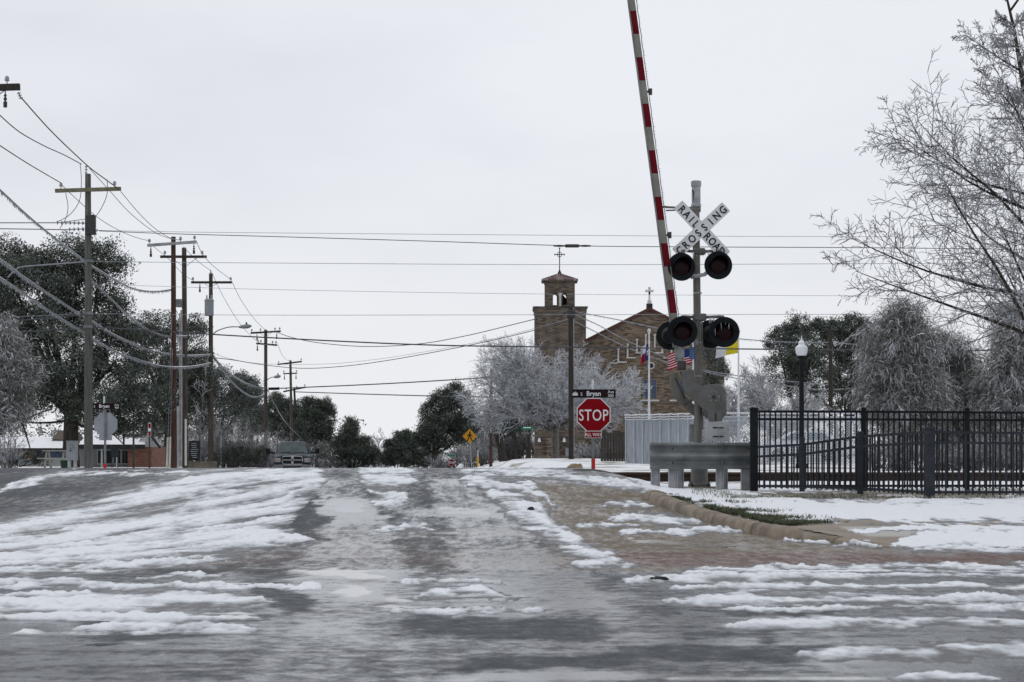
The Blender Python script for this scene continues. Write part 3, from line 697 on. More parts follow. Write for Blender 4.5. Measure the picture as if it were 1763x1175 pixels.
def build_kerb():
    pts = []
    for i in range(len(KERB)-1):
        for t in np.linspace(0, 1, 9)[:-1]: pts.append(Vector((KERB[i][0]*(1-t)+KERB[i+1][0]*t, KERB[i][1]*(1-t)+KERB[i+1][1]*t)))
    pts.append(Vector(KERB[-1]))
    for _ in range(6):
        pts = [pts[0]] + [(pts[i-1]+pts[i]*2+pts[i+1])/4 for i in range(1, len(pts)-1)] + [pts[-1]]
    # resample by length, with a narrow joint every 1.9 m
    acc = [0.0]
    for i in range(1, len(pts)): acc.append(acc[-1]+(pts[i]-pts[i-1]).length)
    ss = sorted([(s0, 0) for s0 in np.arange(0, acc[-1], .11)] + [(j+o, k) for j in np.arange(.9, acc[-1]-.1, 1.9) for o, k in ((-.018,0),(-.012,1),(.012,1),(.018,0))])
    ax, ay = [p.x for p in pts], [p.y for p in pts]
    V = []; Fq = []; n = len(ss); rng = np.random.default_rng(3)
    for i, (s0, jn) in enumerate(ss):
        p = Vector((np.interp(s0, acc, ax), np.interp(s0, acc, ay))); p2 = Vector((np.interp(s0+.15, acc, ax), np.interp(s0+.15, acc, ay))); p1 = Vector((np.interp(s0-.15, acc, ax), np.interp(s0-.15, acc, ay)))
        t = (p2-p1).normalized(); out = Vector((t.y, -t.x))
        if out.x > 0: out = -out
        zt = float(z_verge(p.x+.2, p.y)) + .012; zr = float(z_road(p.x, p.y))
        fade = min(1, (acc[-1]-s0)/2.2)*min(1, .3+s0/.8)
        top = zr + (max(zt, zr+.13)-zr)*fade + .004 + rng.normal(0, .0025) - jn*.022
        for o, z in ((-.30, zt-.06), (-.24, top-.012), (-.16, top+.004), (-.10, top), (-.045, top-.012), (-.02-jn*.02, zr+(top-zr)*.62), (.0-jn*.02, zr+.012), (.02, zr-.08)):
            q = p + out*o; V.append((q.x, q.y, z))
    for i in range(n-1):
        for j in range(7): a = i*8+j; Fq.append((a, a+1, a+9, a+8))
    tag(np_mesh('kerb', V, Fq, M['concrete']), kind='structure')
build_kerb()
# ---------------------------------------------------------------- lettering
_text_cache = {}
def text(body, height, m, parent, loc, name='lettering', rot=(math.radians(90),0,0), sx=1.0, bold=0.0, depth=.002, spacing=1.0):
    """flat raised letters; height is the capital height, loc is the centre"""
    cu = bpy.data.curves.new('lettering', 'FONT'); cu.body = body; cu.size = 1.0
    cu.align_x = 'CENTER'; cu.offset = bold; cu.extrude = depth/height*.7; cu.resolution_u = 3; cu.space_character = spacing
    o = bpy.data.objects.new('tmp', cu); COL.objects.link(o)
    bpy.context.view_layer.update()
    dg = bpy.context.evaluated_depsgraph_get()
    me = bpy.data.meshes.new_from_object(o.evaluated_get(dg)); bpy.data.objects.remove(o); bpy.data.curves.remove(cu)
    co = np.empty(len(me.vertices)*3, np.float32); me.vertices.foreach_get('co', co); co = co.reshape(-1, 3)
    s = height/0.729
    co[:,0] = (co[:,0]-(co[:,0].max()+co[:,0].min())/2)*s*sx; co[:,1] = (co[:,1]-.3645)*s; co[:,2] *= s
    me.vertices.foreach_set('co', co.ravel()); me.update()
    me.materials.clear(); me.materials.append(m); me.name = name
    q = bpy.data.objects.new(name, me); COL.objects.link(q); q.parent = parent
    q.location = loc; q.rotation_euler = rot
    return q
RX90 = Matrix.Rotation(math.radians(90), 4, 'X')     # lathe axis +Z -> -Y (towards the viewer)
def face_cam(loc, tilt=0, yaw=0):
    return Matrix.Translation(loc) @ Matrix.Rotation(yaw, 4, 'Z') @ Matrix.Rotation(tilt, 4, 'X') @ RX90

# ---------------------------------------------------------------- railway crossing signal
def crossing_signal():
    Y0 = 35.3; zb = PZ(845, Y0); B = Vector((PX(1203, Y0), Y0, zb))
    t = thing('crossing_signal', 'railway crossing signal with white crossbuck, red lamps and raised striped gate arm', 'crossing signal', B)
    def q(px, py, y=0.0): v = P(px, py, Y0) - B; return Vector((v.x, y, v.z))
    s = sc_at(Y0)
    m = MB().tube([q(1203,836), q(1202,700), q(1200,520), q(1198,356)], [.07,.068,.066,.064], 16); m.build('mast', M['mast'], t)
    m = MB().box(q(1205,846) + Vector((0,0,-.02)), (.62,.62,.2)); m.build('foundation', M['concrete'], t, bevel=.015)
    b = MB().lathe([(.2,-.0),(.2,.04),(.165,.06),(.15,.1),(.15,.34),(.12,.42),(.078,.46)], 20, Matrix.Translation(q(1204,838))); bp = b.build('pedestal', M['cast'], t)
    for k in range(4):
        a = math.pi/4 + k*math.pi/2
        MB().lathe([(.028,0),(.028,.05),(.014,.05),(.014,.09),(0,.09)], 6, Matrix.Translation(q(1204,838)+Vector((.22*math.cos(a), .22*math.sin(a), .0)))).build('anchor_bolt', M['dark_metal'], bp)
    # bell canister on top
    c = q(1198.5,357)
    bell = MB().lathe([(.07,0),(.09,.01),(.09,.05),(.078,.06),(.078,.36),(.092,.37),(.092,.45),(.08,.465),(0,.47)], 24, Matrix.Translation(c)).build('bell', M['cast_light'], t)
    for ang, wd in ((.35, .05), (-1.05, .04)):
        pm = MB()
        ol = [(-wd+0, .13), (-wd*.8,.09), (0,.075), (wd*.8,.09), (wd,.13), (wd,.25), (wd*.8,.29), (0,.305), (-wd*.8,.29), (-wd,.25)]
        vs = []
        for x, z in ol:
            a = ang + x/.0795; vs.append(c + Vector((.0802*math.sin(a), -.0802*math.cos(a), z)))
        pm.add(vs, [tuple(range(len(vs)))]); pm.build('sound_port', M['dark_metal'] if ang < 0 else M['porcelain'], bell, flat=True)
    # conduit, straps and stencilled plate on the mast
    MB().tube([q(1207.5,545,-.09), q(1208.5,610,-.09), q(1209,670,-.09), q(1209,740,-.09)], .014, 6).build('conduit', M['cast'], t)
    for py in (505, 590, 648):
        MB().lathe([(.07,-.012),(.078,-.012),(.078,.012),(.07,.012)], 16, Matrix.Translation(q(1201,py))).build('strap', M['galv'], t)
    MB().box(q(1199,590,-.072), (.05,.004,.1)).build('maintenance_plate', M['light_metal'], t)
    # crossbuck
    cb = MB().box(q(1203,396,-.08), (.14,.06,.2)).build('crossbuck', M['cast'], t)
    for (x0,y0,x1,y1,dy,parts) in ((1166.3,354,1248.6,441.8,-.125,('RAIL','ROAD')), (1163,438,1248.8,357.7,-.141,('CROSSING',))):
        a, b2 = q(x0,y0,dy), q(x1,y1,dy); d = b2-a; L = d.length; ang = math.atan2(d.z, d.x)
        R = Matrix.Rotation(-ang, 4, 'Y'); Mx = Matrix.Translation((a+b2)/2) @ R
        w = .107; r = .012
        ol = [(-L/2+r,-w),(L/2-r,-w),(L/2,-w+r),(L/2,w-r),(L/2-r,w),(-L/2+r,w),(-L/2,w-r),(-L/2,-w+r)]
        bl = MB().prism(ol, .006, Mx).build('blade', M['white_paint'], cb)
        eul = (Matrix.Rotation(-ang, 4, 'Y') @ RX90).to_euler()
        def at(u): return Mx @ Vector((u, -.0035, 0))
        if len(parts) == 2:
            seq = [(c2, -L/2+.12+i*.118) for i, c2 in enumerate('RAIL')] + [(c2, .155+i*.118) for i, c2 in enumerate('ROAD')]
        else:
            us = np.linspace(-L/2+.085, L/2-.085, 8); seq = list(zip('CROSSING', us))
        # one lettering mesh per blade
        objs = [text(ch, .138, M['letter_black'], cb, at(u), rot=eul, sx=.84, bold=.022) for ch, u in seq]
        for grp in (([objs[:4], objs[4:]]) if len(parts) == 2 else [objs]): join_into(grp, 'lettering', cb)
    # side bracket holding the arm
    m = MB().bar(q(1141,357,-.02), q(1203,360,-.02), .035).bar(q(1146,363,-.02), q(1176,362,-.02), .025); m.tube([q(1186,361,-.02), q(1206,361,-.02)], .05, 10)
    m.build('arm_rest', M['mast'], t)
    # lamps
    def lamp(px, py, r, y, yaw, tilt, front=True, dim=False):
        Mx = face_cam(q(px, py, y), tilt, yaw if front else math.pi + yaw)
        lp = MB().lathe([(0,-.17),(.09,-.16),(.14,-.11),(.165,-.03),(.17,-.004),(r,-.004),(r,.006),(.165,.008)], 32, Mx).build('signal_lamp', M['disc'], t)
        MB().lathe([(.158,.009),(.158,.012),(.15,.02),(.12,.032),(.06,.04),(0,.042)], 24, Mx).build('lens', M['lens'], lp)
        v = MB(); n = 22; vs = []; fs = []
        for i in range(n+1):
            a = math.radians(-38) + math.radians(256)*i/n
            reach = .06 + .20*max(0, math.sin(a))**.7
            for rr in (.166, .16):
                vs += [Mx @ Vector((rr*math.cos(a), rr*math.sin(a), .006)), Mx @ Vector((rr*1.03*math.cos(a), rr*.98*math.sin(a), reach))]
        for i in range(n):
            o = i*4; p2 = o+4
            fs += [(o, o+1, p2+1, p2), (o+2, p2+2, p2+3, o+3), (o+1, o+3, p2+3, p2+1)]
        v.add(vs, fs); v.build('visor', M['disc'], lp)
        ic = MB(); rng = random.Random(int(px*7+py))
        for i in range(5):
            a = math.radians(rng.uniform(20, 160)); p = Mx @ Vector((.168*math.cos(a), .166*math.sin(a), .2*math.sin(a)**.7))
            L2 = rng.uniform(.03, .14); ic.tube([p, p+Vector((rng.uniform(-.01,.01),0,-L2))], [.006,.001], 5)
        if px > 1240: tag(ic.build('icicles', M['ice'], lp), kind='stuff')
        return lp
    lamp(1171,462,.25,-.26,.16,-.03); lamp(1234,459.5,.25,-.26,.10,-.03)
    lamp(1172,573,.268,-.34,.05,0); lamp(1243.5,574,.268,-.34,-.18,0)
    lamp(1156,577,.255,.26,-.25,0,front=False); lamp(1226,574,.255,.26,.12,0,front=False)
    def cantilever(py, x0, x1, boxw, boxh, y):
        m = MB().box(q(1204,py,-.03), (boxw,.2,boxh)).build('junction_box', M['cast'], t, bevel=.03)
        a = MB(); a.tube([q(x0,py+6,y), q(x0,py,y+.04), q(x0+5,py-1,-.1), q(1196,py,-.05)], .027, 10)
        a.tube([q(x1,py+6,y), q(x1,py,y+.04), q(x1-5,py-1,-.1), q(1212,py,-.05)], .027, 10)
        a.build('lamp_arm', M['cast'], t)
        ic = MB(); rng = random.Random(py)
        for i in range(26):
            x = rng.uniform(x0, x1); L2 = rng.uniform(.02,.1)
            ic.tube([q(x, py+1, -.1), q(x, py+1, -.1)+Vector((0,0,-L2-.02))], [.007,.001], 5)
        tag(ic.build('icicles', M['ice'], t), kind='stuff')
    cantilever(434, 1174, 1240, .2, .12, -.2); cantilever(547, 1172, 1243, .24, .13, -.24)
    MB().tube([q(1188,479,-.1), q(1196,477,-.12), q(1212,474,-.12), q(1222,465,-.1)], [.03,.035,.035,.05], 10).build('lamp_bracket', M['cast_light'], t)
    # information plate, lettering unreadable at this size: pale bars
    bs = MB().box(q(1190.5,609,-.12), (.10,.008,.215)).build('notice_plate', M['blue_sign'], t)
    lm = MB(); 
    for i in range(6): lm.box(q(1190.5,600.5+i*3.3,-.1255), (.07,.003,.011))
    lm.build('print', M['light_metal'], bs)
    # gate mechanism
    def zz(zx, zy, y=0): return q(1140+zx/7.344, 620+zy/7.344, y)
    def plate(name, pts, y0, y1, mm, bev=.012):
        ol = [(zz(*p).x, zz(*p).z) for p in pts]
        ar = sum(ol[i][0]*ol[(i+1)%len(ol)][1]-ol[(i+1)%len(ol)][0]*ol[i][1] for i in range(len(ol)))
        if ar < 0: ol = ol[::-1]
        return MB().prism(ol, y1-y0, Matrix.Translation((0, y0, 0))).build(name, mm, t, bevel=bev)
    plate('gate_housing', [(505,322),(690,310),(735,335),(790,405),(796,690),(740,748),(560,740),(500,640)], -.26, .2, mat('weathered housing', (.135,.14,.14), .65, var=.3, scale=4, dirt=(.07,.055,.04), dirt_amt=.6), .008)
    sup = plate('gate_support', [(222,142),(375,135),(381,230),(395,300),(440,328),(520,345),(600,362),(650,390),(690,440),(702,520),(720,640),(735,775),(565,790),(555,720),(530,660),(470,610),(420,560),(350,500),(290,450),(255,390),(238,330),(230,240)], -.40, -.33, M['cast'], .012)
    plate('gate_support', [(112,160),(222,152),(228,240),(240,330),(258,390),(300,455),(380,530),(440,580),(500,650),(480,720),(430,715),(350,660),(230,545),(150,455),(128,400),(118,280)], .22, .29, M['mast'], .01)
    MB().bar(zz(150,240,-.33), zz(300,470,.22), .03).bar(zz(300,560,.2), zz(420,480,-.3), .03).build('strut', M['dark_metal'], t)
    hub = MB().lathe([(.03,0),(.03,.02),(.02,.03),(0,.03)], 12, face_cam(zz(625,472,-.40)))
    hub.build('hub_bolt', M['dark_metal'], sup)
    for k in range(6):
        a = math.radians(60*k+2)
        MB().lathe([(.017,0),(.017,.016),(.008,.02),(0,.02)], 8, face_cam(zz(625+62*math.cos(a), 470+62*math.sin(a), -.40))).build('hub_bolt', M['galv_dull'], sup)
    MB().box(zz(648,727,-.403), (.022,.01,.14)).build('slot', M['dark_void'], sup)
    cw = MB().box(zz(670,905,-.36), (.405,.2,.335), taper=.97).build('counterweight', M['cast_light'], t, bevel=.01)
    for y in (860, 970):
        MB().box(zz(675,y,-.462), (.19,.012,.022)).build('slot', M['dark_void'], cw)
        MB().lathe([(.018,0),(.018,.02),(0,.02)], 6, face_cam(zz(680,y,-.466))).build('hub_bolt', M['galv_dull'], cw)
    MB().box(zz(400,925,.26), (.12,.1,.32)).build('counterweight', M['galv_dull'], t, bevel=.01)
    MB().tube([zz(455,600,.05), zz(440,720,.02), zz(430,830,0)], .05, 8).build('strut', M['mast'], t)
    # arm
    def xa(py): return 1157.2 - (541-py)*.1335
    ga = MB(); ga.mi = 0
    ends = [600]; py = 541.4
    segs = []
    segs.append((604, 541.4, 0))
    k = 0
    while py > -330:
        segs.append((py, py-39.9, 1)); segs.append((py-39.9, py-79.4, 0)); py -= 79.4
    for (a, b2, mi) in segs:
        ga.mi = mi
        wa = (.128 - (541-a)*.000035)/2; wb = (.128 - (541-b2)*.000035)/2
        pa, pb = q(xa(a), a, -.28), q(xa(b2), b2, -.28)
        ol = [(pa.x-wa, pa.z), (pa.x+wa, pa.z), (pb.x+wb, pb.z), (pb.x-wb, pb.z)]
        ga.prism(ol, .05, Matrix.Translation((0, -.30, 0)))
    arm = ga.build('gate_arm', [M['gate_grey'], M['red_stripe']], t, flat=True)
    side = MB()
    a, b2 = q(xa(600)-7.4, 600, -.27), q(xa(-340)-5.6, -340, -.27)
    side.bar(a, b2, .022, .09, up=(0,1,0)); side.build('edge_rail', M['galv_dull'], arm)
    MB().box(q(1167.5,610,-.30), (.165,.06,.29)).build('arm_bracket', M['galv_dull'], t, bevel=.01)
    for dx, dy in ((-5,-9),(5,-9),(-5,9),(5,9)):
        MB().lathe([(.012,0),(.012,.014),(0,.014)], 6, face_cam(q(1167.5+dx,610+dy,-.33))).build('hub_bolt', M['dark_metal'], t)
    m = MB().box(q(1171,631,-.29), (.15,.14,.15)); m.tube([q(1171,640,-.3), q(1178,655,-.3)], .05, 8); m.build('arm_pivot', M['dark_metal'], t, bevel=.02)
    # cable, lamps and ice along the right edge of the arm
    MB().tube([q(xa(p)+8.2+.5*math.sin(p*.21), p, -.26) for p in range(598, -330, -14)], .008, 6).build('lamp_cable', M['wire'], arm)
    for px, py in ((1118,163),(1151,408),(1079,-70)):
        MB().box(q(px, py, -.27), (.06,.07,.11)).box(q(px-5,py,-.27), (.05,.04,.04)).build('arm_lamp', M['dark_metal'], arm, bevel=.008)
    ic = MB(); rng = random.Random(3)
    for i in range(200):
        p = 595 - i*4.5
        if p < -320: break
        x = q(xa(p)+7.6, p, -.27); L2 = rng.uniform(.015,.05)
        ic.tube([x, x+Vector((L2, 0, -L2*.35))], [.007,.002], 5)
    tag(ic.build('icicles', M['ice'], arm), kind='stuff')
    return t
def join_into(objs, name, parent):
    """several flat letters become one lettering mesh"""
    V = []; Fs = []
    for o in objs:
        mw = Matrix.LocRotScale(o.location, o.rotation_euler, None); off = len(V)
        V += [tuple(mw @ v.co) for v in o.data.vertices]; Fs += [tuple(i+off for i in p.vertices) for p in o.data.polygons]
    m = objs[0].data.materials[0]
    for o in objs:
        me = o.data; bpy.data.objects.remove(o); bpy.data.meshes.remove(me)
    me = bpy.data.meshes.new(name); me.from_pydata(V, [], Fs); me.materials.append(m); me.update()
    o = bpy.data.objects.new(name, me); COL.objects.link(o); o.parent = parent; return o
crossing_signal()

# ---------------------------------------------------------------- guard rail in front of the signal
def guard_rail():
    Yg = 34.2; B = Vector((PX(1205, Yg), Yg, z_at(PX(1205,Yg), Yg)))
    t = thing('guard_rail', 'corrugated galvanised guard rail on stub posts before the crossing signal', 'guard rail', B)
    def q(px, py, y=0): v = P(px, py, Yg)-B; return Vector((v.x, y, v.z))
    z0, z1 = q(0,808).z, q(0,762.5).z; H = z1-z0
    prof = []
    for i in range(29):
        f = i/28; prof.append((z0+H*f, -.06*math.cos(f*4*math.pi) if .04 < f < .96 else -.01))
    xs = [q(1118,0).x, q(1119.5,0).x, q(1155,0).x, q(1240,0).x, q(1300,0).x]
    vs = []; fs = []; n = len(prof)
    for i, x in enumerate(xs):
        for z, y in prof: vs.append((x, y-.12, z))
    for i in range(len(xs)-1):
        for j in range(n-1): fs.append((i*n+j, (i+1)*n+j, (i+1)*n+j+1, i*n+j+1))
    o = MB().add(vs, fs).build('beam', M['galv_dull'], t)
    so = o.modifiers.new('solid', 'SOLIDIFY'); so.thickness = .006
    for px in (1157, 1245):
        for py in (773, 797):
            MB().lathe([(.02,0),(.02,.012),(.01,.02),(0,.02)], 10, face_cam(q(px, py, -.155))).build('bolt', M['dark_metal'], o)
    sm = MB().box((q(1242,785).x, -.155, (z0+z1)/2), (.012,.01,H*.98)).build('lap_seam', M['cast'], o)
    for x0, x1, y in ((1121,1136,0),(1151,1167,0),(1168.5,1181,.45),(1233,1246,0),(1246.5,1257,.4),(1276,1291,0)):
        xm = (q(x0,0).x+q(x1,0).x)/2; w = q(x1,0).x-q(x0,0).x
        m = MB(); zt = z1-.03; zb = -.25
        for dx in (-w/2+.006, w/2-.006): m.box((xm+dx, y+.02, (zt+zb)/2), (.012,.13,zt-zb))
        m.box((xm, y+.02, (zt+zb)/2), (w-.026,.014,zt-zb)); m.build('post', M['galv'], t)
guard_rail()

# ---------------------------------------------------------------- metal picket fences
def picket_fence(name, label, path, tops, rails, spacing, pw, posts, m):
    """path: [(x,y)], tops: rail heights above world zero at each point (top, second), posts: (index or fraction, width, top z)"""
    B = Vector((path[0][0], path[0][1], z_at(*path[0])))
    t = thing(name, label, 'fence', B)
    pts = [Vector((x, y, 0)) for x, y in path]
    seg = [(pts[i+1]-pts[i]).length for i in range(len(pts)-1)]; tot = sum(seg); acc = np.concatenate([[0], np.cumsum(seg)])
    def at(s): return np.interp(s, acc, [p.x for p in pts]), np.interp(s, acc, [p.y for p in pts])
    def topz(s): return np.interp(s, acc, tops)
    rm = []
    for k in range(len(pts)-1):
        a, b = pts[k], pts[k+1]
        for off in rails:
            pa = Vector((a.x, a.y, tops[k]+off))-B; pb = Vector((b.x, b.y, tops[k+1]+off))-B
            if off < -.6:
                pa.z = z_at(a.x, a.y)+.09-B.z; pb.z = z_at(b.x, b.y)+.09-B.z
            MB().bar(pa, pb, .035, .04).build('rail', m, t)
    np_ = int(tot/spacing); pk = MB()
    for i in range(1, np_):
        s = i*spacing; x, y = at(s); zb = z_at(x, y)+.05
        pk.box((x-B.x, y-B.y, (zb+topz(s)+rails[0]-.0)/2-B.z), (pw, pw, topz(s)+rails[0]-zb))
    pickets = pk.build('pickets', m, t, flat=True)
    for x, y, w, zt in posts:
        zb = z_at(x, y)
        po = MB().box((x-B.x, y-B.y, (zt+zb-.2)/2-B.z), (w,w,zt-zb+.2)).build('post', m, t, bevel=.006)
        MB().box((x-B.x, y-B.y, zt+.012-B.z), (w*1.18,w*1.18,.022)).box((x-B.x, y-B.y, zt+.03-B.z), (w*.9,w*.9,.02)).build('cap', m, po, bevel=.004)
Yt = 33.6
picket_fence('picket_fence', 'tall dark picket fence running from the guard rail behind the lower fence', [(PX(1298,Yt),Yt),(PX(1487,Yt+.1),Yt+.1),(PX(1665,Yt+.2),Yt+.2),(PX(1900,Yt+.4),Yt+.4)],
    [PZ(709,Yt),PZ(709,Yt),PZ(710,Yt),PZ(711,Yt)], [0,-.13,-1.2], .092, .024,
    [(PX(1298,Yt-.02),Yt-.02,.128,PZ(706,Yt)),(PX(1487,Yt+.1),Yt+.1,.075,PZ(706,Yt)),(PX(1665,Yt+.2),Yt+.2,.075,PZ(706,Yt)),(PX(1900,Yt+.4),Yt+.4,.075,PZ(706,Yt))], M['black'])
lowp = [(1305,33.35),(1381,33.0),(1481,32.3),(1600,31.0),(1900,31.0)]
picket_fence('picket_fence', 'lower blue grey picket fence with a stout corner post on the snowy verge', [(PX(a,b),b) for a,b in lowp],
    [PZ(770,33.35),PZ(766,33.0),PZ(752,32.3),PZ(744,31.0),PZ(748,31.0)], [0,-.16,-.9], .105, .026,
    [(PX(1381,32.98),32.98,.08,PZ(757,33.0)),(PX(1481,32.28),32.28,.088,PZ(747,32.3)),(PX(1600,30.98),30.98,.15,PZ(740,31.0)),(PX(1900,31),31,.088,PZ(743,31.0))], M['navy'])

# ---------------------------------------------------------------- lamp post
def lamp_post():
    Yl = 66.0; B = Vector((PX(1380,Yl), Yl, z_at(PX(1380,Yl),Yl))); t = thing('lamp_post', 'slim black lamp post with white acorn globe behind the picket fence', 'lamp post', B)
    top = PZ(613,Yl)-B.z
    MB().lathe([(.2,0),(.2,.12),(.13,.2),(.11,.7),(.085,.78),(.08,top*.6),(.075,top-.12),(.1,top-.1),(.12,top-.03),(.15,top),(.0,top)], 16).build('column', M['black'], t)
    MB().lathe([(.14,top),(.19,top+.1),(.205,top+.2),(.2,top+.29),(.12,top+.35),(.1,top+.38),(.11,top+.43),(.07,top+.49),(.03,top+.52),(.02,top+.6),(0,top+.66)], 20).build('globe', M['globe'], t)
lamp_post()

# ---------------------------------------------------------------- road signs
def octagon(r): return [(r*math.cos(math.radians(22.5+45*i)), r*math.sin(math.radians(22.5+45*i))) for i in range(8)]
def crown_shape(m, s, M4):
    m.prism([(-.5*s,-.38*s),(.5*s,-.38*s),(.5*s,-.22*s),(-.5*s,-.22*s)], .003, M4)
    for x, h in ((-.42,.12),(-.22,.3),(0,.42),(.22,.3),(.42,.12)):
        m.prism([((x-.11)*s,-.19*s),((x+.11)*s,-.19*s),((x+.05)*s,(h-.08)*s),(x*s,h*s),((x-.05)*s,(h-.08)*s)], .003, M4)
def street_blade(t, c, w, h, label_txt, num, crown):
    b = MB().box(c, (w,.012,h)).build('street_name_plate', M['street_sign'], t, bevel=.006)
    f = c + Vector((0,-.008,0))
    text('S', h*.4, M['letter_white'], b, f+Vector((-w*.285 if crown else -w*.44, 0, -h*.06)), sx=.9)
    text('Bryan', h*.58, M['letter_white'], b, f+Vector((-w*.005 if crown else -w*.08, 0, h*.02)), sx=.94, bold=.012)
    text('Ave', h*.36, M['letter_white'], b, f+Vector((w*.385, 0, h*.22)), sx=.95)
    text(num, h*.36, M['letter_white'], b, f+Vector((w*.385, 0, -h*.23)), sx=.95)
    if crown:
        cm = MB(); crown_shape(cm, h*.62, Matrix.Translation(f+Vector((-w*.43,-.002,0)))); cm.build('crown_emblem', M['letter_white'], b, flat=True)
def stop_near():
    Ys = 45.0; B = Vector((PX(1021,Ys), Ys, z_at(PX(1021,Ys),Ys)))
    t = thing('stop_sign', 'red STOP sign with ALL WAY plate under a maroon S Bryan Ave 300 sign', 'stop sign', B)
    def q(px, py, y=0): v = P(px,py,Ys)-B; return Vector((v.x, y, v.z))
    m = MB(); a = q(1022,0); zt = q(0,684).z
    m.box((q(1021,0).x, 0, zt/2-.15), (.062,.012,zt+.3))
    for dx in (-.031,.031): m.box((q(1021,0).x+dx, .02, zt/2-.15), (.012,.04,zt+.3))
    m.build('post', M['galv_dull'], t)
    MB().box(q(1020.5,663,.0), (.05,.03,.24)).build('post_top', M['white_paint'], t)
    street_blade(t, q(1022.5,678,-.03), 75/76.2, 14.5/76.2, '', '300', True)
    c = q(1022,714.5,-.03)
    pl = MB().prism(octagon(.382/math.cos(math.radians(22.5))), .004, Matrix.Translation(c)).build('stop_plate', M['white_paint'], t, flat=True)
    MB().prism(octagon(.360/math.cos(math.radians(22.5))), .002, Matrix.Translation(c+Vector((0,-.0025,0)))).build('red_field', M['red_sign'], pl, flat=True)
    text('STOP', .262, M['letter_white'], pl, c+Vector((0,-.005,0)), sx=.75, bold=.006, spacing=1.07)
    c = q(1021.5,748.5,-.03)
    ap = MB().box(c, (.385,.004,.165)).build('all_way_plate', M['white_paint'], t, bevel=.002)
    MB().box(c+Vector((0,-.004,0)), (.36,.003,.14)).build('red_field', M['red_sign'], ap)
    text('ALL WAY', .078, M['letter_white'], ap, c+Vector((0,-.007,0)), sx=.84, bold=.01)
    MB().box(q(1022,799,-.012), (.07,.012,.235)).build('reflector_strip', M['red_post'], t)
stop_near()
def stop_back():
    Ys = 65.0; B = Vector((PX(181,Ys), Ys, z_at(PX(181,Ys),Ys)))
    t = thing('stop_sign', 'bare metal back of an octagonal sign under the S Bryan Ave 400 plate', 'stop sign', B)
    def q(px, py, y=0): v = P(px,py,Ys)-B; return Vector((v.x, y, v.z))
    zt = q(0,692).z
    MB().box((0,0,zt/2-.15), (.075,.03,zt+.3)).build('post', M['galv_dull'], t, bevel=.008)
    MB().box(q(179.5,689), (.03,.16,.24)).build('cross_plate', M['white_paint'], t)
    street_blade(t, q(183.5,699.5,-.03), .88, .2, '', '400', False)
    pl = MB().prism(octagon(.382/math.cos(math.radians(22.5))), .004, Matrix.Translation(q(181.7,731,.03))).build('sign_plate', M['sign_back'], t, flat=True)
    MB().box(q(181.5,754.5,.03), (.42,.004,.15)).build('supplementary_plate', M['sign_back'], t, bevel=.03)
    MB().box(q(180.8,806,-.01), (.085,.04,.26)).build('reflector_sleeve', M['red_post'], t)
stop_back()
def pedestrian_sign():
    Ys = 155.0; B = Vector((PX(812,Ys), Ys, z_at(PX(812,Ys),Ys))); t = thing('pedestrian_sign', 'amber diamond sign with black walking figure on a thin leaning post', 'road sign', B)
    def q(px, py, y=0): v = P(px,py,Ys)-B; return Vector((v.x, y, v.z))
    MB().bar(Vector((q(812.5,0).x,0,-.3)), q(808.5,742), .07).build('post', M['galv'], t)
    c = q(808.7,751.5,-.06); r = .57
    pl = MB().prism([(-r,0),(0,-r),(r,0),(0,r)], .01, Matrix.Translation(c)).build('diamond_plate', M['yellow_sign'], t, flat=True)
    f = MB(); Mt = Matrix.Translation(c+Vector((0,-.006,0)))
    f.prism([(.07*math.cos(a)+.02, .30+.07*math.sin(a)) for a in np.linspace(0, 2*math.pi, 13)[:-1]], .005, Mt)
    f.prism([(-.09,.0),(.08,-.02),(.10,.2),(-.04,.22)], .005, Mt); f.prism([(-.09,.0),(.0,-.02),(-.14,-.4),(-.22,-.38)], .005, Mt)
    f.prism([(-.02,-.02),(.08,-.02),(.17,-.22),(.26,-.38),(.17,-.40),(.07,-.2)], .005, Mt)
    f.prism([(-.04,.2),(-.02,.12),(-.18,.02),(-.22,.08)], .005, Mt); f.prism([(.08,.19),(.14,.1),(.25,.02),(.2,-.02),(.07,.08)], .005, Mt)
    f.build('walking_figure', M['letter_black'], pl, flat=True)
pedestrian_sign()
def far_stop():
    Ys = 228.0; B = Vector((PX(777.5,Ys), Ys, z_at(PX(777.5,Ys),Ys))); t = thing('stop_sign', 'small far off STOP sign below a green name plate at the next junction', 'stop sign', B)
    def q(px, py, y=0): v = P(px,py,Ys)-B; return Vector((v.x, y, v.z))
    zt = q(0,784).z; MB().box((0,0,zt/2-.2), (.07,.07,zt+.4)).build('post', M['galv'], t)
    c = q(777.5,797,-.06); pl = MB().prism(octagon(.41), .01, Matrix.Translation(c)).build('stop_plate', M['white_paint'], t, flat=True)
    MB().prism(octagon(.385), .006, Matrix.Translation(c+Vector((0,-.008,0)))).build('red_field', M['red_sign'], pl, flat=True)
    text('STOP', .26, M['letter_white'], pl, c+Vector((0,-.014,0)), sx=.8, bold=.02)
    MB().box(q(777,785,-.05), (.9,.02,.2)).build('name_plate', M['green_sign'], t)
far_stop()
def green_sign():
    Ys = 150.0; B = Vector((PX(907.5,Ys), Ys, z_at(PX(907.5,Ys),Ys))); t = thing('street_sign', 'green street name sign on a thin post beside the church tower', 'street sign', B)
    def q(px, py, y=0): v = P(px,py,Ys)-B; return Vector((v.x, y, v.z))
    zt = q(0,738).z; MB().box((0,0,zt/2-.2), (.06,.06,zt+.4)).build('post', M['wood_dark'], t)
    b = MB().box(q(907.5,737.5,-.05), (.86,.02,.22)).build('name_plate', M['green_sign'], t); MB().box(q(907.5,736.5,-.063), (.55,.004,.07)).build('print', M['letter_white'], b)
green_sign()
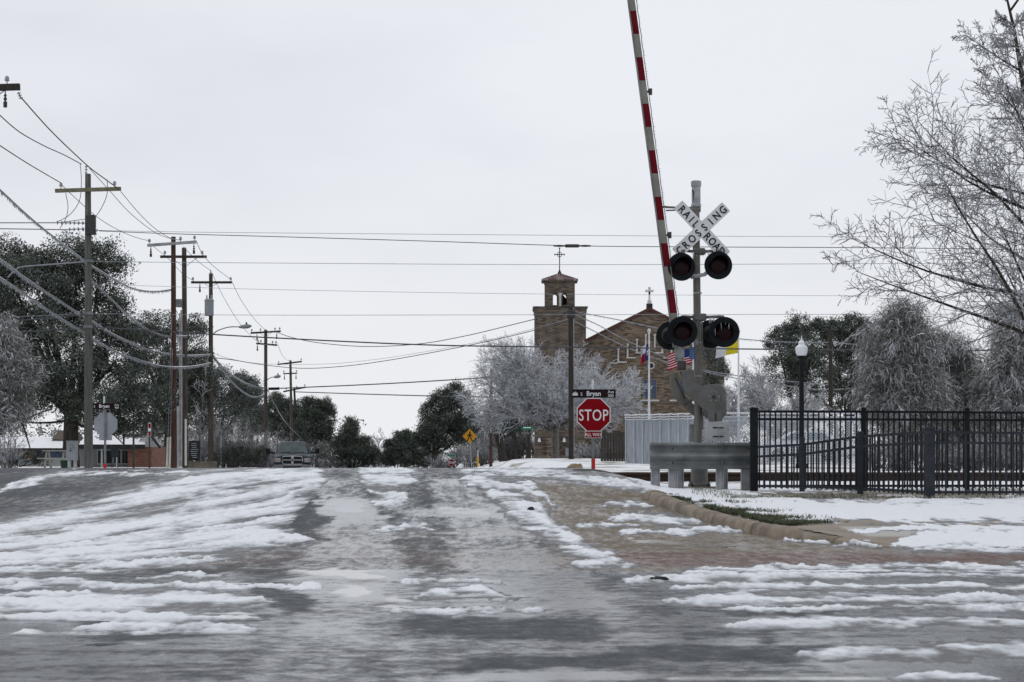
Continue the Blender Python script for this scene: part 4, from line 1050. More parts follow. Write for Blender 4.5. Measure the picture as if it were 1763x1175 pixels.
def marker(px, Yb, y_top, y_mid, label, mtop, mbot, cat='marker post'):
    B = Vector((PX(px,Yb), Yb, z_at(PX(px,Yb),Yb))); t = thing('marker_post', label, cat, B)
    z1, z2 = PZ(y_mid,Yb)-B.z, PZ(y_top,Yb)-B.z
    MB().lathe([(.07,-.2),(.07,z1),(.0,z1)], 12).build('sleeve', mbot, t); MB().lathe([(.05,z1),(.05,z2-.05),(.09,z2-.04),(.09,z2),(0,z2)], 12).build('vent_cap', mtop, t)
marker(822.5, 140, 776, 787, 'yellow pipeline marker post with pale cap beside the pedestrian sign', M['guard_white'], M['yellow_post'])
def parking_sign():
    Ys = 85.0; B = Vector((PX(257,Ys), Ys, z_at(PX(257,Ys),Ys))); t = thing('parking_sign', 'narrow red and white upright sign on a dark post by the brick house', 'road sign', B)
    def q(px, py, y=0): v = P(px,py,Ys)-B; return Vector((v.x, y, v.z))
    zt = q(0,730).z; MB().box((0,.03,zt/2-.2), (.06,.04,zt+.4)).build('post', M['dark_metal'], t)
    pl = MB().box(q(257.5,740), (.13,.01,.58)).build('sign_plate', M['white_paint'], t)
    for py in (733.5, 747): MB().box(q(257.5,py,-.008), (.10,.006,.20)).build('red_panel', M['red_sign'], pl)
parking_sign()
for px, Yb, yt, lab, mm, w in ((230, 88, 742, 'plain dark steel post in front of the brick house corner', M['dark_metal'], .08), (380.5, 118, 750, 'thin pale steel post before the frosted shrubs', M['galv'], .06)):
    x = PX(px,Yb); zb = z_at(x,Yb); h = PZ(yt,Yb)-zb
    t = thing('steel_post', lab, 'post', (x,Yb,zb)); MB().box((0,0,h/2-.15), (w,w,h+.3)).build('shaft', mm, t, bevel=.01); MB().box((0,0,h+.015), (w*1.15,w*1.15,.03)).build('cap', mm, t)
def notice_board():
    Yb = 92; B = Vector((PX(197.5,Yb), Yb, z_at(PX(197.5,Yb),Yb))); t = thing('notice_board', 'blank black notice board on two legs before the brick house', 'notice board', B)
    def q(px, py, y=0): v = P(px,py,Yb)-B; return Vector((v.x, y, v.z))
    MB().box(q(197.5,779), (.34,.06,.47)).build('panel', M['board'], t, bevel=.01)
    for px in (192.5, 202.5): MB().box((q(px,0).x, .04, q(0,787).z/2-.1), (.035,.035,q(0,787).z+.2)).build('leg', M['board'], t)
notice_board()
def church_board():
    Yb = 112; B = Vector((PX(335,Yb), Yb, z_at(PX(335,Yb),Yb))); t = thing('sign_board', 'dark freestanding sign board with rows of pale lettering between the poles', 'sign board', B)
    def q(px, py, y=0): v = P(px,py,Yb)-B; return Vector((v.x, y, v.z))
    pl = MB().box(q(335,776), (.64,.12,1.1)).build('panel', M['board'], t, bevel=.02)
    rng = random.Random(4); m = MB()
    for i in range(8):
        w = rng.uniform(.25,.46); m.box(q(335,764+i*3.4,-.065)+Vector((rng.uniform(-.03,.03),0,0)), (w,.01,.035))
    m.build('print', M['board_text'], pl)
    MB().box(q(348,801), (1.6,.4,.4)).build('plinth', M['stone_wall'], t, bevel=.03)
    for px in (327,343): MB().box((q(px,0).x,0,q(0,776).z/2), (.06,.06,q(0,776).z)).build('leg', M['board'], t)
church_board()
def meter_box():
    Yb = 70; B = Vector((PX(124.5,Yb), Yb, z_at(PX(124.5,Yb),Yb))); t = thing('meter_cabinet', 'grey electric meter cabinet on two steel legs left of the large pole', 'utility box', B)
    def q(px, py, y=0): v = P(px,py,Yb)-B; return Vector((v.x, y, v.z))
    s = sc_at(Yb)
    c = MB().box(q(124.5,776.5), (17/s,.3,33/s)).build('cabinet', M['light_metal'], t, bevel=.012)
    MB().box(q(124.5,760,-.01), (17.8/s,.33,.03)).build('lid', M['light_metal'], c)
    MB().lathe([(.075,0),(.075,.04),(.062,.07),(0,.075)], 18, face_cam(q(124.8,769,-.15))).build('meter', M['galv_dull'], c)
    MB().lathe([(.03,0),(.03,.02),(0,.02)], 8, face_cam(q(123,776,-.15))).build('lock', M['dark_metal'], c)
    zb = q(0,793).z
    for dx in (-.1,.1): MB().box((q(124.5,0).x+dx, 0, zb/2-.1), (.1,.12,zb+.2)).build('leg', M['galv'], t)
meter_box()
def bin_():
    Yb = 73; x = PX(113,Yb); B = Vector((x,Yb,z_at(x,Yb))); t = thing('litter_bin', 'small dark green bin beside the meter cabinet', 'bin', B)
    h = PZ(793,Yb)-B.z
    MB().lathe([(.16,0),(.2,h*.9),(.215,h*.9),(.215,h*.96)], 16).build('tub', M['bin_green'], t); MB().lathe([(.2,h*.96),(.12,h*1.03),(0,h*1.06)], 16).build('lid', M['bin_green'], t)
bin_()
def picnic_table():
    Yb = 84; x = PX(97,Yb); B = Vector((x,Yb,z_at(x,Yb))); t = thing('picnic_table', 'weathered timber picnic table under the live oak', 'picnic table', B)
    for i in range(4): MB().box((0, -.3+i*.2, .76), (1.0,.18,.04)).build('table_plank', M['picnic'], t)
    for y in (-.72,.72): MB().box((0,y,.44), (1.25,.26,.04)).build('bench_seat', M['picnic'], t)
    for x2 in (-.36,.36):
        MB().bar((x2,-.2,.74),(x2,-.62,-.05), .07,.09).build('leg', M['picnic'], t); MB().bar((x2,.2,.74),(x2,.62,-.05), .07,.09).build('leg', M['picnic'], t)
        MB().box((x2+.05,0,.40), (.04,1.5,.09)).build('brace', M['picnic'], t)
picnic_table()

# ---------------------------------------------------------------- rails, debris and boulder
for Yr, lab in ((40.0, 'nearer rusty rail of the track running behind the fence'), (41.45, 'farther rusty rail of the track partly behind the nearer one')):
    x0 = PX(985, Yr); x1 = 26.0; zb = PZ(815, 40.0)-.176
    prof = [(-.075,0),(.075,0),(.075,.012),(.012,.03),(.01,.125),(.036,.14),(.036,.172),(.028,.176),(-.028,.176),(-.036,.172),(-.036,.14),(-.01,.125),(-.012,.03),(-.075,.012)]
    Mx = Matrix(((0,1,0,x0),(1,0,0,Yr),(0,0,1,zb),(0,0,0,1)))
    o = MB().prism(prof, x1-x0, Mx).build('railway_rail', M['rail'])
    tag(o, lab, 'rail', 'railway rails')
    x0 = -16.0; x1 = PX(560, Yr) 
def apron():
    # paved approach shoulder sloping beside the road onto the track
    m = mat('dark crossing apron', (.05,.047,.044), .8, var=.3, scale=4, bump=.3)
    xs = np.linspace(PX(965,38.5), PX(1118,38.5), 30); ys = np.linspace(36.8, 39.7, 20)
    X, Y = np.meshgrid(xs, ys); f = (X-xs[0])/(xs[-1]-xs[0])
    hump = np.sin(np.clip(f*1.05, 0, 1)*math.pi)**.7*.035*sstep(36.8, 38.4, Y)
    Z = z_road(X, Y) - .02 + hump
    o = sheet('crossing_apron', X, Y, Z, attrs=False, m=m)
apron()
def lump(name, label, cat, px, py, Yd, size, m, seed, group=None):
    rng = np.random.default_rng(seed); V = []; Fs = []; nu, nv = 18, 10
    x = PX(px, Yd); z = z_at(x, Yd)
    for j in range(nv+1):
        th = math.pi*j/nv
        for i in range(nu):
            a = 2*math.pi*i/nu
            d = Vector((math.sin(th)*math.cos(a), math.sin(th)*math.sin(a), math.cos(th)))
            k = 1 + .35*(float(vnoise(np.array([d.x*2+5+seed]), np.array([d.y*2+d.z*1.7+3]), seed)[0])-.5) + .2*(float(vnoise(np.array([d.x*5+5]), np.array([d.y*5+d.z*4+3]), seed)[0])-.5)
            V.append((d.x*size[0]*k, d.y*size[1]*k, d.z*size[2]*k + size[2]*.6))
    for j in range(nv):
        for i in range(nu): Fs.append((j*nu+i, (j+1)*nu+i, (j+1)*nu+(i+1)%nu, j*nu+(i+1)%nu))
    o = MB().add(V, Fs).build(name, m); o.location = (x, Yd, z); return tag(o, label, cat, group)
lump('boulder', 'rounded tan boulder in the snowy yard left of the STOP post', 'boulder', 991, 806, 62, (.27,.25,.17), M['boulder'], 5)
lump('debris_lump', 'flat black lump of debris lying in the slush of the near street', 'debris', 1135, 1003, 17.3, (.085,.07,.022), M['rubber'], 8)
lump('debris_lump', 'dark clod lying in the snow along the edge of the lane', 'debris', 914, 883, 29.2, (.05,.06,.04), M['dark_void'], 9)
# ---------------------------------------------------------------- utility poles
def cat_rom(pts, n=8):
    p = [Vector(a) for a in pts]; out = []
    for i in range(len(p)-1):
        p0, p1, p2, p3 = p[max(i-1,0)], p[i], p[i+1], p[min(i+2,len(p)-1)]
        for k in range(n):
            t = k/n; out.append(.5*((2*p1)+(p2-p0)*t+(2*p0-5*p1+4*p2-p3)*t*t+(3*p1-p0-3*p2+p3)*t**3))
    out.append(p[-1]); return out
class Pole:
    def __init__(s, name, label, px_t, py_t, px_b, Y, w_t, w_b, m, group='wooden utility poles', lean_base=None):
        s.Y = Y; x = PX(px_b, Y); s.B = Vector((x, Y, z_at(x, Y))); s.t = thing(name, label, 'utility pole', s.B, 0, group)
        top = s.q(px_t, py_t); k = sc_at(Y)
        s.shaft = MB().tube([(0,0,-.3), top*.33, top*.66, top], [w_b/k/2, (w_b*.67+w_t*.33)/k/2, (w_b*.33+w_t*.67)/k/2, w_t/k/2], 14).build('shaft', m, s.t)
    def q(s, px, py, y=0): v = P(px,py,s.Y)-s.B; return Vector((v.x, y, v.z))
    def arm(s, py0, px0, py1, px1, th, m, y=-.2, ins=(), drop=(), brace=None):
        k = sc_at(s.Y); a, b = s.q(px0,py0,y), s.q(px1,py1,y)
        o = MB().bar(a, b, th/k*.8, th/k).build('crossarm', m, s.t, bevel=.008)
        for px in ins:
            f = (px-px0)/(px1-px0); c = a.lerp(b, f) + Vector((0,0,th/k/2))
            MB().lathe([(.018,-.02),(.018,.08),(.06,.09),(.085,.13),(.05,.15),(.07,.19),(.045,.23),(.02,.25),(0,.25)], 10, Matrix.Translation(c)).build('insulator', M['porcelain'], o)
        for px in drop:
            f = (px-px0)/(px1-px0); c = a.lerp(b, f) - Vector((0,0,th/k/2))
            MB().lathe([(0,-.52),(.06,-.5),(.06,-.34),(.02,-.32),(.05,-.28),(.05,-.22),(.018,-.2),(.05,-.15),(.018,-.1),(.018,0)], 8, Matrix.Translation(c)).build('cutout', M['dark_metal'], o)
        if brace:
            m2 = MB()
            for px in brace:
                f = (px-px0)/(px1-px0); c = a.lerp(b, f); mid = a.lerp(b, .5); m2.bar(c+Vector((0,.02,-th/k/2)), (mid.x, y+.1, mid.z-abs(c.x-mid.x)*.8), .03,.02)
            m2.build('arm_brace', M['dark_metal'], s.t)
        return o
    def string(s, px0, py0, px1, py1, n=7, r=.09):
        a, b = s.q(px0,py0,-.1), s.q(px1,py1,-.1); d = (b-a); L = d.length; R = d.to_track_quat('Z','Y').to_matrix().to_4x4()
        prof = [(.015,0)]
        for i in range(n): z = L*(i+.5)/n; prof += [(.02,z-L/n*.3),(r,z),(.025,z+L/n*.2)]
        prof += [(.015,L),(0,L)]
        MB().lathe(prof, 10, Matrix.Translation(a) @ R).build('insulator_string', M['porcelain'], s.t)
    def lamp(s, pts, head):
        o = MB().tube(cat_rom([s.q(*p, -.25 if i else -.05) for i, p in enumerate(pts)], 5), .035, 7).build('lamp_arm', M['galv'], s.t)
        a, b = s.q(*head[0], -.25), s.q(*head[1], -.25)
        h = MB().tube([a, a.lerp(b,.25), a.lerp(b,.7), b], [.05,.11,.14,.05], 10); h.build('lamp_head', M['light_metal'], o)
        c = a.lerp(b,.6); MB().lathe([(.05,0),(.05,.14),(0,.16)], 8, Matrix.Translation(c+Vector((0,0,.1)))).build('photocell', M['black'], o)

pN = Pole('utility_pole', 'utility pole at the far left whose crossarm tip pokes into the sky', -24, 118, -30, 60, 15, 19, M['wood_dark'])
pN.arm(156,-90,152,37,11,M['wood_dark'], ins=(15,), drop=(12,), brace=(-60,10))
pN.string(33,160,38,172,3,.07)
pA = Pole('utility_pole', 'large grey utility pole beside the back of the stop sign', 151.5, 300, 152.5, 80, 10, 16, M['wood_grey'])
pA.arm(330,97,326.5,210,6.5,mat('pale timber crossarm',(.16,.15,.10),.8,var=.2), ins=(107,199))
pA.string(149,301,149.5,285,3,.07); pA.string(147,385,96,384); pA.string(147,395,117,396,4); pA.string(156,393,170,398,4,.08)
MB().box(pA.q(157,388,-.1), (.4,.3,.8)).build('clamp_bracket', M['dark_metal'], pA.t, bevel=.05)
for py in (450,540,563): MB().lathe([(.19,-.05),(.19,.05),(.15,.06)], 14, Matrix.Translation(pA.q(152,py))).build('pole_band', M['galv_dull'], pA.t)
pB = Pole('utility_pole', 'reddish brown utility pole with a pale metal crossarm and white guy guards', 298.5, 408, 299.5, 98, 8, 11, M['wood_red'])
pB.arm(423.5,255,417.5,340,5,M['galv'], ins=(258.5,312,336), drop=(261,335))
pC = Pole('utility_pole', 'dark utility pole carrying pale conduits close behind the reddish pole', 317, 427, 319, 104, 8, 10.5, M['wood_mid'])
pC.arm(443,277,443,357,4.5,M['wood_dark'], ins=(285,349), brace=(296,340))
MB().box(pC.q(310,523,-.25), (.3,.3,.42)).build('junction_box', M['galv_dull'], pC.t, bevel=.03)
for px, y0, y1, r, mm in ((308.5,700,804,.095,'conduit'),(314,535,804,.05,'conduit'),(303.5,540,790,.03,'wire_thin'),(311,540,800,.03,'wire_thin'),(321.5,722,802,.055,'guard_white')):
    MB().tube([pC.q(px,y0,-.32), pC.q(px,y1,-.32)], r, 8).build('conduit', M[mm], pC.t)
pD = Pole('utility_pole', 'utility pole with a pale transformer can and long street lamp arm', 363, 471, 363, 118, 6.5, 10, M['wood_mid'])
pD.arm(487,330,487,400,4,M['wood_dark'], ins=(333,398), drop=(345,), brace=(353,374)); pD.string(363,471,363,465,2,.06)
tr = MB().lathe([(.24,-.0),(.27,.03),(.27,.86),(.29,.87),(.29,.93),(.2,1.0),(0,1.02)], 18, Matrix.Translation(pD.q(362,545,-.42))).build('transformer', M['light_metal'], pD.t)
for dx in (-.14,.14): MB().lathe([(.05,0),(.06,.08),(.03,.12),(.05,.18),(.02,.26),(0,.26)], 8, Matrix.Translation(pD.q(362,545,-.42)+Vector((dx,0,.98)))).build('bushing', M['porcelain'], tr)
pD.lamp([(366,577),(376,570),(395,564),(413,563.5)], ((412,564),(434,562)))
pE = Pole('utility_pole', 'utility pole with two cluttered crossarms just left of the truck', 457.5, 568, 457.5, 156, 5.5, 7, M['wood_mid'])
pE.arm(574,432,571,484,3.2,M['wood_dark'], ins=(434,449,474,482), drop=(443,477), brace=(448,468)); pE.arm(592,442,595,478,3,M['wood_dark'], y=-.3, ins=(445,450,470,476), drop=(444,))
pE.lamp([(460,655),(466,651),(473,649.5)], ((472,650),(484,648)))
MB().tube([pE.q(463,670,-.3), pE.q(482,669.5,-.3)], .11, 10).build('splice_case', M['black'], pE.t)
pF = Pole('utility_pole', 'distant upright utility pole with two short crossarms beyond the truck', 500, 621, 503, 196, 4, 5.5, M['wood_mid'])
pF.arm(628,478,623,520,2.6,M['wood_dark'], ins=(480,500,519)); pF.arm(644,488,643,512,2.2,M['wood_dark'], ins=(489,511), drop=(490,510))
pG = Pole('utility_pole', 'short leaning utility pole close against a distant upright pole', 506.5, 668, 515, 200, 3.5, 5, M['wood_dark'])
pG.arm(675,488,667,527,2.6,M['wood_dark'], ins=(493,511,525))
pH = Pole('utility_pole', 'small far utility pole with a pale transformer before dark trees', 537, 704, 538, 262, 3, 4, M['wood_mid'])
pH.arm(706,520,704,552,2,M['wood_dark'], ins=(523,551)); MB().lathe([(.26,0),(.26,.9),(.2,1.0),(0,1.02)], 10, Matrix.Translation(pH.q(540,734,-.4))).build('transformer', M['light_metal'], pH.t)
pI = Pole('utility_pole', 'farthest utility pole with one arm reaching right over the dark trees', 568, 723, 569, 320, 3, 3.6, M['wood_dark'])
pI.arm(726,555,724,582,1.8,M['wood_dark'], ins=(558,580))
pR = Pole('utility_pole', 'tall dark bare topped utility pole in front of the church tower', 982.5, 528, 983.5, 118, 8, 9.5, M['wood_dark'])
MB().box(pR.q(983,541), (.5,.4,.5)).build('clamp_bracket', M['dark_metal'], pR.t, bevel=.08)
MB().tube([pR.q(987.5,530,-.05), pR.q(988,660,-.05), pR.q(988,785,-.05)], .025, 6).build('ground_wire', M['wire_thin'], pR.t)
pS = Pole('utility_pole', 'thin brown utility pole half hidden by the iced tree left of the church', 846, 637, 845, 142, 4, 6, M['wood_red'])
pS.arm(650,832,649,860,2.5,M['wood_dark'], ins=(834,858))
pT = Pole('utility_pole', 'plain dark utility pole right of the lamp post before dark cedars', 1430, 567, 1430.5, 112, 7, 7.5, M['wood_dark'])

# ---------------------------------------------------------------- overhead lines
def line(label, pts, r, m, group=None, ice=False, name='power_line', cat='wire', seed=1):
    ys = []; lastY = pts[0][2]; full = []
    anchors = [(i, p[2]) for i, p in enumerate(pts) if len(p) == 3]
    for i, p in enumerate(pts):
        Yv = float(np.interp(p[0], *zip(*sorted((pts[k][0], yv) for k, yv in anchors))))
        full.append(P(p[0], p[1], Yv))
    o0 = full[0].copy(); c = cat_rom([v-o0 for v in full], 7)
    mb = MB().tube(c, r, 5)
    if ice:
        rng = random.Random(seed)
        for i in range(len(c)-1):
            n = max(1, int((c[i+1]-c[i]).length/.10))
            for k in range(n):
                p = c[i].lerp(c[i+1], (k+rng.random())/n); L = rng.uniform(.03,.12)
                mb.tube([p, p+Vector((rng.uniform(-.01,.01),0,-r-L))], [r*.55, r*.12], 4, cap=False)
    o = mb.build(name, m); o.location = o0
    return tag(o, label, cat, group)
W, WT, WI = M['wire'], M['wire_thin'], M['wire_ice']
X1 = 1900
G1 = 'lines crossing the street from the large grey pole'
line('thin highest wire crossing the whole sky right from the insulators of the grey pole', [(170,397,80),(330,400),(600,402.5),(900,405),(1200,407),(1500,408),(X1,410,80)], .010, WT, G1)
line('dark wire with a small splice above the church tower cross', [(170,398,80),(300,403),(500,408.5),(750,416),(985,423.5),(1200,425.5),(1500,427),(X1,431,80)], .016, W, G1)
o = MB().lathe([(.03,-.75),(.045,-.5),(.03,-.3),(.07,-.25),(.07,.25),(.03,.3),(.045,.5),(.03,.75),(0,.76)], 8, Matrix.Translation(P(985,423.7,80)) @ Matrix.Rotation(math.radians(90),4,'Y')).build('wire_splice', M['dark_metal']); tag(o, 'dark splice sleeve on the wire above the church tower', 'splice')
line('upper wire reaching the left insulator string of the grey pole', [(-60,384,80),(20,384),(96,384,80)], .02, W, G1)
line('lower wire reaching the left insulator string of the grey pole', [(-60,394,80),(20,394.5),(117,396,80)], .02, W, G1)
line('wire crossing the sky level with the cross on the tower', [(152,450,80),(240,451.5),(500,453.5),(985,456),(1560,454),(X1,452,80)], .011, WT, G1)
line('thin wire crossing the sky behind the tower belfry', [(152,489,80),(450,498.5),(880,506),(1300,509),(X1,511,80)], .008, WT, G1)
line('pale iced wire crossing just under the tower parapet', [(-60,548,80),(60,544.5),(152,540.5),(300,542),(540,543),(1100,542),(X1,541,80)], .010, WI, G1)
line('thick dark cable crossing the whole street in front of the church gable', [(-60,578,80),(60,571),(152,564),(300,572),(450,581),(700,593),(880,597),(1200,600.5),(1500,603),(X1,604,80)], .028, W, G1, ice=False)
line('dark cable sloping up from the left edge to the grey pole', [(-60,560,80),(60,550),(148,542,80)], .03, W, G1)
line('iced bracket wire bent down at its left end left of the grey pole', [(14,478,80),(26,466),(40,459.5),(90,455.5),(150,450.5,80)], .03, WI)
G2 = 'lines running along the poles on the left'
line('wire dropping from the crossarm tip at far left to the top of the grey pole', [(37,169,60),(90,228),(150,285),(180,308),(205,326,80)], .022, W, G2)
line('sagging wire meeting the grey pole just below its top from the left', [(-20,180,60),(30,225),(75,251),(110,267),(140,283,80)], .02, W, G2)
line('wire arriving at the left end of the grey pole crossarm', [(-20,238,60),(40,277),(75,298),(106,316,80)], .02, W, G2)
line('long iced wire falling from the left edge past the grey pole to the reddish pole', [(-20,312,58),(0,327),(65,386),(150,452,80),(196,480),(222,494),(245,500.5),(270,502),(294,499,98)], .03, WI, G2, ice=True, seed=4)
line('wire from the right end of the grey pole crossarm towards the reddish pole', [(208,330,80),(238,366),(266,393),(293,410),(312,414,98)], .016, WT, G2)
line('wire from the top of the grey pole towards the reddish pole', [(154,290,80),(190,330),(225,368),(266,400),(293,411),(300,412,98)], .016, WT, G2)
line('wire from the left end of the grey pole crossarm to the pale metal crossarm', [(108,320,80),(123,335),(170,376),(211,400),(240,411),(259,415,98)], .016, WT, G2)
line('right hand wire between the reddish pole and the transformer pole', [(338,416,98),(349,438),(368,459),(398,482,118)], .016, WT, G2)
line('middle wire between the reddish pole and the transformer pole', [(316,425,98),(330,440),(348,456),(363,466,118)], .016, WT, G2)
line('thin wire from the pale crossarm past the dark pole to the transformer pole arm', [(262,423,98),(290,446),(315,472),(334,484,118)], .014, WT, G2)
line('wire curving from the transformer pole crossarm down to the cluttered pole', [(399,484,118),(415,517),(440,552),(462,571),(480,572,156)], .016, WT, G2)
line('second wire curving from the transformer pole top to the cluttered pole', [(364,468,118),(385,512),(415,560),(446,590),(470,595,156)], .016, WT, G2)
line('wire from the cluttered pole arm to the distant upright pole', [(478,592,156),(484,608),(492,619),(500,622,196)], .016, WT, G2)
G3 = 'heavy iced cables looping between the poles on the left'
line('upper heavy iced cable hung with icicles looping past the grey pole', [(-20,431,60),(40,476),(100,516),(138,541,80),(160,554),(200,578),(250,600),(275,607),(298,610,98),(330,612),(365,610,118)], .03, WI, G3, ice=True, seed=1)
line('lower heavy iced cable hung with icicles looping past the grey pole', [(-20,466,60),(6,482),(46,509),(101,546),(141,570,80),(162,584),(196,604),(236,619),(276,630),(306,632,98),(337,630),(365,624,118)], .033, WI, G3, ice=True, seed=2)
line('iced cable starting behind the grey pole and looping to the reddish pole', [(158,482,80),(196,519),(224,546),(254,567),(275,576),(294,579,98),(322,578,104)], .025, WI, G3, ice=True, seed=3)
line('lower iced cable sagging deeply from the transformer pole to the cluttered pole', [(366,612,118),(375,625),(383,637),(407,665),(430,681),(445,683),(457,677,156)], .035, WI, G3, ice=True, seed=5)
line('upper iced cable sagging from the transformer pole to the cluttered pole', [(366,610,118),(378,626),(396,643),(420,658),(440,665),(457,668,156)], .035, WI, G3, ice=True, seed=6)
line('iced cable dropping from the cluttered pole behind the truck', [(459,668,156),(472,694),(488,722),(505,742),(522,756,200)], .04, WI, G3)
G4 = 'lines crossing to the pole before the church tower'
line('dark line sagging from the cluttered pole arm up to the pole before the tower', [(478,573,156),(505,582),(552,591),(631,597),(721,592.5),(800,579),(880,560),(940,545),(982,534,118)], .028, W, G4)
line('lower dark line sagging across to the pole before the tower', [(365,616,118),(400,620),(457,629,150),(522,634.5),(590,631),(660,622),(740,608),(840,588),(920,569),(982,553,118)], .026, W, G4)
line('thin pale line just above the lower sagging line', [(366,608,118),(400,619),(457,627,150),(560,627),(640,620),(720,608),(840,586),(920,566),(982,549,118)], .014, WT, G4)
line('black cable rising to the right from the splice case on the cluttered pole', [(482,669,156),(600,664),(700,659),(815,652),(850,650,150)], .045, W, G4)
line('black cable falling gently to the right from the leaning pole', [(508,675,200),(600,678),(700,681),(781,683),(852,684,160)], .05, W, G4)
line('iced line running right from the pole before the tower to the plain dark pole', [(985,536,118),(1060,550),(1140,566.5),(1230,579),(1312,587),(1380,590),(1430,590,112),(1480,594,112)], .026, WI, G4, ice=True, seed=8)
line('upper iced line falling right across the gable towards the lamp post', [(985,540,118),(1030,560),(1074,584),(1140,613),(1210,637),(1311,652),(1430,663,112)], .026, WI, G4, ice=True, seed=9)
line('lower iced line falling right across the gable towards the lamp post', [(985,551,118),(1040,579),(1091,603),(1160,627),(1280,654),(1400,670),(1430,671,112),(1490,668,112)], .026, WI, G4, ice=True, seed=10)
G5 = 'slack jumper wires on the grey pole'
line('jumper loop hanging from the top left of the grey pole', [(138,283,80),(140,310),(137,345),(120,370),(95,384,80)], .014, W, G5)
line('jumper loop hanging on the right of the grey pole', [(184,309,80),(185,330),(178,352),(165,372),(150,377),(98,384,80)], .014, W, G5)
line('short jumper loop below the left arm of the grey pole', [(113,333,80),(117,355),(114,375),(103,394,80)], .014, W, G5)
for i, (pts, lab) in enumerate([([(296,545,98),(293,640),(287,808,97)], 'left guy wire with white guard at the foot of the reddish pole'), ([(297,600,98),(295,690),(291.5,807,97)], 'right guy wire with white guard at the foot of the reddish pole')]):
    a, b, c = [P(p[0], p[1], 97.3) for p in pts]
    t = thing('guy_wire', lab, 'guy wire', c, 0, 'guy wires of the reddish pole')
    MB().tube([a-c, b-c, Vector((0,0,-.3))], .014, 5).build('strand', M['wire_thin'], t); k = .30
    g = (b-c).normalized(); MB().tube([Vector((0,0,-.2)), g*1.55], .05, 8).build('guard', M['guard_white'], t)

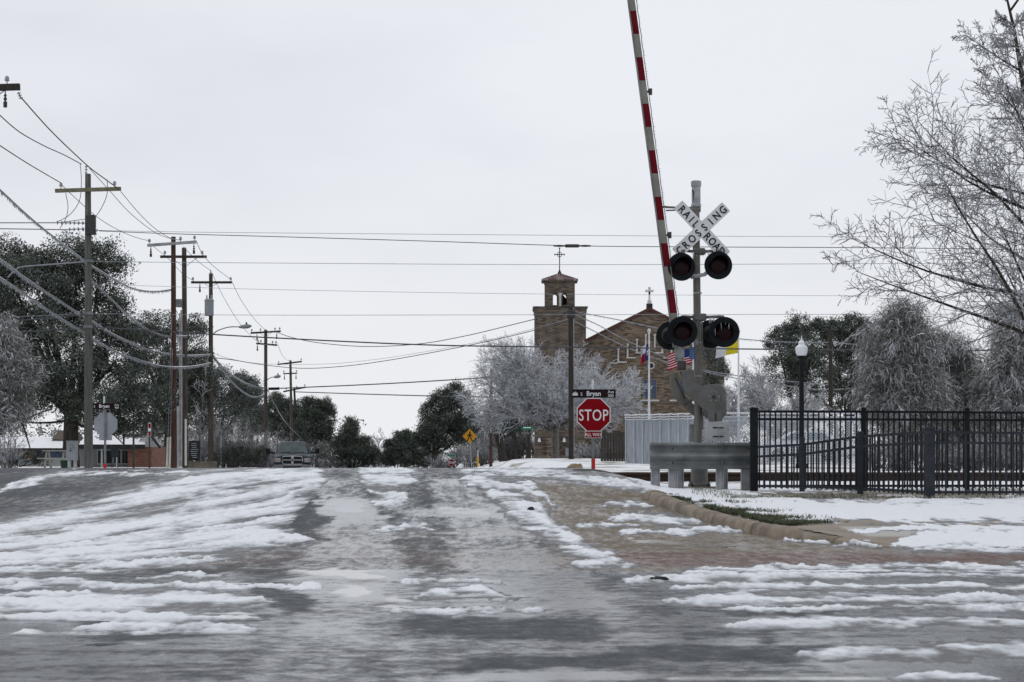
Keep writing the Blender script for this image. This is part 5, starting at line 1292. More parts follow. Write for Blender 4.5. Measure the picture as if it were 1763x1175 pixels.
# ---------------------------------------------------------------- church
def church():
    Yc = 204.0; s = sc_at(Yc); B = Vector((PX(1118,Yc), Yc, -.35)); t = thing('church', 'brown masonry church with square bell tower and gabled front topped by crosses', 'church', B)
    def q(px, py, y=0): v = P(px,py,Yc)-B; return Vector((v.x, y, v.z))
    pk = q(1118,533); hw = 7.7; ez = pk.z - hw*.5
    front = MB().prism([(-hw,-1),(hw,-1),(hw,ez),(0,pk.z),(-hw,ez)], 22).build('nave', M['church'], t, flat=True)
    cp = MB()
    for sg in (-1,1):
        cp.bar((sg*(hw+.15),-.12,ez-.02), (0,-.12,pk.z+.06), .5,.28)
        cp.add([(sg*(hw+.4),.2,ez-.1),(0,.2,pk.z+.16),(0,22.2,pk.z+.16),(sg*(hw+.4),22.2,ez-.1)], [(0,1,2,3)])
    cp.build('coping', M['red_coping'], t)
    # stone cross over the gable
    cx = MB(); b = q(1118,531); z = b.z
    cx.box((0,-.1,z+.2),(.62,.5,.5)); ped = cx.build('cross_pedestal', M['dark_void'], t)
    c = MB().box((0,-.1,z+.62),(.4,.35,.34)); c.prism([(-.1,z+.75),(.1,z+.75),(.08,z+1.7),(-.08,z+1.7)], .16, Matrix.Translation((0,-.18,0)))
    c.prism([(-.42,z+1.62),(-.42,z+1.88),(-.12,z+1.84),(-.15,z+2.15),(.15,z+2.15),(.12,z+1.84),(.42,z+1.88),(.42,z+1.62),(.12,z+1.66),(.09,z+1.4),(-.09,z+1.4),(-.12,z+1.66)], .16, Matrix.Translation((0,-.18,0)))
    c.build('stone_cross', M['stone'], t, flat=True)
    # stepped blind arcade: short colonnettes on ledges
    rows = [(1049,1064,625.5,None),(1062,1079,624,600),(1078,1094,616.5,592),(1094,1111,608,584),(1109,1128,600.5,576)]
    for i, (x0, x1, yb, yt) in enumerate(rows):
        for sg in ((-1,1) if i < 4 else (1,)):
            def mx(px): return q(px,0).x if sg > 0 else -q(px,0).x
            a, b2 = sorted((mx(x0), mx(x1)))
            lg = MB().box(((a+b2)/2,-.14,q(0,yb).z),(b2-a,.34,.13)).build('ledge', M['stone'], t)
            if yt:
                xs = [mx(x0+2.2)] if i < 4 else [q(1111.5,0).x, q(1127,0).x]
                for xx in xs:
                    zb, zt = q(0,yb).z+.06, q(0,yt).z
                    MB().lathe([(.13,0),(.1,.06),(.085,zt-zb-.2),(.16,zt-zb-.08),(.16,zt-zb),(0,zt-zb)], 10, Matrix.Translation((xx,-.16,zb))).build('colonnette', M['stone'], t)
    rd = MB().lathe([(.36,0),(.36,.1),(.25,.12),(.25,.05),(0,.05)], 16, face_cam(q(1121,630,0))).build('roundel', M['stone'], t)
    MB().lathe([(.24,0),(.24,.07),(0,.07)], 16, face_cam(q(1121,630,0))).build('glass', M['dark_void'], rd)
    for cxp in (1118.5, 1168, 1069):
        f = MB().box(q(cxp-7,671,-.04),(.62,.2,2.15)).box(q(cxp+7,671,-.04),(.62,.2,2.15)).build('window', mat('brown stone surround',(.19,.165,.135),.8), t)
        for dx in (-7,7):
            MB().box(q(cxp+dx,670,-.16),(.42,.06,1.85)).build('glass', M['glass_blue'], f)
            MB().box(q(cxp+dx,668,-.2),(.42,.04,.06)).box(q(cxp+dx,676,-.2),(.42,.04,.05)).build('glazing_bar', M['dark_metal'], f)
        MB().box(q(cxp,690,-.16),(1.9,.4,.16)).build('sill', M['stone'], f)
    # bell tower
    tw = -4.0
    x0, x1 = q(920,0).x, q(1006.5,0).x; w = x1-x0; xm = (x0+x1)/2; zt = q(0,541).z
    tb = MB().box((xm,tw+w/2,zt/2-.5),(w,w,zt+1)).build('tower', M['church_tower'], t)
    pr = MB().box((xm,tw+w/2,zt+.1),(w+.14,w+.14,.4)).box((xm,tw+w/2,zt+.36),(w+.3,w+.3,.14)).build('parapet', M['church_tower'], t)
    MB().box((xm,tw+w/2,zt+.46),(w+.38,w+.38,.07)).build('parapet_cap', M['dark_void'], t)
    # belfry: four piers and arched heads
    bx0, bx1 = q(937.5,0).x, q(988,0).x; bw = bx1-bx0; bm = (bx0+bx1)/2; z0 = zt+.45; z1 = q(0,491).z; yb = tw+w/2-.2
    def arch_wall(Mx):
        m = MB(); H = z1-z0; o1 = (q(951,0).x-bm, q(958.5,0).x-bm); o2 = (q(967,0).x-bm, q(974.5,0).x-bm)
        spring = q(0,512).z-z0
        cols = [(-bw/2,o1[0]),(o1[1],o2[0]),(o2[1],bw/2)]
        for a, b2 in cols: m.prism([(a,0),(b2,0),(b2,H),(a,H)], .35, Mx)
        for a, b2 in (o1,o2):
            r = (b2-a)/2; c = (a+b2)/2; n = 8
            pts = [(c+r*math.cos(math.pi*(1-k/n)), spring+r*math.sin(math.pi*(1-k/n))) for k in range(n+1)]
            for k in range(n): m.prism([pts[k], pts[k+1], (pts[k+1][0],H), (pts[k][0],H)], .35, Mx)
            m.prism([(a,0),(b2,0),(b2,.25),(a,.25)], .35, Mx)
        return m
    bel = MB()
    for k in range(2):
        R = Matrix.Translation((bm, yb, z0)) @ Matrix.Rotation(k*math.pi, 4, 'Z') @ Matrix.Translation((0,-bw/2,0))
        a = arch_wall(R); bel.add(a.v, a.f)
    bel.box((bx0+.2,yb,(z0+z1)/2),(.36,bw-.72,z1-z0)).box((bx1-.2,yb,(z0+z1)/2),(.36,bw-.72,z1-z0))
    bo = bel.build('belfry', M['church_tower'], t, flat=True)
    MB().lathe([(.16,0),(.12,.1),(.12,q(0,511).z-z0-.2),(.19,q(0,511).z-z0-.05),(.19,q(0,511).z-z0+.1),(0,q(0,511).z-z0+.1)], 12, Matrix.Translation((q(963,0).x, yb-bw/2+.05-.16, z0))).build('column', M['stone'], bo)
    MB().prism([(.0,0),(1.1,0),(.5,1.0),(.05,1.5)], .8, Matrix.Translation((bm+.15,yb-.4,z0))).build('bell_frame', M['dark_void'], bo)
    MB().box((bm,yb,z1+.06),(bw+.1,bw+.1,.16)).box((bm,yb,z1+.2),(bw+.3,bw+.3,.12)).build('cornice', M['church_tower'], t)
    rz = z1+.26; ah = q(0,474).z-rz; e = bw/2+.32
    rf = MB().add([(bm-e,yb-e,rz),(bm+e,yb-e,rz),(bm+e,yb+e,rz),(bm-e,yb+e,rz),(bm,yb,rz+ah),(bm-e,yb-e,rz-.1),(bm+e,yb-e,rz-.1),(bm+e,yb+e,rz-.1),(bm-e,yb+e,rz-.1)], [(0,1,4),(1,2,4),(2,3,4),(3,0,4),(5,6,1,0),(6,7,2,1),(7,8,3,2),(8,5,0,3),(8,7,6,5)])
    for k in range(4):
        R = Matrix.Translation((bm,yb,rz)) @ Matrix.Rotation(k*math.pi/2,4,'Z')
        for i in range(15):
            x = -e + (i+.5)*2*e/15; f = 1-abs(x)/e
            a = R @ Vector((x,-e,.03)); b2 = R @ Vector((x,-e*(1-f),.03+ah*f)); rf.tube([a,b2],.06,5)
    rfo = rf.build('tower_roof', M['tile'], t)
    zc = rz+ah
    c = MB().lathe([(.28,-.15),(.14,.2),(.05,.4),(.05,2.55),(0,2.6)], 10, Matrix.Translation((bm,yb,zc)))
    c.box((bm,yb,zc+1.95),(1.0,.07,.09))
    for sx in (-.5,.5): c.box((bm+sx,yb,zc+1.95),(.08,.08,.18))
    c.box((bm,yb,zc+2.6),(.18,.08,.08))
    c.tube([Vector((bm+.24*math.cos(a),yb,zc+1.95+.24*math.sin(a))) for a in np.linspace(0,2*math.pi,19)], .035, 6)
    c.build('iron_cross', M['dark_metal'], t)
    # tower doorway with wall lanterns, plinth
    MB().box((xm,tw+w/2-.02,.15),(w+.25,w+.25,1.0)).build('plinth', M['stone_wall'], t)
    for px in (927.5, 969.5):
        l = MB().box(q(px,758,tw-.2),(.3,.3,.42),taper=.7).build('wall_lantern', M['white_paint'], t); MB().box(q(px,754,tw-.2),(.36,.36,.06)).build('lantern_cap', M['dark_metal'], l)
    for px in (944, 957):
        MB().box(q(px,776,tw-.18),(.5,.35,2.6)).build('pilaster', M['church'], t)
    MB().box(q(950.5,778,tw-.05),(.5,.2,2.3)).build('door', M['dark_void'], t)
    MB().box(q(976,779,tw-.3),(.55,.1,.85)).build('notice_case', M['light_metal'], t)
church()

# ---------------------------------------------------------------- flags
def flagpole(px, py_t, Yf, label, r=.05):
    x = PX(px,Yf); zb = z_at(x,Yf); h = PZ(py_t,Yf)-zb; t = thing('flagpole', label, 'flagpole', (x,Yf,zb))
    MB().lathe([(r*1.5,-.2),(r*1.3,h*.3),(r*.75,h-.12),(0,h-.1)], 12).build('shaft', M['white_pole'], t)
    MB().lathe([(0,h-.14),(.05,h-.13),(.07,h-.1),(.04,h-.05),(.09,h+.0),(.1,h+.06),(.06,h+.14),(0,h+.16)], 12).build('finial', M['white_pole'], t)
def flag(label, px, py0, py1, Yf, fx, fz, H, colour, mats, seed):
    nu, nv = 26, 20; V = []; Fq = []; mi = []
    top = P(px, py0, Yf)
    L = H*1.5
    for j in range(nv+1):
        for i in range(nu+1):
            u, v = i/nu, j/nv
            w = math.sin(u*9+seed+v*1.5)*.10*u**.5
            V.append((fx*u + .06*math.sin(u*7+v*2), w + .03*math.sin(v*9), -H*v*(1-.15*u) + fz*u*(1+.25*v) ))
    for j in range(nv):
        for i in range(nu):
            a = j*(nu+1)+i; Fq.append((a, a+1, a+nu+2, a+nu+1)); mi.append(colour((i+.5)/nu, (j+.5)/nv))
    o = np_mesh('flag', V, Fq, mats, mi=mi); o.location = top
    so = o.modifiers.new('cloth', 'SOLIDIFY'); so.thickness = .012
    return tag(o, label, 'flag')
def texas(u, v):
    if u < .36:
        dx, dy = (u-.18)/.36*1.0, (v-.5); rr = math.hypot(dx*1.0, dy*1.1); a = math.atan2(dx, -dy)
        k = .30*(.62 + .38*math.cos(5*a))
        return 1 if rr < k*.9 else 0
    return 1 if v < .5 else 2
def usa(u, v):
    if u < .42 and v < .54: return 0
    return 2 if int(v*13) % 2 == 0 else 1
flagpole(1117.5, 571, 106, 'white flagpole with ball finial in front of the church gable')
flag('red white and blue flag with one star hanging limp in front of the church gable', 1116.5, 590, 626, 106, -.46, -.36, .9, texas, [M['flag_blue'],M['flag_white'],M['flag_red']], 1)
flagpole(1193.5, 592, 105, 'white flagpole hidden mostly behind the signal mast')
flag('striped red and white flag with blue canton partly behind the gate arm', 1192.5, 597, 632, 105, -1.36, -.42, .86, usa, [M['flag_blue'],M['flag_white'],M['flag_red']], 2)
flagpole(1271.5, 573, 104, 'white flagpole right of the lower signal lamps')
flag('yellow and white flag hanging right of the lower signal lamps', 1270.5, 583, 607, 104, -1.2, -.32, .75, lambda u, v: 0 if u < .48 else 1, [M['flag_yellow'],M['flag_white']], 3)

# ---------------------------------------------------------------- fences behind the yard
def white_fence():
    Yf = 86; a, b = Vector((PX(1079,Yf),Yf,0)), Vector((PX(1203,80),80,0)); B = Vector((a.x,a.y,z_at(a.x,a.y))); t = thing('slatted_fence', 'pale iced privacy fence with barbed top rails in front of the church', 'fence', B)
    d = b-a; L = d.length; n = 8; ang = math.atan2(d.y,d.x); R = Matrix.Rotation(ang,4,'Z')
    zt0, zt1 = PZ(724,Yf)-B.z, PZ(722,80)-B.z; zb0 = z_at(a.x,a.y)-B.z-.1; zb1 = z_at(b.x,b.y)-B.z-.1
    def at(f, z, y=0): v = Vector((d.x*f, d.y*f, 0)) + R @ Vector((0,y,0)); v.z = z; return v
    for k in range(n):
        f0, f1 = k/n+.006, (k+1)/n-.006
        z0a, z1a = zt0+(zt1-zt0)*f0, zt0+(zt1-zt0)*f1
        V = [at(f0,zb0,-.02),at(f1,zb1,-.02),at(f1,z1a,-.02),at(f0,z0a,-.02),at(f0,zb0,.02),at(f1,zb1,.02),at(f1,z1a,.02),at(f0,z0a,.02)]
        MB().add(V, [(0,1,2,3),(5,4,7,6),(3,2,6,7),(1,0,4,5),(0,3,7,4),(2,1,5,6)]).build('slat_panel', M['slats'], t)
    for k in range(n+1):
        f = k/n; zt = zt0+(zt1-zt0)*f
        MB().tube([at(f,zb0-.1,-.05), at(f,zt,-.05), at(f+.022,zt+.24,-.16)], .03, 8).build('post', M['iced_wire'], t)
    for i, (dz, y) in enumerate(((.02,-.04),(.12,-.1),(.22,-.15))):
        MB().tube([at(f/20+.011*i,zt0+(zt1-zt0)*f/20+dz+.015*math.sin(f*2.1),y) for f in range(21)], .028, 6).build('top_wire', M['ice'], t)
white_fence()
def chain_fence():
    Yf = 84; xa, xb = PX(1203,Yf), PX(1500,Yf); B = Vector((xa,Yf,z_at(xa,Yf))); t = thing('chain_link_fence', 'frosted chain link fence behind the lamp post and parked car', 'fence', B)
    L = xb-xa; zt = PZ(712,Yf)-B.z; zb = -.05; sp = .115; V = []; Fq = []; r = .015
    def strip(p0, p1, y):
        d = Vector((p1[0]-p0[0],0,p1[1]-p0[1])); n = Vector((-d.z,0,d.x)).normalized()*r; o = len(V)
        for p in (p0,p1):
            c = Vector((p[0],y,p[1])); V.extend([c+n, c+Vector((0,-r,0)), c-n, c+Vector((0,r,0))])
        for k in range(4): Fq.append((o+k,o+(k+1)%4,o+4+(k+1)%4,o+4+k))
    H = zt-zb-.12; n = int((L+H)/sp)
    for k in range(n):
        x = k*sp
        for sg in (1,-1):
            x0, x1 = (x-H, x) ; z0, z1 = (zb, zb+H) if sg > 0 else (zb+H, zb)
            if x0 < 0: f = -x0/H; z0 = z0+(z1-z0)*f; x0 = 0
            if x1 > L: f = (x1-L)/(x1-x0); z1 = z1-(z1-z0)*f; x1 = L
            if x1-x0 > .02: strip((x0,z0),(x1,z1), .008*sg)
    np_mesh('mesh_panel', [tuple(v) for v in V], Fq, M['iced_wire'], t)
    for z, r2 in ((zt,.04),(zt-.16,.032),(zt-.32,.03)): MB().tube([(0,0,z),(L,0,z)], r2, 8).build('rail', M['ice'] if z == zt else M['iced_wire'], t)
    for k in range(6): x = L*k/5; MB().tube([(x,.03,-.2),(x,.03,zt+.06)], .038, 8).build('post', M['galv'], t)
chain_fence()
def board_fence():
    Yf = 98; xa, xb = PX(1034,Yf), PX(1079,Yf); B = Vector((xa,Yf,z_at(xa,Yf))); t = thing('board_fence', 'dark weathered board fence left of the pale slatted fence', 'fence', B)
    L = xb-xa; n = 9; rng = random.Random(2); w = L/n
    m = MB()
    for k in range(n): h = PZ(743-4*k/n*0,Yf)-B.z + rng.uniform(-.06,.06); m.box(((k+.5)*w,0,h/2-.05),(w-.012,.03,h+.1))
    m.build('boards', M['fence_wood'], t)
    for z in (.35,1.3): MB().box((L/2,.05,z),(L,.05,.1)).build('rail', M['fence_wood'], t)
board_fence()

# ---------------------------------------------------------------- houses on the left
def house_brick():
    Yh = 108; s = sc_at(Yh); B = Vector((PX(200,Yh), Yh, -.05)); t = thing('brick_house', 'low house with snow covered roof and red brick end wall beyond the left kerb', 'house', B)
    def q(px, py, y=0): v = P(px,py,Yh)-B; return Vector((v.x, y, v.z))
    x0, x1, xr = q(150,0).x, q(221,0).x, q(262,0).x; ze = q(0,770).z
    MB().box(((x0+x1)/2,2.3,ze/2-.2),(x1-x0,4,ze+.4)).build('wall', M['siding'], t)
    MB().box(((x1+xr)/2,2.0,ze/2-.2),(xr-x1-.004,4.4,ze+.4)).build('brick_wall', M['brick_red'], t)
    for i in range(4):
        xa = q(166+i*14,0).x; f = MB().box((xa+.2,.27,ze*.55),(.42,.08,.8)).build('window', M['siding_pale'], t); MB().box((xa+.2,.22,ze*.55),(.34,.04,.7)).build('pane', M['dark_void'], f)
    for i in range(3): MB().box((q(150+26*i,0).x+.05,-.35,ze/2),(.09,.09,ze)).build('post', M['siding_pale'], t)
    zr = q(0,744).z + .35
    rx0, rx1 = q(140,0).x, q(254,0).x
    rf = MB().add([(rx0,-.7,ze-.02),(rx1,-.7,ze-.02),(rx1-.75,2.6,zr),(rx0+.2,2.6,zr),(rx0,-.7,ze+.13),(rx1,-.7,ze+.13),(rx1-.75,2.6,zr+.14),(rx0+.2,2.6,zr+.14),(rx1,5.0,ze+.1),(rx0,5.0,ze+.1)],
      [(4,5,6,7),(0,4,7,3),(1,2,6,5),(6,8,9,7)]).build('roof', M['roof_snow'], t)
    MB().box(((rx0+rx1)/2,-.72,ze+.02),(rx1-rx0,.08,.24)).build('fascia', M['dark_void'], rf)
    gx = q(263,0).x
    MB().prism([(x1+.2,ze),(gx+.35,ze),(gx-.3,ze+.75),(x1+1.0,ze+1.05)], .1, Matrix.Translation((.15,-.25,0))).build('gable', M['siding_pale'], t)
    MB().bar((rx1+.1,-.5,ze+.85),(gx+.5,-.5,ze-.05),.3,.09).build('barge_board', M['dark_void'], rf)
    MB().lathe([(0,.25),(.35,.22),(.55,.1),(.6,0)], 14, Matrix.Translation((q(238,0).x,.9,q(0,752).z)) @ Matrix.Scale(2.0,4,(1,0,0)) @ Matrix.Scale(.7,4,(0,0,1))).build('bare_patch', M['dark_void'], rf)
house_brick()
def house_pale():
    Yh = 118; B = Vector((PX(60,Yh), Yh, -.05)); t = thing('pale_house', 'pale sided house half hidden behind the live oak at far left', 'house', B)
    def q(px, py, y=0): v = P(px,py,Yh)-B; return Vector((v.x, y, v.z))
    x0, x1 = q(-40,0).x, q(118,0).x; ze = q(0,773).z
    MB().box(((x0+x1)/2,2.6,ze/2-.2),(x1-x0,4.6,ze+.4)).build('wall', M['siding_pale'], t)
    for px in (70,96):
        f = MB().box(q(px,783,.27),(.8,.08,.5)).build('window', M['dark_void'], t); MB().box(q(px,783,.22),(.7,.04,.4)).build('pane', M['glass_blue'], f)
    zr = q(0,752).z
    rf = MB().add([(x0,-.5,ze),(x1+.3,-.5,ze),(x1-.9,2.6,zr),(x0,2.6,zr),(x1+.3,5.7,ze),(x0,5.7,ze)],[(0,1,2,3),(1,4,2),(3,2,4,5)]).build('roof', M['roof_snow'], t)
    MB().box(((x0+x1)/2+.15,-.52,ze-.06),(x1-x0+.3,.08,.2)).build('fascia', M['dark_void'], rf)
    MB().box(q(47,783,-.6),(1.2,.1,.4)).build('orange_panel', mat('orange red banner',(.26,.08,.045),.6,var=.2), t)
    zr2 = q(0,741).z
    MB().add([(q(78,0).x,1.5,zr-.15),(q(122,0).x,1.5,zr-.25),(q(113,0).x,2.6,zr2),(q(84,0).x,2.6,zr2),(q(122,0).x,4.5,zr-.25),(q(78,0).x,4.5,zr-.15)],[(0,1,2,3),(2,1,4),(3,2,4,5),(0,3,5)]).build('dormer_roof', mat('brown shingles',(.12,.10,.085),.9), rf)
house_pale()

# ---------------------------------------------------------------- vehicles
def loft(rows, y_list=None):
    """rows: list of rings, same count"""
    V = []; Fs = []; n = len(rows[0])
    for r in rows: V += [tuple(p) for p in r]
    for i in range(len(rows)-1):
        for j in range(n-1): a = i*n+j; Fs.append((a, a+1, a+n+1, a+n))
    return V, Fs
def pickup():
    Yv = 107; x = PX(503.5,Yv); B = Vector((x,Yv,z_at(x,Yv)+.08)); t = thing('pickup_truck', 'dark blue pickup truck with chrome crosshair grille facing down the snowy road', 'pickup truck', B, rz=.10)
    # body: half sections from front (y=0) to back, x half width profile per height
    def section(y, pts):  # pts from bottom centre outwards up to top centre
        return [(-px_, y, pz) for px_, pz in pts] + [(px_, y, pz) for px_, pz in reversed(pts)]
    S = []
    S.append(section(.02, [(.80,.50),(.93,.52),(.95,.80),(.93,1.02),(.88,1.10),(.70,1.14),(.40,1.17),(.0,1.18)]))
    S.append(section(.12, [(.80,.45),(.98,.48),(1.0,.80),(.98,1.06),(.93,1.15),(.72,1.20),(.42,1.24),(.0,1.22)]))
    S.append(section(.60, [(.80,.45),(1.0,.48),(1.01,.80),(.99,1.08),(.95,1.19),(.74,1.27),(.44,1.30),(.0,1.27)]))
    S.append(section(1.25, [(.80,.45),(1.0,.48),(1.01,.80),(.99,1.10),(.95,1.24),(.74,1.31),(.44,1.34),(.0,1.32)]))
    V, Fs = loft(S); m = MB().add(V, Fs)
    m.add(S[0], [tuple(range(len(S[0])))])
    S2 = [section(y, [(.80,.45),(1.0,.48),(1.01,.80),(.99,1.12),(.96,1.26),(.7,1.3),(.4,1.3),(0,1.3)]) for y in (1.25,3.6,5.7)]
    V, Fs = loft(S2); m.add(V, Fs); m.add(S2[-1], [tuple(reversed(range(len(S2[-1]))))])
    body = m.build('body', M['truck_paint'], t)
    # cab
    C = []
    for y, w0, w1, zb, zt in ((1.2,.90,.86,1.27,1.29),(1.85,.90,.72,1.27,1.90),(2.2,.90,.72,1.27,1.955),(3.3,.90,.72,1.27,1.95),(3.7,.9,.74,1.27,1.86)):
        C.append([(-w0,y,zb),(-w1,y,zt-.05),(-w1+.1,y,zt),(0,y,zt+.012),(w1-.1,y,zt),(w1,y,zt-.05),(w0,y,zb)])
    V, Fs = loft(C); cb = MB().add(V, Fs); cb.add(C[-1], [tuple(reversed(range(7)))]); cab = cb.build('cab', M['truck_paint'], t)
    def wsp(f, s): # windscreen point: f 0..1 up, s -1..1 across
        y = 1.22+.60*f; z = 1.31+.555*f; w = .83-.15*f; return Vector((s*w, y-.035, z+.02-.0*abs(s)))
    MB().add([wsp(0,-1),wsp(0,0)+Vector((0,-.04,0)),wsp(0,1),wsp(1,.98),wsp(1,0)+Vector((0,-.02,.01)),wsp(1,-.98)], [(0,1,4,5),(1,2,3,4)]).build('windscreen', M['windscreen'], cab)
    w = MB()
    for x0, x1 in ((-.62,-.08),(.05,.6)): w.bar(wsp(.03,x0/.8)+Vector((0,-.03,.0)), wsp(.10,x1/.8)+Vector((0,-.05,.01)), .025,.02)
    w.build('wiper', M['rubber'], cab)
    MB().tube([wsp(.98,0)+Vector((0,.1,.08)), wsp(.98,0)+Vector((0,.12,.14))], .02, 6).build('aerial', M['rubber'], cab)
    for sg in (-1,1):
        MB().add([(sg*.905,1.5,1.33),(sg*.905,3.4,1.33),(sg*.75,3.3,1.86),(sg*.745,2.0,1.86)], [(0,1,2,3)]).build('side_window', M['windscreen'], cab)
        mr = MB().bar((sg*.95,1.45,1.33),(sg*1.3,1.35,1.38),.07,.09).box((sg*1.33,1.33,1.44),(.22,.13,.29)).build('wing_mirror', M['rubber'], t, bevel=.03)
        hl = MB().prism([(-.165,-.115),(.165,-.125),(.165,.11),(-.09,.115),(-.165,.07)] if sg < 0 else [(-.165,-.125),(.165,-.115),(.165,.07),(.09,.115),(-.165,.11)], .12, Matrix.Translation((sg*.795,-.03,.955))).build('headlight', M['headlamp'], t, bevel=.01)
        MB().box((sg*.905,-.035,.95),(.06,.03,.14)).build('indicator', M['amber'], hl)
        for y in (1.0, 4.6):
            R = Matrix.Translation((sg*.86,y,.40)) @ Matrix.Rotation(math.radians(90)*sg,4,'Y')
            wh = MB().lathe([(.2,-.13),(.38,-.13),(.42,-.09),(.42,.09),(.38,.13),(.2,.13)], 24, R).build('wheel', M['rubber'], t); MB().lathe([(.22,.08),(.18,.1),(.06,.12),(0,.12)], 16, R).build('rim', M['galv'], wh)
    # grille with chrome cross
    g0 = MB().prism([(-.50,-.13),(-.44,-.19),(.44,-.19),(.50,-.13),(.52,0),(.47,.15),(.40,.18),(-.40,.18),(-.47,.15),(-.52,0)], .05, Matrix.Translation((0,-.03,.945))).build('grille', M['dark_void'], t)
    ch = MB(); ring = [(-.56,-.02),(-.53,-.15),(-.46,-.215),(0,-.22),(.46,-.215),(.53,-.15),(.56,-.02),(.52,.15),(.44,.205),(0,.215),(-.44,.205),(-.52,.15)]
    pts = [Vector((x2,-.06,.945+z2)) for x2, z2 in ring]; ch.tube(pts+[pts[0]], .026, 8)
    ch.bar((-.53,-.06,.96),(.53,-.06,.96),.05,.042); ch.prism([(-.05,-.2),(.05,-.2),(.075,.21),(-.075,.21)], .06, Matrix.Translation((0,-.1,.945)))
    ch.build('chrome_frame', M['chrome'], g0)
    bd = MB()
    for i in range(5): bd.box((0,-.04,.80+i*.065),(.95,.02,.012))
    bd.build('mesh_bars', M['dark_metal'], g0)
    MB().prism([(-.045,-.06),(.045,-.06),(.05,.03),(.0,.08),(-.05,.03)], .02, Matrix.Translation((0,-.125,.96))).build('emblem', M['dark_metal'], g0)
    bp = MB().prism([(-.99,.42),(.99,.42),(1.0,.60),(.94,.70),(.6,.72),(-.6,.72),(-.94,.70),(-1.0,.60)], .2, Matrix.Translation((0,-.16,0))).build('bumper', mat('dull chrome bumper', (.2,.205,.21), .35, metal=.9), t, bevel=.03)
    MB().box((0,-.168,.57),(1.0,.02,.12)).build('bumper_intake', M['dark_void'], bp)
pickup()
def car():
    Yv = 96; x = PX(1384,Yv); B = Vector((x,Yv,z_at(x,Yv))); t = thing('parked_car', 'frosted pale car parked behind the chain link fence', 'car', B, rz=.0)
    prof = [(-2.15,.35),(-2.2,.62),(-2.1,.88),(-1.35,.98),(-.62,1.42),(-.3,1.5),(.6,1.5),(.95,1.43),(1.55,1.05),(2.05,.98),(2.2,.75),(2.18,.35)]
    MB().prism(prof, 1.7, Matrix.Translation((0,-.85,0))).build('body', M['car_snow'], t, bevel=.06)
    for pts in ([(-1.2,1.02),(-.05,1.02),(-.05,1.40),(-.6,1.40)], [(.05,1.02),(1.2,1.04),(.8,1.38),(.05,1.40)]):
        MB().prism(pts, .02, Matrix.Translation((0,-.862,0))).build('side_window', M['car_glass'], t)
    for xx in (-1.35,1.35):
        for sg in (-1,1):
            R = Matrix.Translation((xx,sg*.78,.32)) @ Matrix.Rotation(math.radians(90)*sg*-1,4,'X')
            w = MB().lathe([(.15,-.1),(.3,-.1),(.32,-.05),(.32,.09),(.15,.1)], 20, R).build('wheel', M['rubber'], t); MB().lathe([(.2,.08),(.15,.1),(0,.11)], 12, R).build('rim', M['galv'], w)
    MB().box((2.14,-.5,.75),(.1,.3,.14)).build('headlight', M['headlamp'], t)
car()
# ---------------------------------------------------------------- trees
def norm(a): return a/np.maximum(np.linalg.norm(a, axis=-1, keepdims=True), 1e-9)
def tubes(pts, rad, sides, shade):
    """pts (n,k,3), rad (n,k) -> verts, quads, per-vertex shade"""
    n, k, _ = pts.shape
    tan = np.empty_like(pts); tan[:,1:-1] = pts[:,2:]-pts[:,:-2]; tan[:,0] = pts[:,1]-pts[:,0]; tan[:,-1] = pts[:,-1]-pts[:,-2]
    tan = norm(tan); ref = np.where(np.abs(tan[...,2:3]) > .9, np.array([1.0,0,0]), np.array([0,0,1.0]))
    a = norm(np.cross(tan, ref)); b = np.cross(tan, a)
    th = np.arange(sides)*2*np.pi/sides
    V = pts[:,:,None,:] + rad[:,:,None,None]*(a[:,:,None,:]*np.cos(th)[None,None,:,None] + b[:,:,None,:]*np.sin(th)[None,None,:,None])
    idx = np.arange(n*k*sides).reshape(n, k, sides); nx = np.roll(idx, -1, 2)
    Fq = np.stack([idx[:,:-1], nx[:,:-1], nx[:,1:], idx[:,1:]], -1).reshape(-1, 4)
    sh = np.broadcast_to(shade[:,None,None], (n,k,sides)).ravel()
    return V.reshape(-1,3), Fq, sh
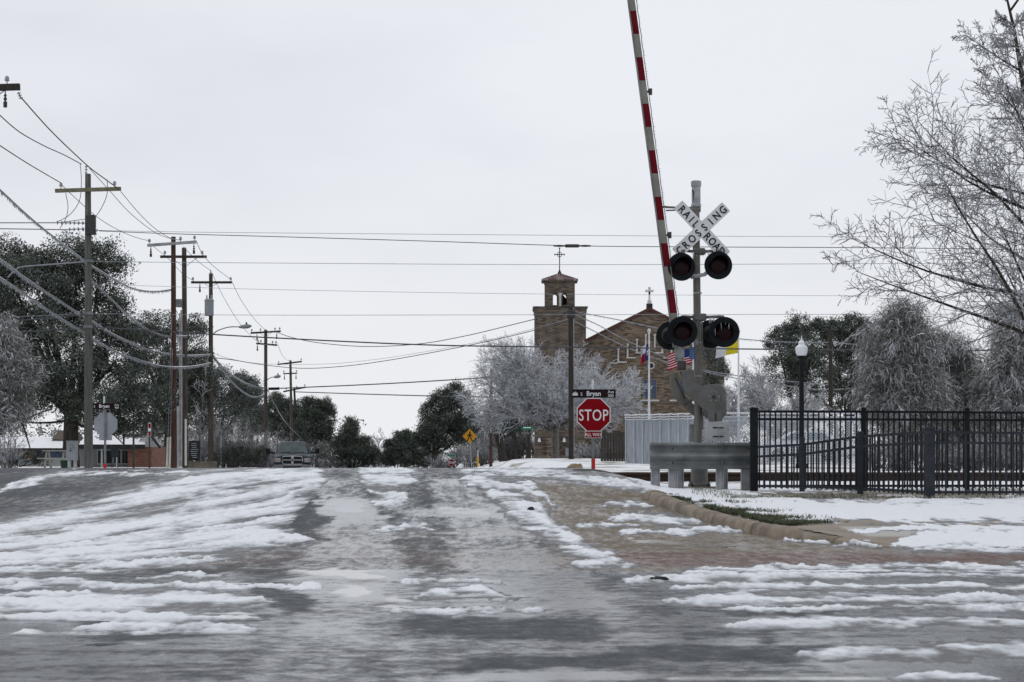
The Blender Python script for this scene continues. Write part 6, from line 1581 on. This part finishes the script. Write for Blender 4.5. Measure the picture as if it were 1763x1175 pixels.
def grow(rng, p0, d0, L0, r0, levels, env=None):
    """levels of branches; each is a dict. returns list of (pts, rad)"""
    out = []; P0 = np.array(p0, float); D = norm(np.array(d0, float)); L = np.array(L0, float); R = np.array(r0, float)
    for lv in levels:
        n = len(P0); k = lv['seg']; pts = np.empty((n, k+1, 3)); pts[:,0] = P0; d = D.copy()
        for i in range(k):
            d = norm(d + np.array(lv.get('trop',(0,0,0)))/k + rng.normal(0, lv.get('wob',.12), (n,3)))
            pts[:,i+1] = pts[:,i] + d*(L/k)[:,None]
        if env is not None and len(out):
            e = env(pts[:,-1]); f = np.where(e > 1, np.clip(1.25-.45*e*rng.uniform(.8,1.1,n), .12, 1), 1)
            pts = P0[:,None,:] + (pts-P0[:,None,:])*f[:,None,None]; L = L*f
        t = np.linspace(0, 1, k+1); rad = R[:,None]*(1-(1-lv.get('tip',.35))*t[None,:])
        out.append((pts, rad))
        c = lv.get('n', 0)
        if not c: break
        tt = np.clip((np.arange(c)[None,:]+rng.uniform(0,1,(n,c)))/c, 0, 1)*(1-lv.get('t0',.25))+lv.get('t0',.25)
        s = tt*k; i0 = np.minimum(s.astype(int), k-1); fr = (s-i0)[...,None]; ar = np.arange(n)[:,None]
        base = pts[ar,i0]*(1-fr)+pts[ar,i0+1]*fr; pd = norm(pts[ar,i0+1]-pts[ar,i0])
        rr = R[:,None]*(1-(1-lv.get('tip',.35))*tt)
        az = rng.uniform(0, 2*np.pi, (n,1)) + np.arange(c)[None,:]*2.4 + rng.normal(0,.4,(n,c))
        ref = np.where(np.abs(pd[...,2:3]) > .95, np.array([1.0,0,0]), np.array([0,0,1.0]))
        u = norm(np.cross(pd, ref)); w = np.cross(pd, u)
        perp = u*np.cos(az)[...,None] + w*np.sin(az)[...,None]
        ang = lv.get('ang',.8)*rng.uniform(.7,1.25,(n,c))
        nd = pd*np.cos(ang)[...,None] + perp*np.sin(ang)[...,None]
        nl = L[:,None]*lv.get('ratio',.6)*(1.15-lv.get('fall',.55)*tt)*rng.uniform(.65,1.25,(n,c))
        P0 = base.reshape(-1,3); D = nd.reshape(-1,3); L = nl.ravel(); R = (rr*lv.get('rr',.55)).ravel()
        R = np.maximum(R, lv.get('rmin',.006))
    return out
def ell(c, r):
    c, r = np.array(c), np.array(r)
    return lambda p: np.sqrt((((p-c)/r)**2).sum(-1))
def tree_meshes(t, lv, n_trunk, shade_rng, m_trunk, m_twig, rng, trunk_name='trunk', crown_name='crown', sides=(10,6,4,3,3,3)):
    Vs, Fs, off = [], [], 0
    for i, (p, r) in enumerate(lv[:n_trunk]):
        V, Fq, _ = tubes(p, r, sides[i], np.zeros(len(p))); Vs.append(V); Fs.append(Fq+off); off += len(V)
    np_mesh(trunk_name, np.concatenate(Vs), np.concatenate(Fs), m_trunk, t)
    if len(lv) > n_trunk:
        Vs, Fs, Ss, off = [], [], [], 0
        for i, (p, r) in enumerate(lv[n_trunk:]):
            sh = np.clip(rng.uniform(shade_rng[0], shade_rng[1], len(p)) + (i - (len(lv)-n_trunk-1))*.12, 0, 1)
            V, Fq, s = tubes(p, r, sides[min(i+n_trunk, len(sides)-1)], sh); Vs.append(V); Fs.append(Fq+off); Ss.append(s); off += len(V)
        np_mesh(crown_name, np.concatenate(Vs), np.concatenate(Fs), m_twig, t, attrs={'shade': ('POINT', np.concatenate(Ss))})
def leaves(rng, centres, crad, per, size, frost_dir=True, frost=.3, droop=.3, c_mid=None, c_rad=None):
    """small leaf faces gathered round clump centres"""
    n = len(centres); N = n*per
    c = np.repeat(centres, per, 0); r = np.repeat(crad, per)
    d = norm(rng.normal(0,1,(N,3))); rr = rng.uniform(0,1,N)**.45
    p = c + d*(r*rr)[:,None]*np.array([1,1,.72])
    fac = norm(rng.normal(0,1,(N,3)) + np.array([0,0,-droop])); up = norm(np.cross(fac, rng.normal(0,1,(N,3))))
    L = size*rng.uniform(.6,1.35,N); w = L*.42
    a = p - up*w[:,None]*.5; b = p + fac*L[:,None]*.5; e = p + up*w[:,None]*.5; f = p - fac*L[:,None]*.5
    V = np.stack([f,a,b,e],1).reshape(-1,3); Fq = np.arange(N*4).reshape(N,4)
    base = rng.uniform(.05,.66,N) + np.repeat(rng.normal(0,.09,n), per)
    edge = np.repeat(rng.uniform(0,1,n), per)
    fr = rng.uniform(0,1,N) < frost*np.where(edge > .6, .5+1.5*rr, .22)
    sh = np.where(fr, rng.uniform(.72,1.0,N), np.clip(base,0,.7))
    return V, Fq, np.repeat(sh, 4)
def lobes_points(rng, lobes, dens):
    out = []
    for (x,y,z,rx,ry,rz) in lobes:
        n = max(3, int(dens*rx*rz*4)); d = norm(rng.normal(0,1,(n,3))); r = rng.uniform(.25,1,n)**.5
        out.append(np.array([x,y,z]) + d*r[:,None]*np.array([rx,ry,rz]))
    return np.concatenate(out)
def base_of(px, Y): x = PX(px,Y); return Vector((x, Y, z_at(x,Y)))

def oak(label, px, Y, lobes_px, seed, trunk_w=.5, lean=0.0, name='live_oak', cat='tree', dens=7.0, per=46, leaf=.17, frost=.28, group=None, m=None, clump=(.35,.75), limbs=7, fork=.32):
    """lobes_px: (px, py, rx_px, ry_px[, depth offset]) outlines of foliage masses at the tree's own distance"""
    rng = np.random.default_rng(seed); B = base_of(px, Y); t = thing(name, label, cat, B, 0, group); s = sc_at(Y)
    lobes = []
    for L in lobes_px:
        v = P(L[0], L[1], Y) - B; rx, rz = L[2]/s, L[3]/s
        lobes.append((v.x, L[4] if len(L) > 4 else rng.uniform(-.4,.4)*rx, v.z, rx, max(rx,rz)*.9, rz))
    big = list(lobes)
    for (x,y,z,rx,ry,rz) in big:          # ragged sprays round each mass
        for _ in range(7):
            a = rng.uniform(-.5, math.pi+.5); e = rng.uniform(-1, 1); k = rng.uniform(.18, .42)
            lobes.append((x+rx*1.0*math.cos(a)*math.sqrt(1-e*e*.6), y+ry*e*.9, z+rz*1.02*math.sin(a), rx*k, ry*k, rz*k*rng.uniform(.7,1.5)))
    lobes = [(x,y,z,rx*.93,ry*.93,rz*.93) if i < len(big) else (x,y,z,rx,ry,rz) for i, (x,y,z,rx,ry,rz) in enumerate(lobes)]
    cen = lobes_points(rng, lobes, dens*.9); cr = rng.uniform(clump[0], clump[1], len(cen)); per = int(per*1.7); leaf *= .74
    V, Fq, sh = leaves(rng, cen, cr, per, leaf, frost=frost)
    zt = max(l[2] for l in big); H = zt*fork
    tips = np.array([l[:3] for l in big]); trunk = np.array([[[0,0,-.3],[lean*H*.5,0,H*.5],[lean*H,0,H]]])
    parts = [(trunk, np.array([[trunk_w*.62,trunk_w*.48,trunk_w*.42]]))]
    lim = []; lr = []
    for tip in tips:
        b = np.array([lean*H,0,H*rng.uniform(.7,1.0)]); mid = (b+tip)/2 + rng.normal(0,.25,3) + np.array([0,0,-.1*abs(tip[0]-b[0])])
        q = [b*(1-u)**2 + 2*mid*u*(1-u) + tip*u*u for u in (0,.25,.5,.75,1)]; lim.append(q); w = trunk_w*.26*rng.uniform(.7,1.1)*(.4 if tip[2] < H*1.05 else 1); lr.append([w,w*.85,w*.65,w*.45,w*.2])
    parts.append((np.array(lim), np.array(lr)))
    sub_p = np.array(lim)[:,3]; 
    tw = grow(rng, np.repeat(sub_p,5,0), rng.normal(0,1,(len(sub_p)*5,3))+np.array([0,0,.5]), np.full(len(sub_p)*5, np.mean([l[3] for l in big])*1.05), np.full(len(sub_p)*5, trunk_w*.08), [dict(seg=4,wob=.2)])
    parts += tw
    Vs, Fs, off = [], [], 0
    for i, (p, r) in enumerate(parts):
        v2, f2, _ = tubes(p, r, (12,7,4)[i], np.zeros(len(p))); Vs.append(v2); Fs.append(f2+off); off += len(v2)
    np_mesh('trunk', np.concatenate(Vs), np.concatenate(Fs), M['bark'], t)
    np_mesh('crown', V, Fq, m or M['pine'], t, smooth=False, attrs={'shade': ('POINT', sh)})
    return t
def bare(label, px, Y, top_py, crown_px, seed, name='bare_tree', trunk_h=.25, trunk_r=.2, n_main=7, spread=.6, twig=.014, dens=1.0, shade=(.35,.95), m_trunk=None, m_twig=None, cat='tree', group=None, trop=(0,0,.15), lean=(0,0), levels=None, depth=None):
    """crown_px: (cx, cy, rx, ry) of the crown outline"""
    rng = np.random.default_rng(seed); B = base_of(px, Y); t = thing(name, label, cat, B, 0, group); s = sc_at(Y)
    c = P(crown_px[0], crown_px[1], Y)-B; rx, rz = crown_px[2]/s, crown_px[3]/s
    env = ell((c.x, 0, c.z), (rx, depth or rx, rz)); H = PZ(top_py,Y)-B.z
    th = H*trunk_h
    trunk = dict(seg=4, wob=.03, n=n_main, t0=.72, ang=spread, ratio=(H-th)/max(th,.1)*.92, fall=.1, rr=.62, tip=.8, rmin=.02)
    lv = [trunk] + (levels or [
        dict(seg=7, wob=.10, trop=trop, n=int(8*dens), t0=.2, ang=.62, ratio=.55, fall=.6, rr=.5, tip=.25, rmin=twig*1.6),
        dict(seg=5, wob=.12, trop=trop, n=int(7*dens), t0=.1, ang=.65, ratio=.52, fall=.5, rr=.5, tip=.35, rmin=twig*1.15),
        dict(seg=4, wob=.14, trop=(0,0,-.05), n=int(6*dens), t0=.1, ang=.7, ratio=.55, fall=.4, rr=.5, tip=.5, rmin=twig),
        dict(seg=3, wob=.16, trop=(0,0,-.12), tip=.6)])
    g = grow(rng, [(0,0,-.2)], [(lean[0],lean[1],1)], [th+.2], [trunk_r], lv, env)
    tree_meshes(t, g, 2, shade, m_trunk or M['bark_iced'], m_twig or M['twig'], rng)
    return t
def shrub(label, px, Y, boxes, seed, name='frosted_shrub', stems=60, twig=.012, shade=(.3,.9), cat='shrub', m=None, hmul=1.0, trop=(0,0,-.1), per=(6,5)):
    """many stemmed shrub; boxes: (px0, px1, top_py) side by side"""
    rng = np.random.default_rng(seed); B = base_of(px, Y); t = thing(name, label, cat, B); p0 = []; L = []; D = []
    for x0, x1, ty in boxes:
        for i in range(stems):
            xx = PX(rng.uniform(x0,x1),Y)-B.x; yy = rng.uniform(-1,1)*.6*(PX(x1,Y)-PX(x0,Y))*.5
            f = 1-((xx-(PX((x0+x1)/2,Y)-B.x))/((PX(x1,Y)-PX(x0,Y))/2+.01))**2*.55
            p0.append((xx,yy,z_at(B.x+xx,Y+yy)-B.z-.05)); L.append((PZ(ty,Y)-B.z)*f*rng.uniform(.55,1.08)*hmul); D.append((rng.normal(0,.25),rng.normal(0,.25),1))
    g = grow(rng, p0, D, L, np.full(len(p0), twig*2.2), [dict(seg=5,wob=.12,trop=trop,n=per[0],t0=.2,ang=.55,ratio=.5,rr=.6,rmin=twig), dict(seg=3,wob=.15,trop=(0,0,-.2),n=per[1],t0=.15,ang=.6,ratio=.5,rmin=twig*.8), dict(seg=2,wob=.15)])
    tree_meshes(t, g, 1, shade, M['bark_iced'], m or M['twig'], rng, 'stems', 'twigs', sides=(4,3,3))
    return t
def weeping(label, px, Y, lobes_px, seed, trunk_w=.35, dens=10, strands=26, length=1.0, frost=.35, w=.035, name='iced_cedar', shade=None, lean=0, fork=.6, group=None):
    """conifer whose sprays hang down under the ice"""
    rng = np.random.default_rng(seed); B = base_of(px, Y); t = thing(name, label, 'tree', B, 0, group); s = sc_at(Y); lobes = []
    for L in lobes_px:
        v = P(L[0],L[1],Y)-B; rx, rz = L[2]/s, L[3]/s; lobes.append((v.x, L[4] if len(L) > 4 else 0, v.z, rx, rx*.9, rz))
    cen = lobes_points(rng, lobes, dens); n = len(cen)
    strands = int(strands*2.9); w *= .5; length *= .42; p0 = np.repeat(cen, strands, 0) + rng.normal(0,.22,(n*strands,3)); mid = np.array([0,0,0.0])
    out = p0 - np.array([np.mean([l[0] for l in lobes]),0,0]); d = norm(np.stack([out[:,0]*.4, out[:,1]*.4, np.full(len(out),.1)],-1) + rng.normal(0,.5,p0.shape))
    g = grow(rng, p0, d, length*rng.uniform(.35,1.1,len(p0)), np.full(len(p0), w*.5), [dict(seg=4,wob=.42,trop=(0,0,-1.5),tip=.4)])
    pts = g[0][0]; k = pts.shape[1]; side = norm(rng.normal(0,1,(len(p0),3))); wd = w*rng.uniform(.5,1.3,len(p0))
    prof = np.array([.5,1,1,.8,.15])[:k]
    A = pts + side[:,None,:]*(wd[:,None]*prof)[...,None]; Bv = pts - side[:,None,:]*(wd[:,None]*prof)[...,None]
    V = np.stack([A,Bv],2).reshape(-1,3); idx = np.arange(len(p0)*k*2).reshape(len(p0),k,2)
    Fq = np.stack([idx[:,:-1,0],idx[:,:-1,1],idx[:,1:,1],idx[:,1:,0]],-1).reshape(-1,4)
    cl = np.repeat(rng.normal(0,.1,n), strands); sh = np.where(rng.uniform(0,1,len(p0)) < frost, rng.uniform(.6,1,len(p0)), rng.uniform(.05,.6,len(p0))) + cl
    sh = np.repeat(np.clip(sh,0,1), k*2)
    zt = max(l[2]+l[5]*.5 for l in lobes); H = zt
    trunk = np.array([[[0,0,-.3],[lean*H*.3,0,H*.3],[lean*H*.7,0,H*.65],[lean*H,0,H]]]); parts = [(trunk, np.array([[trunk_w*.55,trunk_w*.45,trunk_w*.3,trunk_w*.1]]))]
    lim, lr = [], []
    for l in lobes:
        b = np.array([lean*H*.5,0,H*fork*rng.uniform(.6,1)]); tip = np.array(l[:3])+np.array([0,0,l[5]*.4]); m1 = (b+tip)/2+np.array([0,0,.3]); lim.append([b*(1-u)**2+2*m1*u*(1-u)+tip*u*u for u in (0,.33,.66,1)]); ww = trunk_w*.25; lr.append([ww,ww*.7,ww*.45,ww*.2])
    parts.append((np.array(lim), np.array(lr)))
    Vs, Fs, off = [], [], 0
    for i, (p, r) in enumerate(parts):
        v2, f2, _ = tubes(p, r, (10,6)[i], np.zeros(len(p))); Vs.append(v2); Fs.append(f2+off); off += len(v2)
    np_mesh('trunk', np.concatenate(Vs), np.concatenate(Fs), M['bark'], t)
    nb = max(10, int(H*5)); zz0 = H*rng.uniform(.35,.98,nb); az = rng.uniform(0,2*np.pi,nb); ext = np.mean([l[3] for l in lobes])*rng.uniform(1.0,1.9,nb)
    gb = grow(rng, np.stack([lean*zz0, np.zeros(nb), zz0],-1), np.stack([np.cos(az),np.sin(az)-.35,np.full(nb,.35)],-1), ext, np.full(nb,.03), [dict(seg=7,wob=.14,trop=(0,0,-1.1),n=9,t0=.25,ang=.7,ratio=.5,fall=.3,rr=.5,tip=.3,rmin=.011), dict(seg=5,wob=.2,trop=(0,0,-1.3),n=7,t0=.15,ang=.7,ratio=.5,rr=.6,tip=.4,rmin=.009), dict(seg=3,wob=.25,trop=(0,0,-1.2),tip=.5)])
    Vs, Fs, Ss, off = [], [], [], 0
    for i, (p, r) in enumerate(gb):
        v2, f2, s2 = tubes(p, r, 3, rng.uniform(.25,1,len(p))); Vs.append(v2); Fs.append(f2+off); Ss.append(s2); off += len(v2)
    np_mesh('iced_branches', np.concatenate(Vs), np.concatenate(Fs), M['twig'], t, attrs={'shade': ('POINT', np.concatenate(Ss))})
    np_mesh('crown', V, Fq, M['cedar'], t, smooth=True, attrs={'shade': ('POINT', sh)})
    return t
# left side
oak('great dark live oak behind the large grey pole with frosted crown edges', 122, 94, [(20,470,50,42),(70,455,55,35),(130,460,55,38),(175,455,36,30),(60,520,80,50),(150,530,70,60),(30,590,60,50),(110,610,95,70),(195,620,60,50),(60,670,70,40),(150,690,80,40),(230,690,50,30),(200,560,30,40),(-20,520,50,60),(20,720,60,26),(245,735,30,16),(185,735,30,14)], 11, trunk_w=.75, dens=9.5, per=50, leaf=.17, frost=.28, fork=.30)
weeping('iced cedar drooping over the left edge of the picture', -30, 76, [(-10,580,40,40),(15,610,40,34),(30,650,36,26),(-10,660,45,40),(10,700,40,26),(-30,740,40,30)], 21, dens=16, strands=30, length=.9, frost=.45, w=.028)
shrub('small frosted shrub at the left edge below the drooping cedar', 14, 88, [(0,26,742)], 22, stems=22)
oak('dark live oak between the reddish pole and the large grey pole', 288, 118, [(240,575,34,26),(285,565,40,22),(325,575,28,22),(270,620,50,36),(320,630,40,40),(250,660,45,32),(300,690,50,40),(225,690,30,30),(340,680,26,40),(275,740,40,20)], 12, trunk_w=.6, lean=.06, dens=11, frost=.32, leaf=.16)
oak('frosted live oak behind the transformer pole', 375, 150, [(345,660,26,26),(385,672,32,30),(420,690,26,34),(350,710,36,30),(400,730,40,26),(330,740,24,22)], 13, dens=10, frost=.4, leaf=.18)
oak('smaller frosted live oak right of the transformer pole', 432, 175, [(415,665,18,18),(435,680,20,20),(425,705,26,22),(440,730,20,18)], 14, dens=11, frost=.35, leaf=.2)
bare('thin frosted sapling rising between the dark pole and the transformer pole', 345, 112, 575, (347,640,26,65), 31, trunk_h=.4, trunk_r=.07, n_main=4, spread=.35, twig=.011, dens=.6)
shrub('wide frosted thicket left of the truck behind the poles', 415, 122, [(366,400,742),(392,432,732),(424,462,742)], 23, stems=70, shade=(.2,.75))
shrub('frosted brush sprawling behind the truck roof', 480, 132, [(455,490,742),(485,520,758)], 24, stems=34, shade=(.35,.9))
oak('dense dark oak beyond the cluttered pole', 480, 200, [(472,705,18,20),(490,720,22,22),(462,730,16,24),(500,745,24,26)], 15, dens=13, leaf=.22, frost=.2)
oak('tall dark evergreen beyond the distant upright pole', 545, 215, [(520,712,20,18),(548,702,22,16),(535,735,30,24),(560,730,16,30),(525,765,30,24),(555,770,24,26)], 16, dens=13, leaf=.22, frost=.15)
oak('pointed dark evergreen in the middle of the street view', 605, 205, [(604,735,9,12),(600,752,17,16),(612,765,22,18),(590,775,22,20),(625,775,20,20),(602,792,36,16),(640,790,12,14)], 17, dens=15, leaf=.2, frost=.1, fork=.15)
weeping('low drooping evergreen right beside the truck', 552, 118, [(548,780,16,14),(560,795,16,10)], 25, dens=30, strands=22, length=.7, frost=.25, w=.03, trunk_w=.12)
bare('pale frosted tree at the far end of the street', 655, 300, 742, (652,775,18,34), 32, trunk_r=.2, twig=.03, dens=.9, shade=(.6,1))
bare('pale frosted tree behind the tall evergreen on the left', 580, 290, 712, (585,760,22,46), 33, trunk_r=.2, twig=.03, dens=.9, shade=(.6,1))
oak('dark rounded oak on the right of the street end', 690, 265, [(692,757,14,12),(705,765,16,14),(680,775,18,16),(705,785,22,18),(670,790,16,14),(735,790,22,14)], 18, dens=15, leaf=.26, frost=.15, fork=.2)
oak('tall dark oak left of the iced church tree', 748, 172, [(745,715,20,18),(768,690,22,18),(790,680,20,16),(755,735,30,22),(785,715,32,24),(775,750,34,22),(745,762,22,16),(800,740,24,26),(730,750,14,18)], 19, dens=12, leaf=.2, frost=.18, trunk_w=.5)
shrub('frosted low brush under the tall dark oak', 800, 165, [(748,764,778),(794,830,762),(825,850,768)], 26, stems=36, shade=(.3,.85), twig=.016)
oak('dark leaning live oak under the iced church tree', 868, 160, [(855,715,24,16),(885,705,28,18),(905,730,22,16),(835,735,22,16),(870,738,26,10)], 20, dens=10, leaf=.2, frost=.3, lean=-.25, fork=.5, trunk_w=.6)
for i, (px, yt, lab) in enumerate(((888,705,'slender dark tree trunk left of the green street sign'),(912,700,'slender dark tree trunk nearest the church tower'))):
    bare(lab, px, 168, yt, (px,725,30,28), 60+i, trunk_h=.55, trunk_r=.16, n_main=5, dens=.7, twig=.016, m_trunk=M['bark'], shade=(.2,.7))
shrub('frosted brush behind the far off STOP sign', 780, 246, [(750,775,778),(772,805,772)], 74, stems=44, shade=(.15,.6), twig=.024)
shrub('dense frosted undergrowth behind the trunks left of the church', 860, 215, [(810,850,740),(840,885,728),(875,918,735)], 27, stems=80, shade=(.15,.55), twig=.022)
bare('broad ice coated tree standing before the church tower', 957, 130, 545, (945,668,162,110), 41, trunk_h=.27, trunk_r=.27, n_main=17, spread=.98, twig=.0132, dens=1.6, shade=(.42,1.1), trop=(0,0,.22), depth=3.6)
shrub('iced branches sprawling at the foot of the church behind the STOP sign', 1020, 135, [(995,1030,760),(1020,1055,752)], 28, stems=30, shade=(.4,1), twig=.018, trop=(0,0,-.6))
# right side
oak('dark cedar with rounded top right of the lamp post', 1375, 150, [(1385,560,28,18),(1360,580,26,18),(1405,575,24,20),(1340,590,16,14),(1375,610,40,28),(1400,650,40,40),(1350,650,30,40)], 42, dens=9, leaf=.19, frost=.14, trunk_w=.5)
oak('tall dark cedar beyond the plain dark pole', 1460, 150, [(1430,570,20,18),(1465,565,26,16),(1490,575,20,18),(1445,600,34,24),(1480,610,32,26),(1455,650,36,34),(1440,690,30,20),(1485,665,28,30)], 43, dens=9, leaf=.19, frost=.14, trunk_w=.5)
bare('left one of the two wide frosted trees behind the chain link fence', 1242, 112, 592, (1246,662,66,66), 44, trunk_h=.2, trunk_r=.14, n_main=12, spread=1.0, twig=.0125, dens=1.55, shade=(.3,.95))
oak('small dark evergreen tucked against the right end of the church front', 1226, 150, [(1224,612,12,18),(1232,640,16,22),(1220,665,14,22),(1236,690,16,20)], 73, dens=13, leaf=.17, frost=.3, trunk_w=.25)
bare('right one of the two wide frosted trees behind the chain link fence', 1345, 108, 588, (1345,660,78,74), 45, trunk_h=.2, trunk_r=.16, n_main=13, spread=1.05, twig=.0125, dens=1.6, shade=(.3,.95))
weeping('weeping ice laden cedar behind the tall picket fence', 1545, 66, [(1552,548,30,30),(1540,585,48,36),(1565,600,48,40),(1530,640,46,40),(1570,655,46,40),(1520,690,44,34),(1560,715,50,36),(1600,690,34,40)], 46, dens=24, strands=34, length=.9, frost=.42, w=.022, trunk_w=.4)
weeping('broad ice bowed conifer right of the weeping cedar', 1640, 70, [(1625,600,30,26),(1650,620,34,30),(1610,650,36,36),(1660,670,44,40),(1630,720,50,40),(1690,720,40,40),(1590,740,40,34),(1660,770,50,24)], 47, dens=20, strands=32, length=.85, frost=.38, w=.023, trunk_w=.4)
weeping('ice bowed conifer at the right edge behind the fences', 1745, 68, [(1740,560,34,40),(1765,600,40,44),(1720,640,30,40),(1750,680,44,44),(1710,720,40,36),(1770,740,44,40),(1730,780,50,24)], 48, dens=20, strands=32, length=.9, frost=.5, w=.023, trunk_w=.4)
shrub('low frosted brush behind the picket fence pickets', 1560, 60, [(1490,1560,748),(1550,1640,755),(1630,1720,745),(1700,1790,735)], 49, stems=50, shade=(.2,.75), twig=.011)
def big_tree():
    rng = np.random.default_rng(77); Y = 47; px = 1850; B = base_of(px, Y); t = thing('bare_tree', 'tall bare tree with glazed branches filling the right edge of the sky', 'tree', B); s = sc_at(Y)
    H = PZ(-60,Y)-B.z; c = P(1850,330,Y)-B; prof = sorted((PZ(py,Y)-B.z, w/s) for py, w in ((-80,60),(-20,130),(40,215),(100,275),(160,280),(230,345),(300,350),(380,425),(440,420),(500,330),(560,280),(640,170),(720,60))); za, ra = zip(*prof)
    env = lambda p: np.hypot(p[:,0], p[:,1]*1.25)/(1.07*np.interp(p[:,2], za, ra))
    tw = .0115
    lv = [dict(seg=14, wob=.025, n=38, t0=.14, ang=.95, ratio=.52, fall=.62, rr=.34, tip=.10, rmin=.03),
          dict(seg=8, wob=.045, trop=(0,0,.18), n=11, t0=.12, ang=.75, ratio=.46, fall=.55, rr=.42, tip=.15, rmin=.013),
          dict(seg=6, wob=.07, trop=(0,0,.05), n=8, t0=.1, ang=.78, ratio=.42, fall=.45, rr=.5, tip=.3, rmin=tw),
          dict(seg=4, wob=.16, trop=(0,0,.0), n=5, t0=.12, ang=.85, ratio=.45, fall=.4, rr=.6, tip=.5, rmin=tw*.8),
          dict(seg=2, wob=.2, trop=(0,0,-.05), tip=.6)]
    g = grow(rng, [(0,0,-.3)], [(-.02,0,1)], [H], [.24], lv, env)
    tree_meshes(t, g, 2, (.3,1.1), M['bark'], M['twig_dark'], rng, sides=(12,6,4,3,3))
big_tree()
shrub('frosted understorey thicket behind the back of the stop sign', 200, 122, [(60,130,752),(150,215,748),(235,290,745)], 71, stems=44, shade=(.15,.6), twig=.014)
shrub('frosted understorey thicket between the dark poles', 335, 128, [(300,345,738),(340,372,742)], 72, stems=44, shade=(.2,.7), twig=.014)
# hedges and the far wooded skyline
def hedge(label, px0, px1, ty, Y, seed, frost=.1):
    oak(label, (px0+px1)/2, Y, [(px0+(px1-px0)*(i+.5)/5, ty+ (800-ty)*.5, (px1-px0)/8, (806-ty)*.5) for i in range(5)], seed, trunk_w=.12, name='hedge', cat='hedge', dens=26, per=40, leaf=.1, frost=frost, clump=(.15,.3), fork=.2)
hedge('dark clipped hedge below the pale house', -10, 80, 782, 104, 51)
hedge('dark hedge under the frosted thicket by the transformer pole', 372, 458, 776, 116, 52)
def far_woods():
    rng = np.random.default_rng(91); cen = []
    for i in range(420):
        x = rng.uniform(-150, 190); y = rng.uniform(360, 470); u = x + .0588*y
        h = rng.uniform(3, 9) if abs(u) > 9 else rng.uniform(.5, 2.5)
        for z in np.arange(-8, h, 2.4): cen.append((x + rng.normal(0,1), y, z + rng.normal(0,.4)))
    cen = np.array(cen); V, Fq, sh = leaves(rng, cen, rng.uniform(1.2,2.4,len(cen)), 34, .7, frost=.55)
    tag(np_mesh('distant_woods', V, Fq, M['pine'], smooth=False, attrs={'shade': ('POINT', sh)}), kind='stuff')
far_woods()

# ---------------------------------------------------------------- grass tufts
def grass():
    rng = np.random.default_rng(5); pts = []
    def patch(x0, y0, x1, y1, hw, n, c):
        for _ in range(n):
            f = rng.uniform(0,1); px = x0+(x1-x0)*f; py = y0+(y1-y0)*f + rng.normal(0,hw*.55)
            zc = .36; Yv = F*(EYE-.36)/(py-HZ)
            for _ in range(3): Yv = F*(EYE-z_at(PX(px,Yv),Yv))/(py-HZ)
            if 20 < Yv < 45: pts.append((PX(px,Yv), Yv, c))
    ks = np.array(KERB)
    for _ in range(11000):
        f = rng.uniform(1.6, 5.6); i = int(f); q = ks[i]*(1-(f-i)) + ks[i+1]*(f-i); d = ks[i+1]-ks[i]; d = d/np.hypot(*d)
        w = .24 + abs(rng.normal(0, .36))*(.25+.9*math.sin(f*3.3)**2)*min(1, (f-1.3))
        if float(vnoise(np.array([f*7]), np.array([w*5]), 3)[0]) < .38: continue
        pts.append((q[0]-d[1]*w, q[1]+d[0]*w, .42))
    patch(1400,884,1560,890,3,420,.55); patch(1300,857,1500,858,2,900,.75); patch(1500,858,1763,862,3,500,.75); patch(1560,870,1700,866,4,260,.7); patch(1190,845,1300,856,4,700,.8)
    patch(1600,842,1763,846,5,500,.6)
    n = len(pts); p = np.array([(a, b, 0) for a, b, _ in pts]); p[:,2] = z_top(p[:,0], p[:,1]) + .008; col = np.array([c for *_, c in pts])
    h = rng.uniform(.02,.06,n); a = rng.uniform(0,2*np.pi,n); w = .006; sd = np.stack([np.cos(a),np.sin(a),np.zeros(n)],-1)*w; ln = rng.normal(0,.035,(n,3)); ln[:,2] = 0
    top = p + ln + np.stack([np.zeros(n),np.zeros(n),h],-1); mid = p + ln*.3 + np.stack([np.zeros(n),np.zeros(n),h*.55],-1)
    V = np.stack([p-sd,p+sd,mid+sd*.8,mid-sd*.8,top+sd*.15,top-sd*.15],1).reshape(-1,3); i = np.arange(n)*6
    Fq = np.concatenate([np.stack([i,i+1,i+2,i+3],-1), np.stack([i+3,i+2,i+4,i+5],-1)])
    sh = np.repeat(np.clip(col + rng.normal(0,.14,n), 0, 1), 6)
    tag(np_mesh('grass', V, Fq, M['grass'], attrs={'shade': ('POINT', sh)}), kind='stuff')
grass()
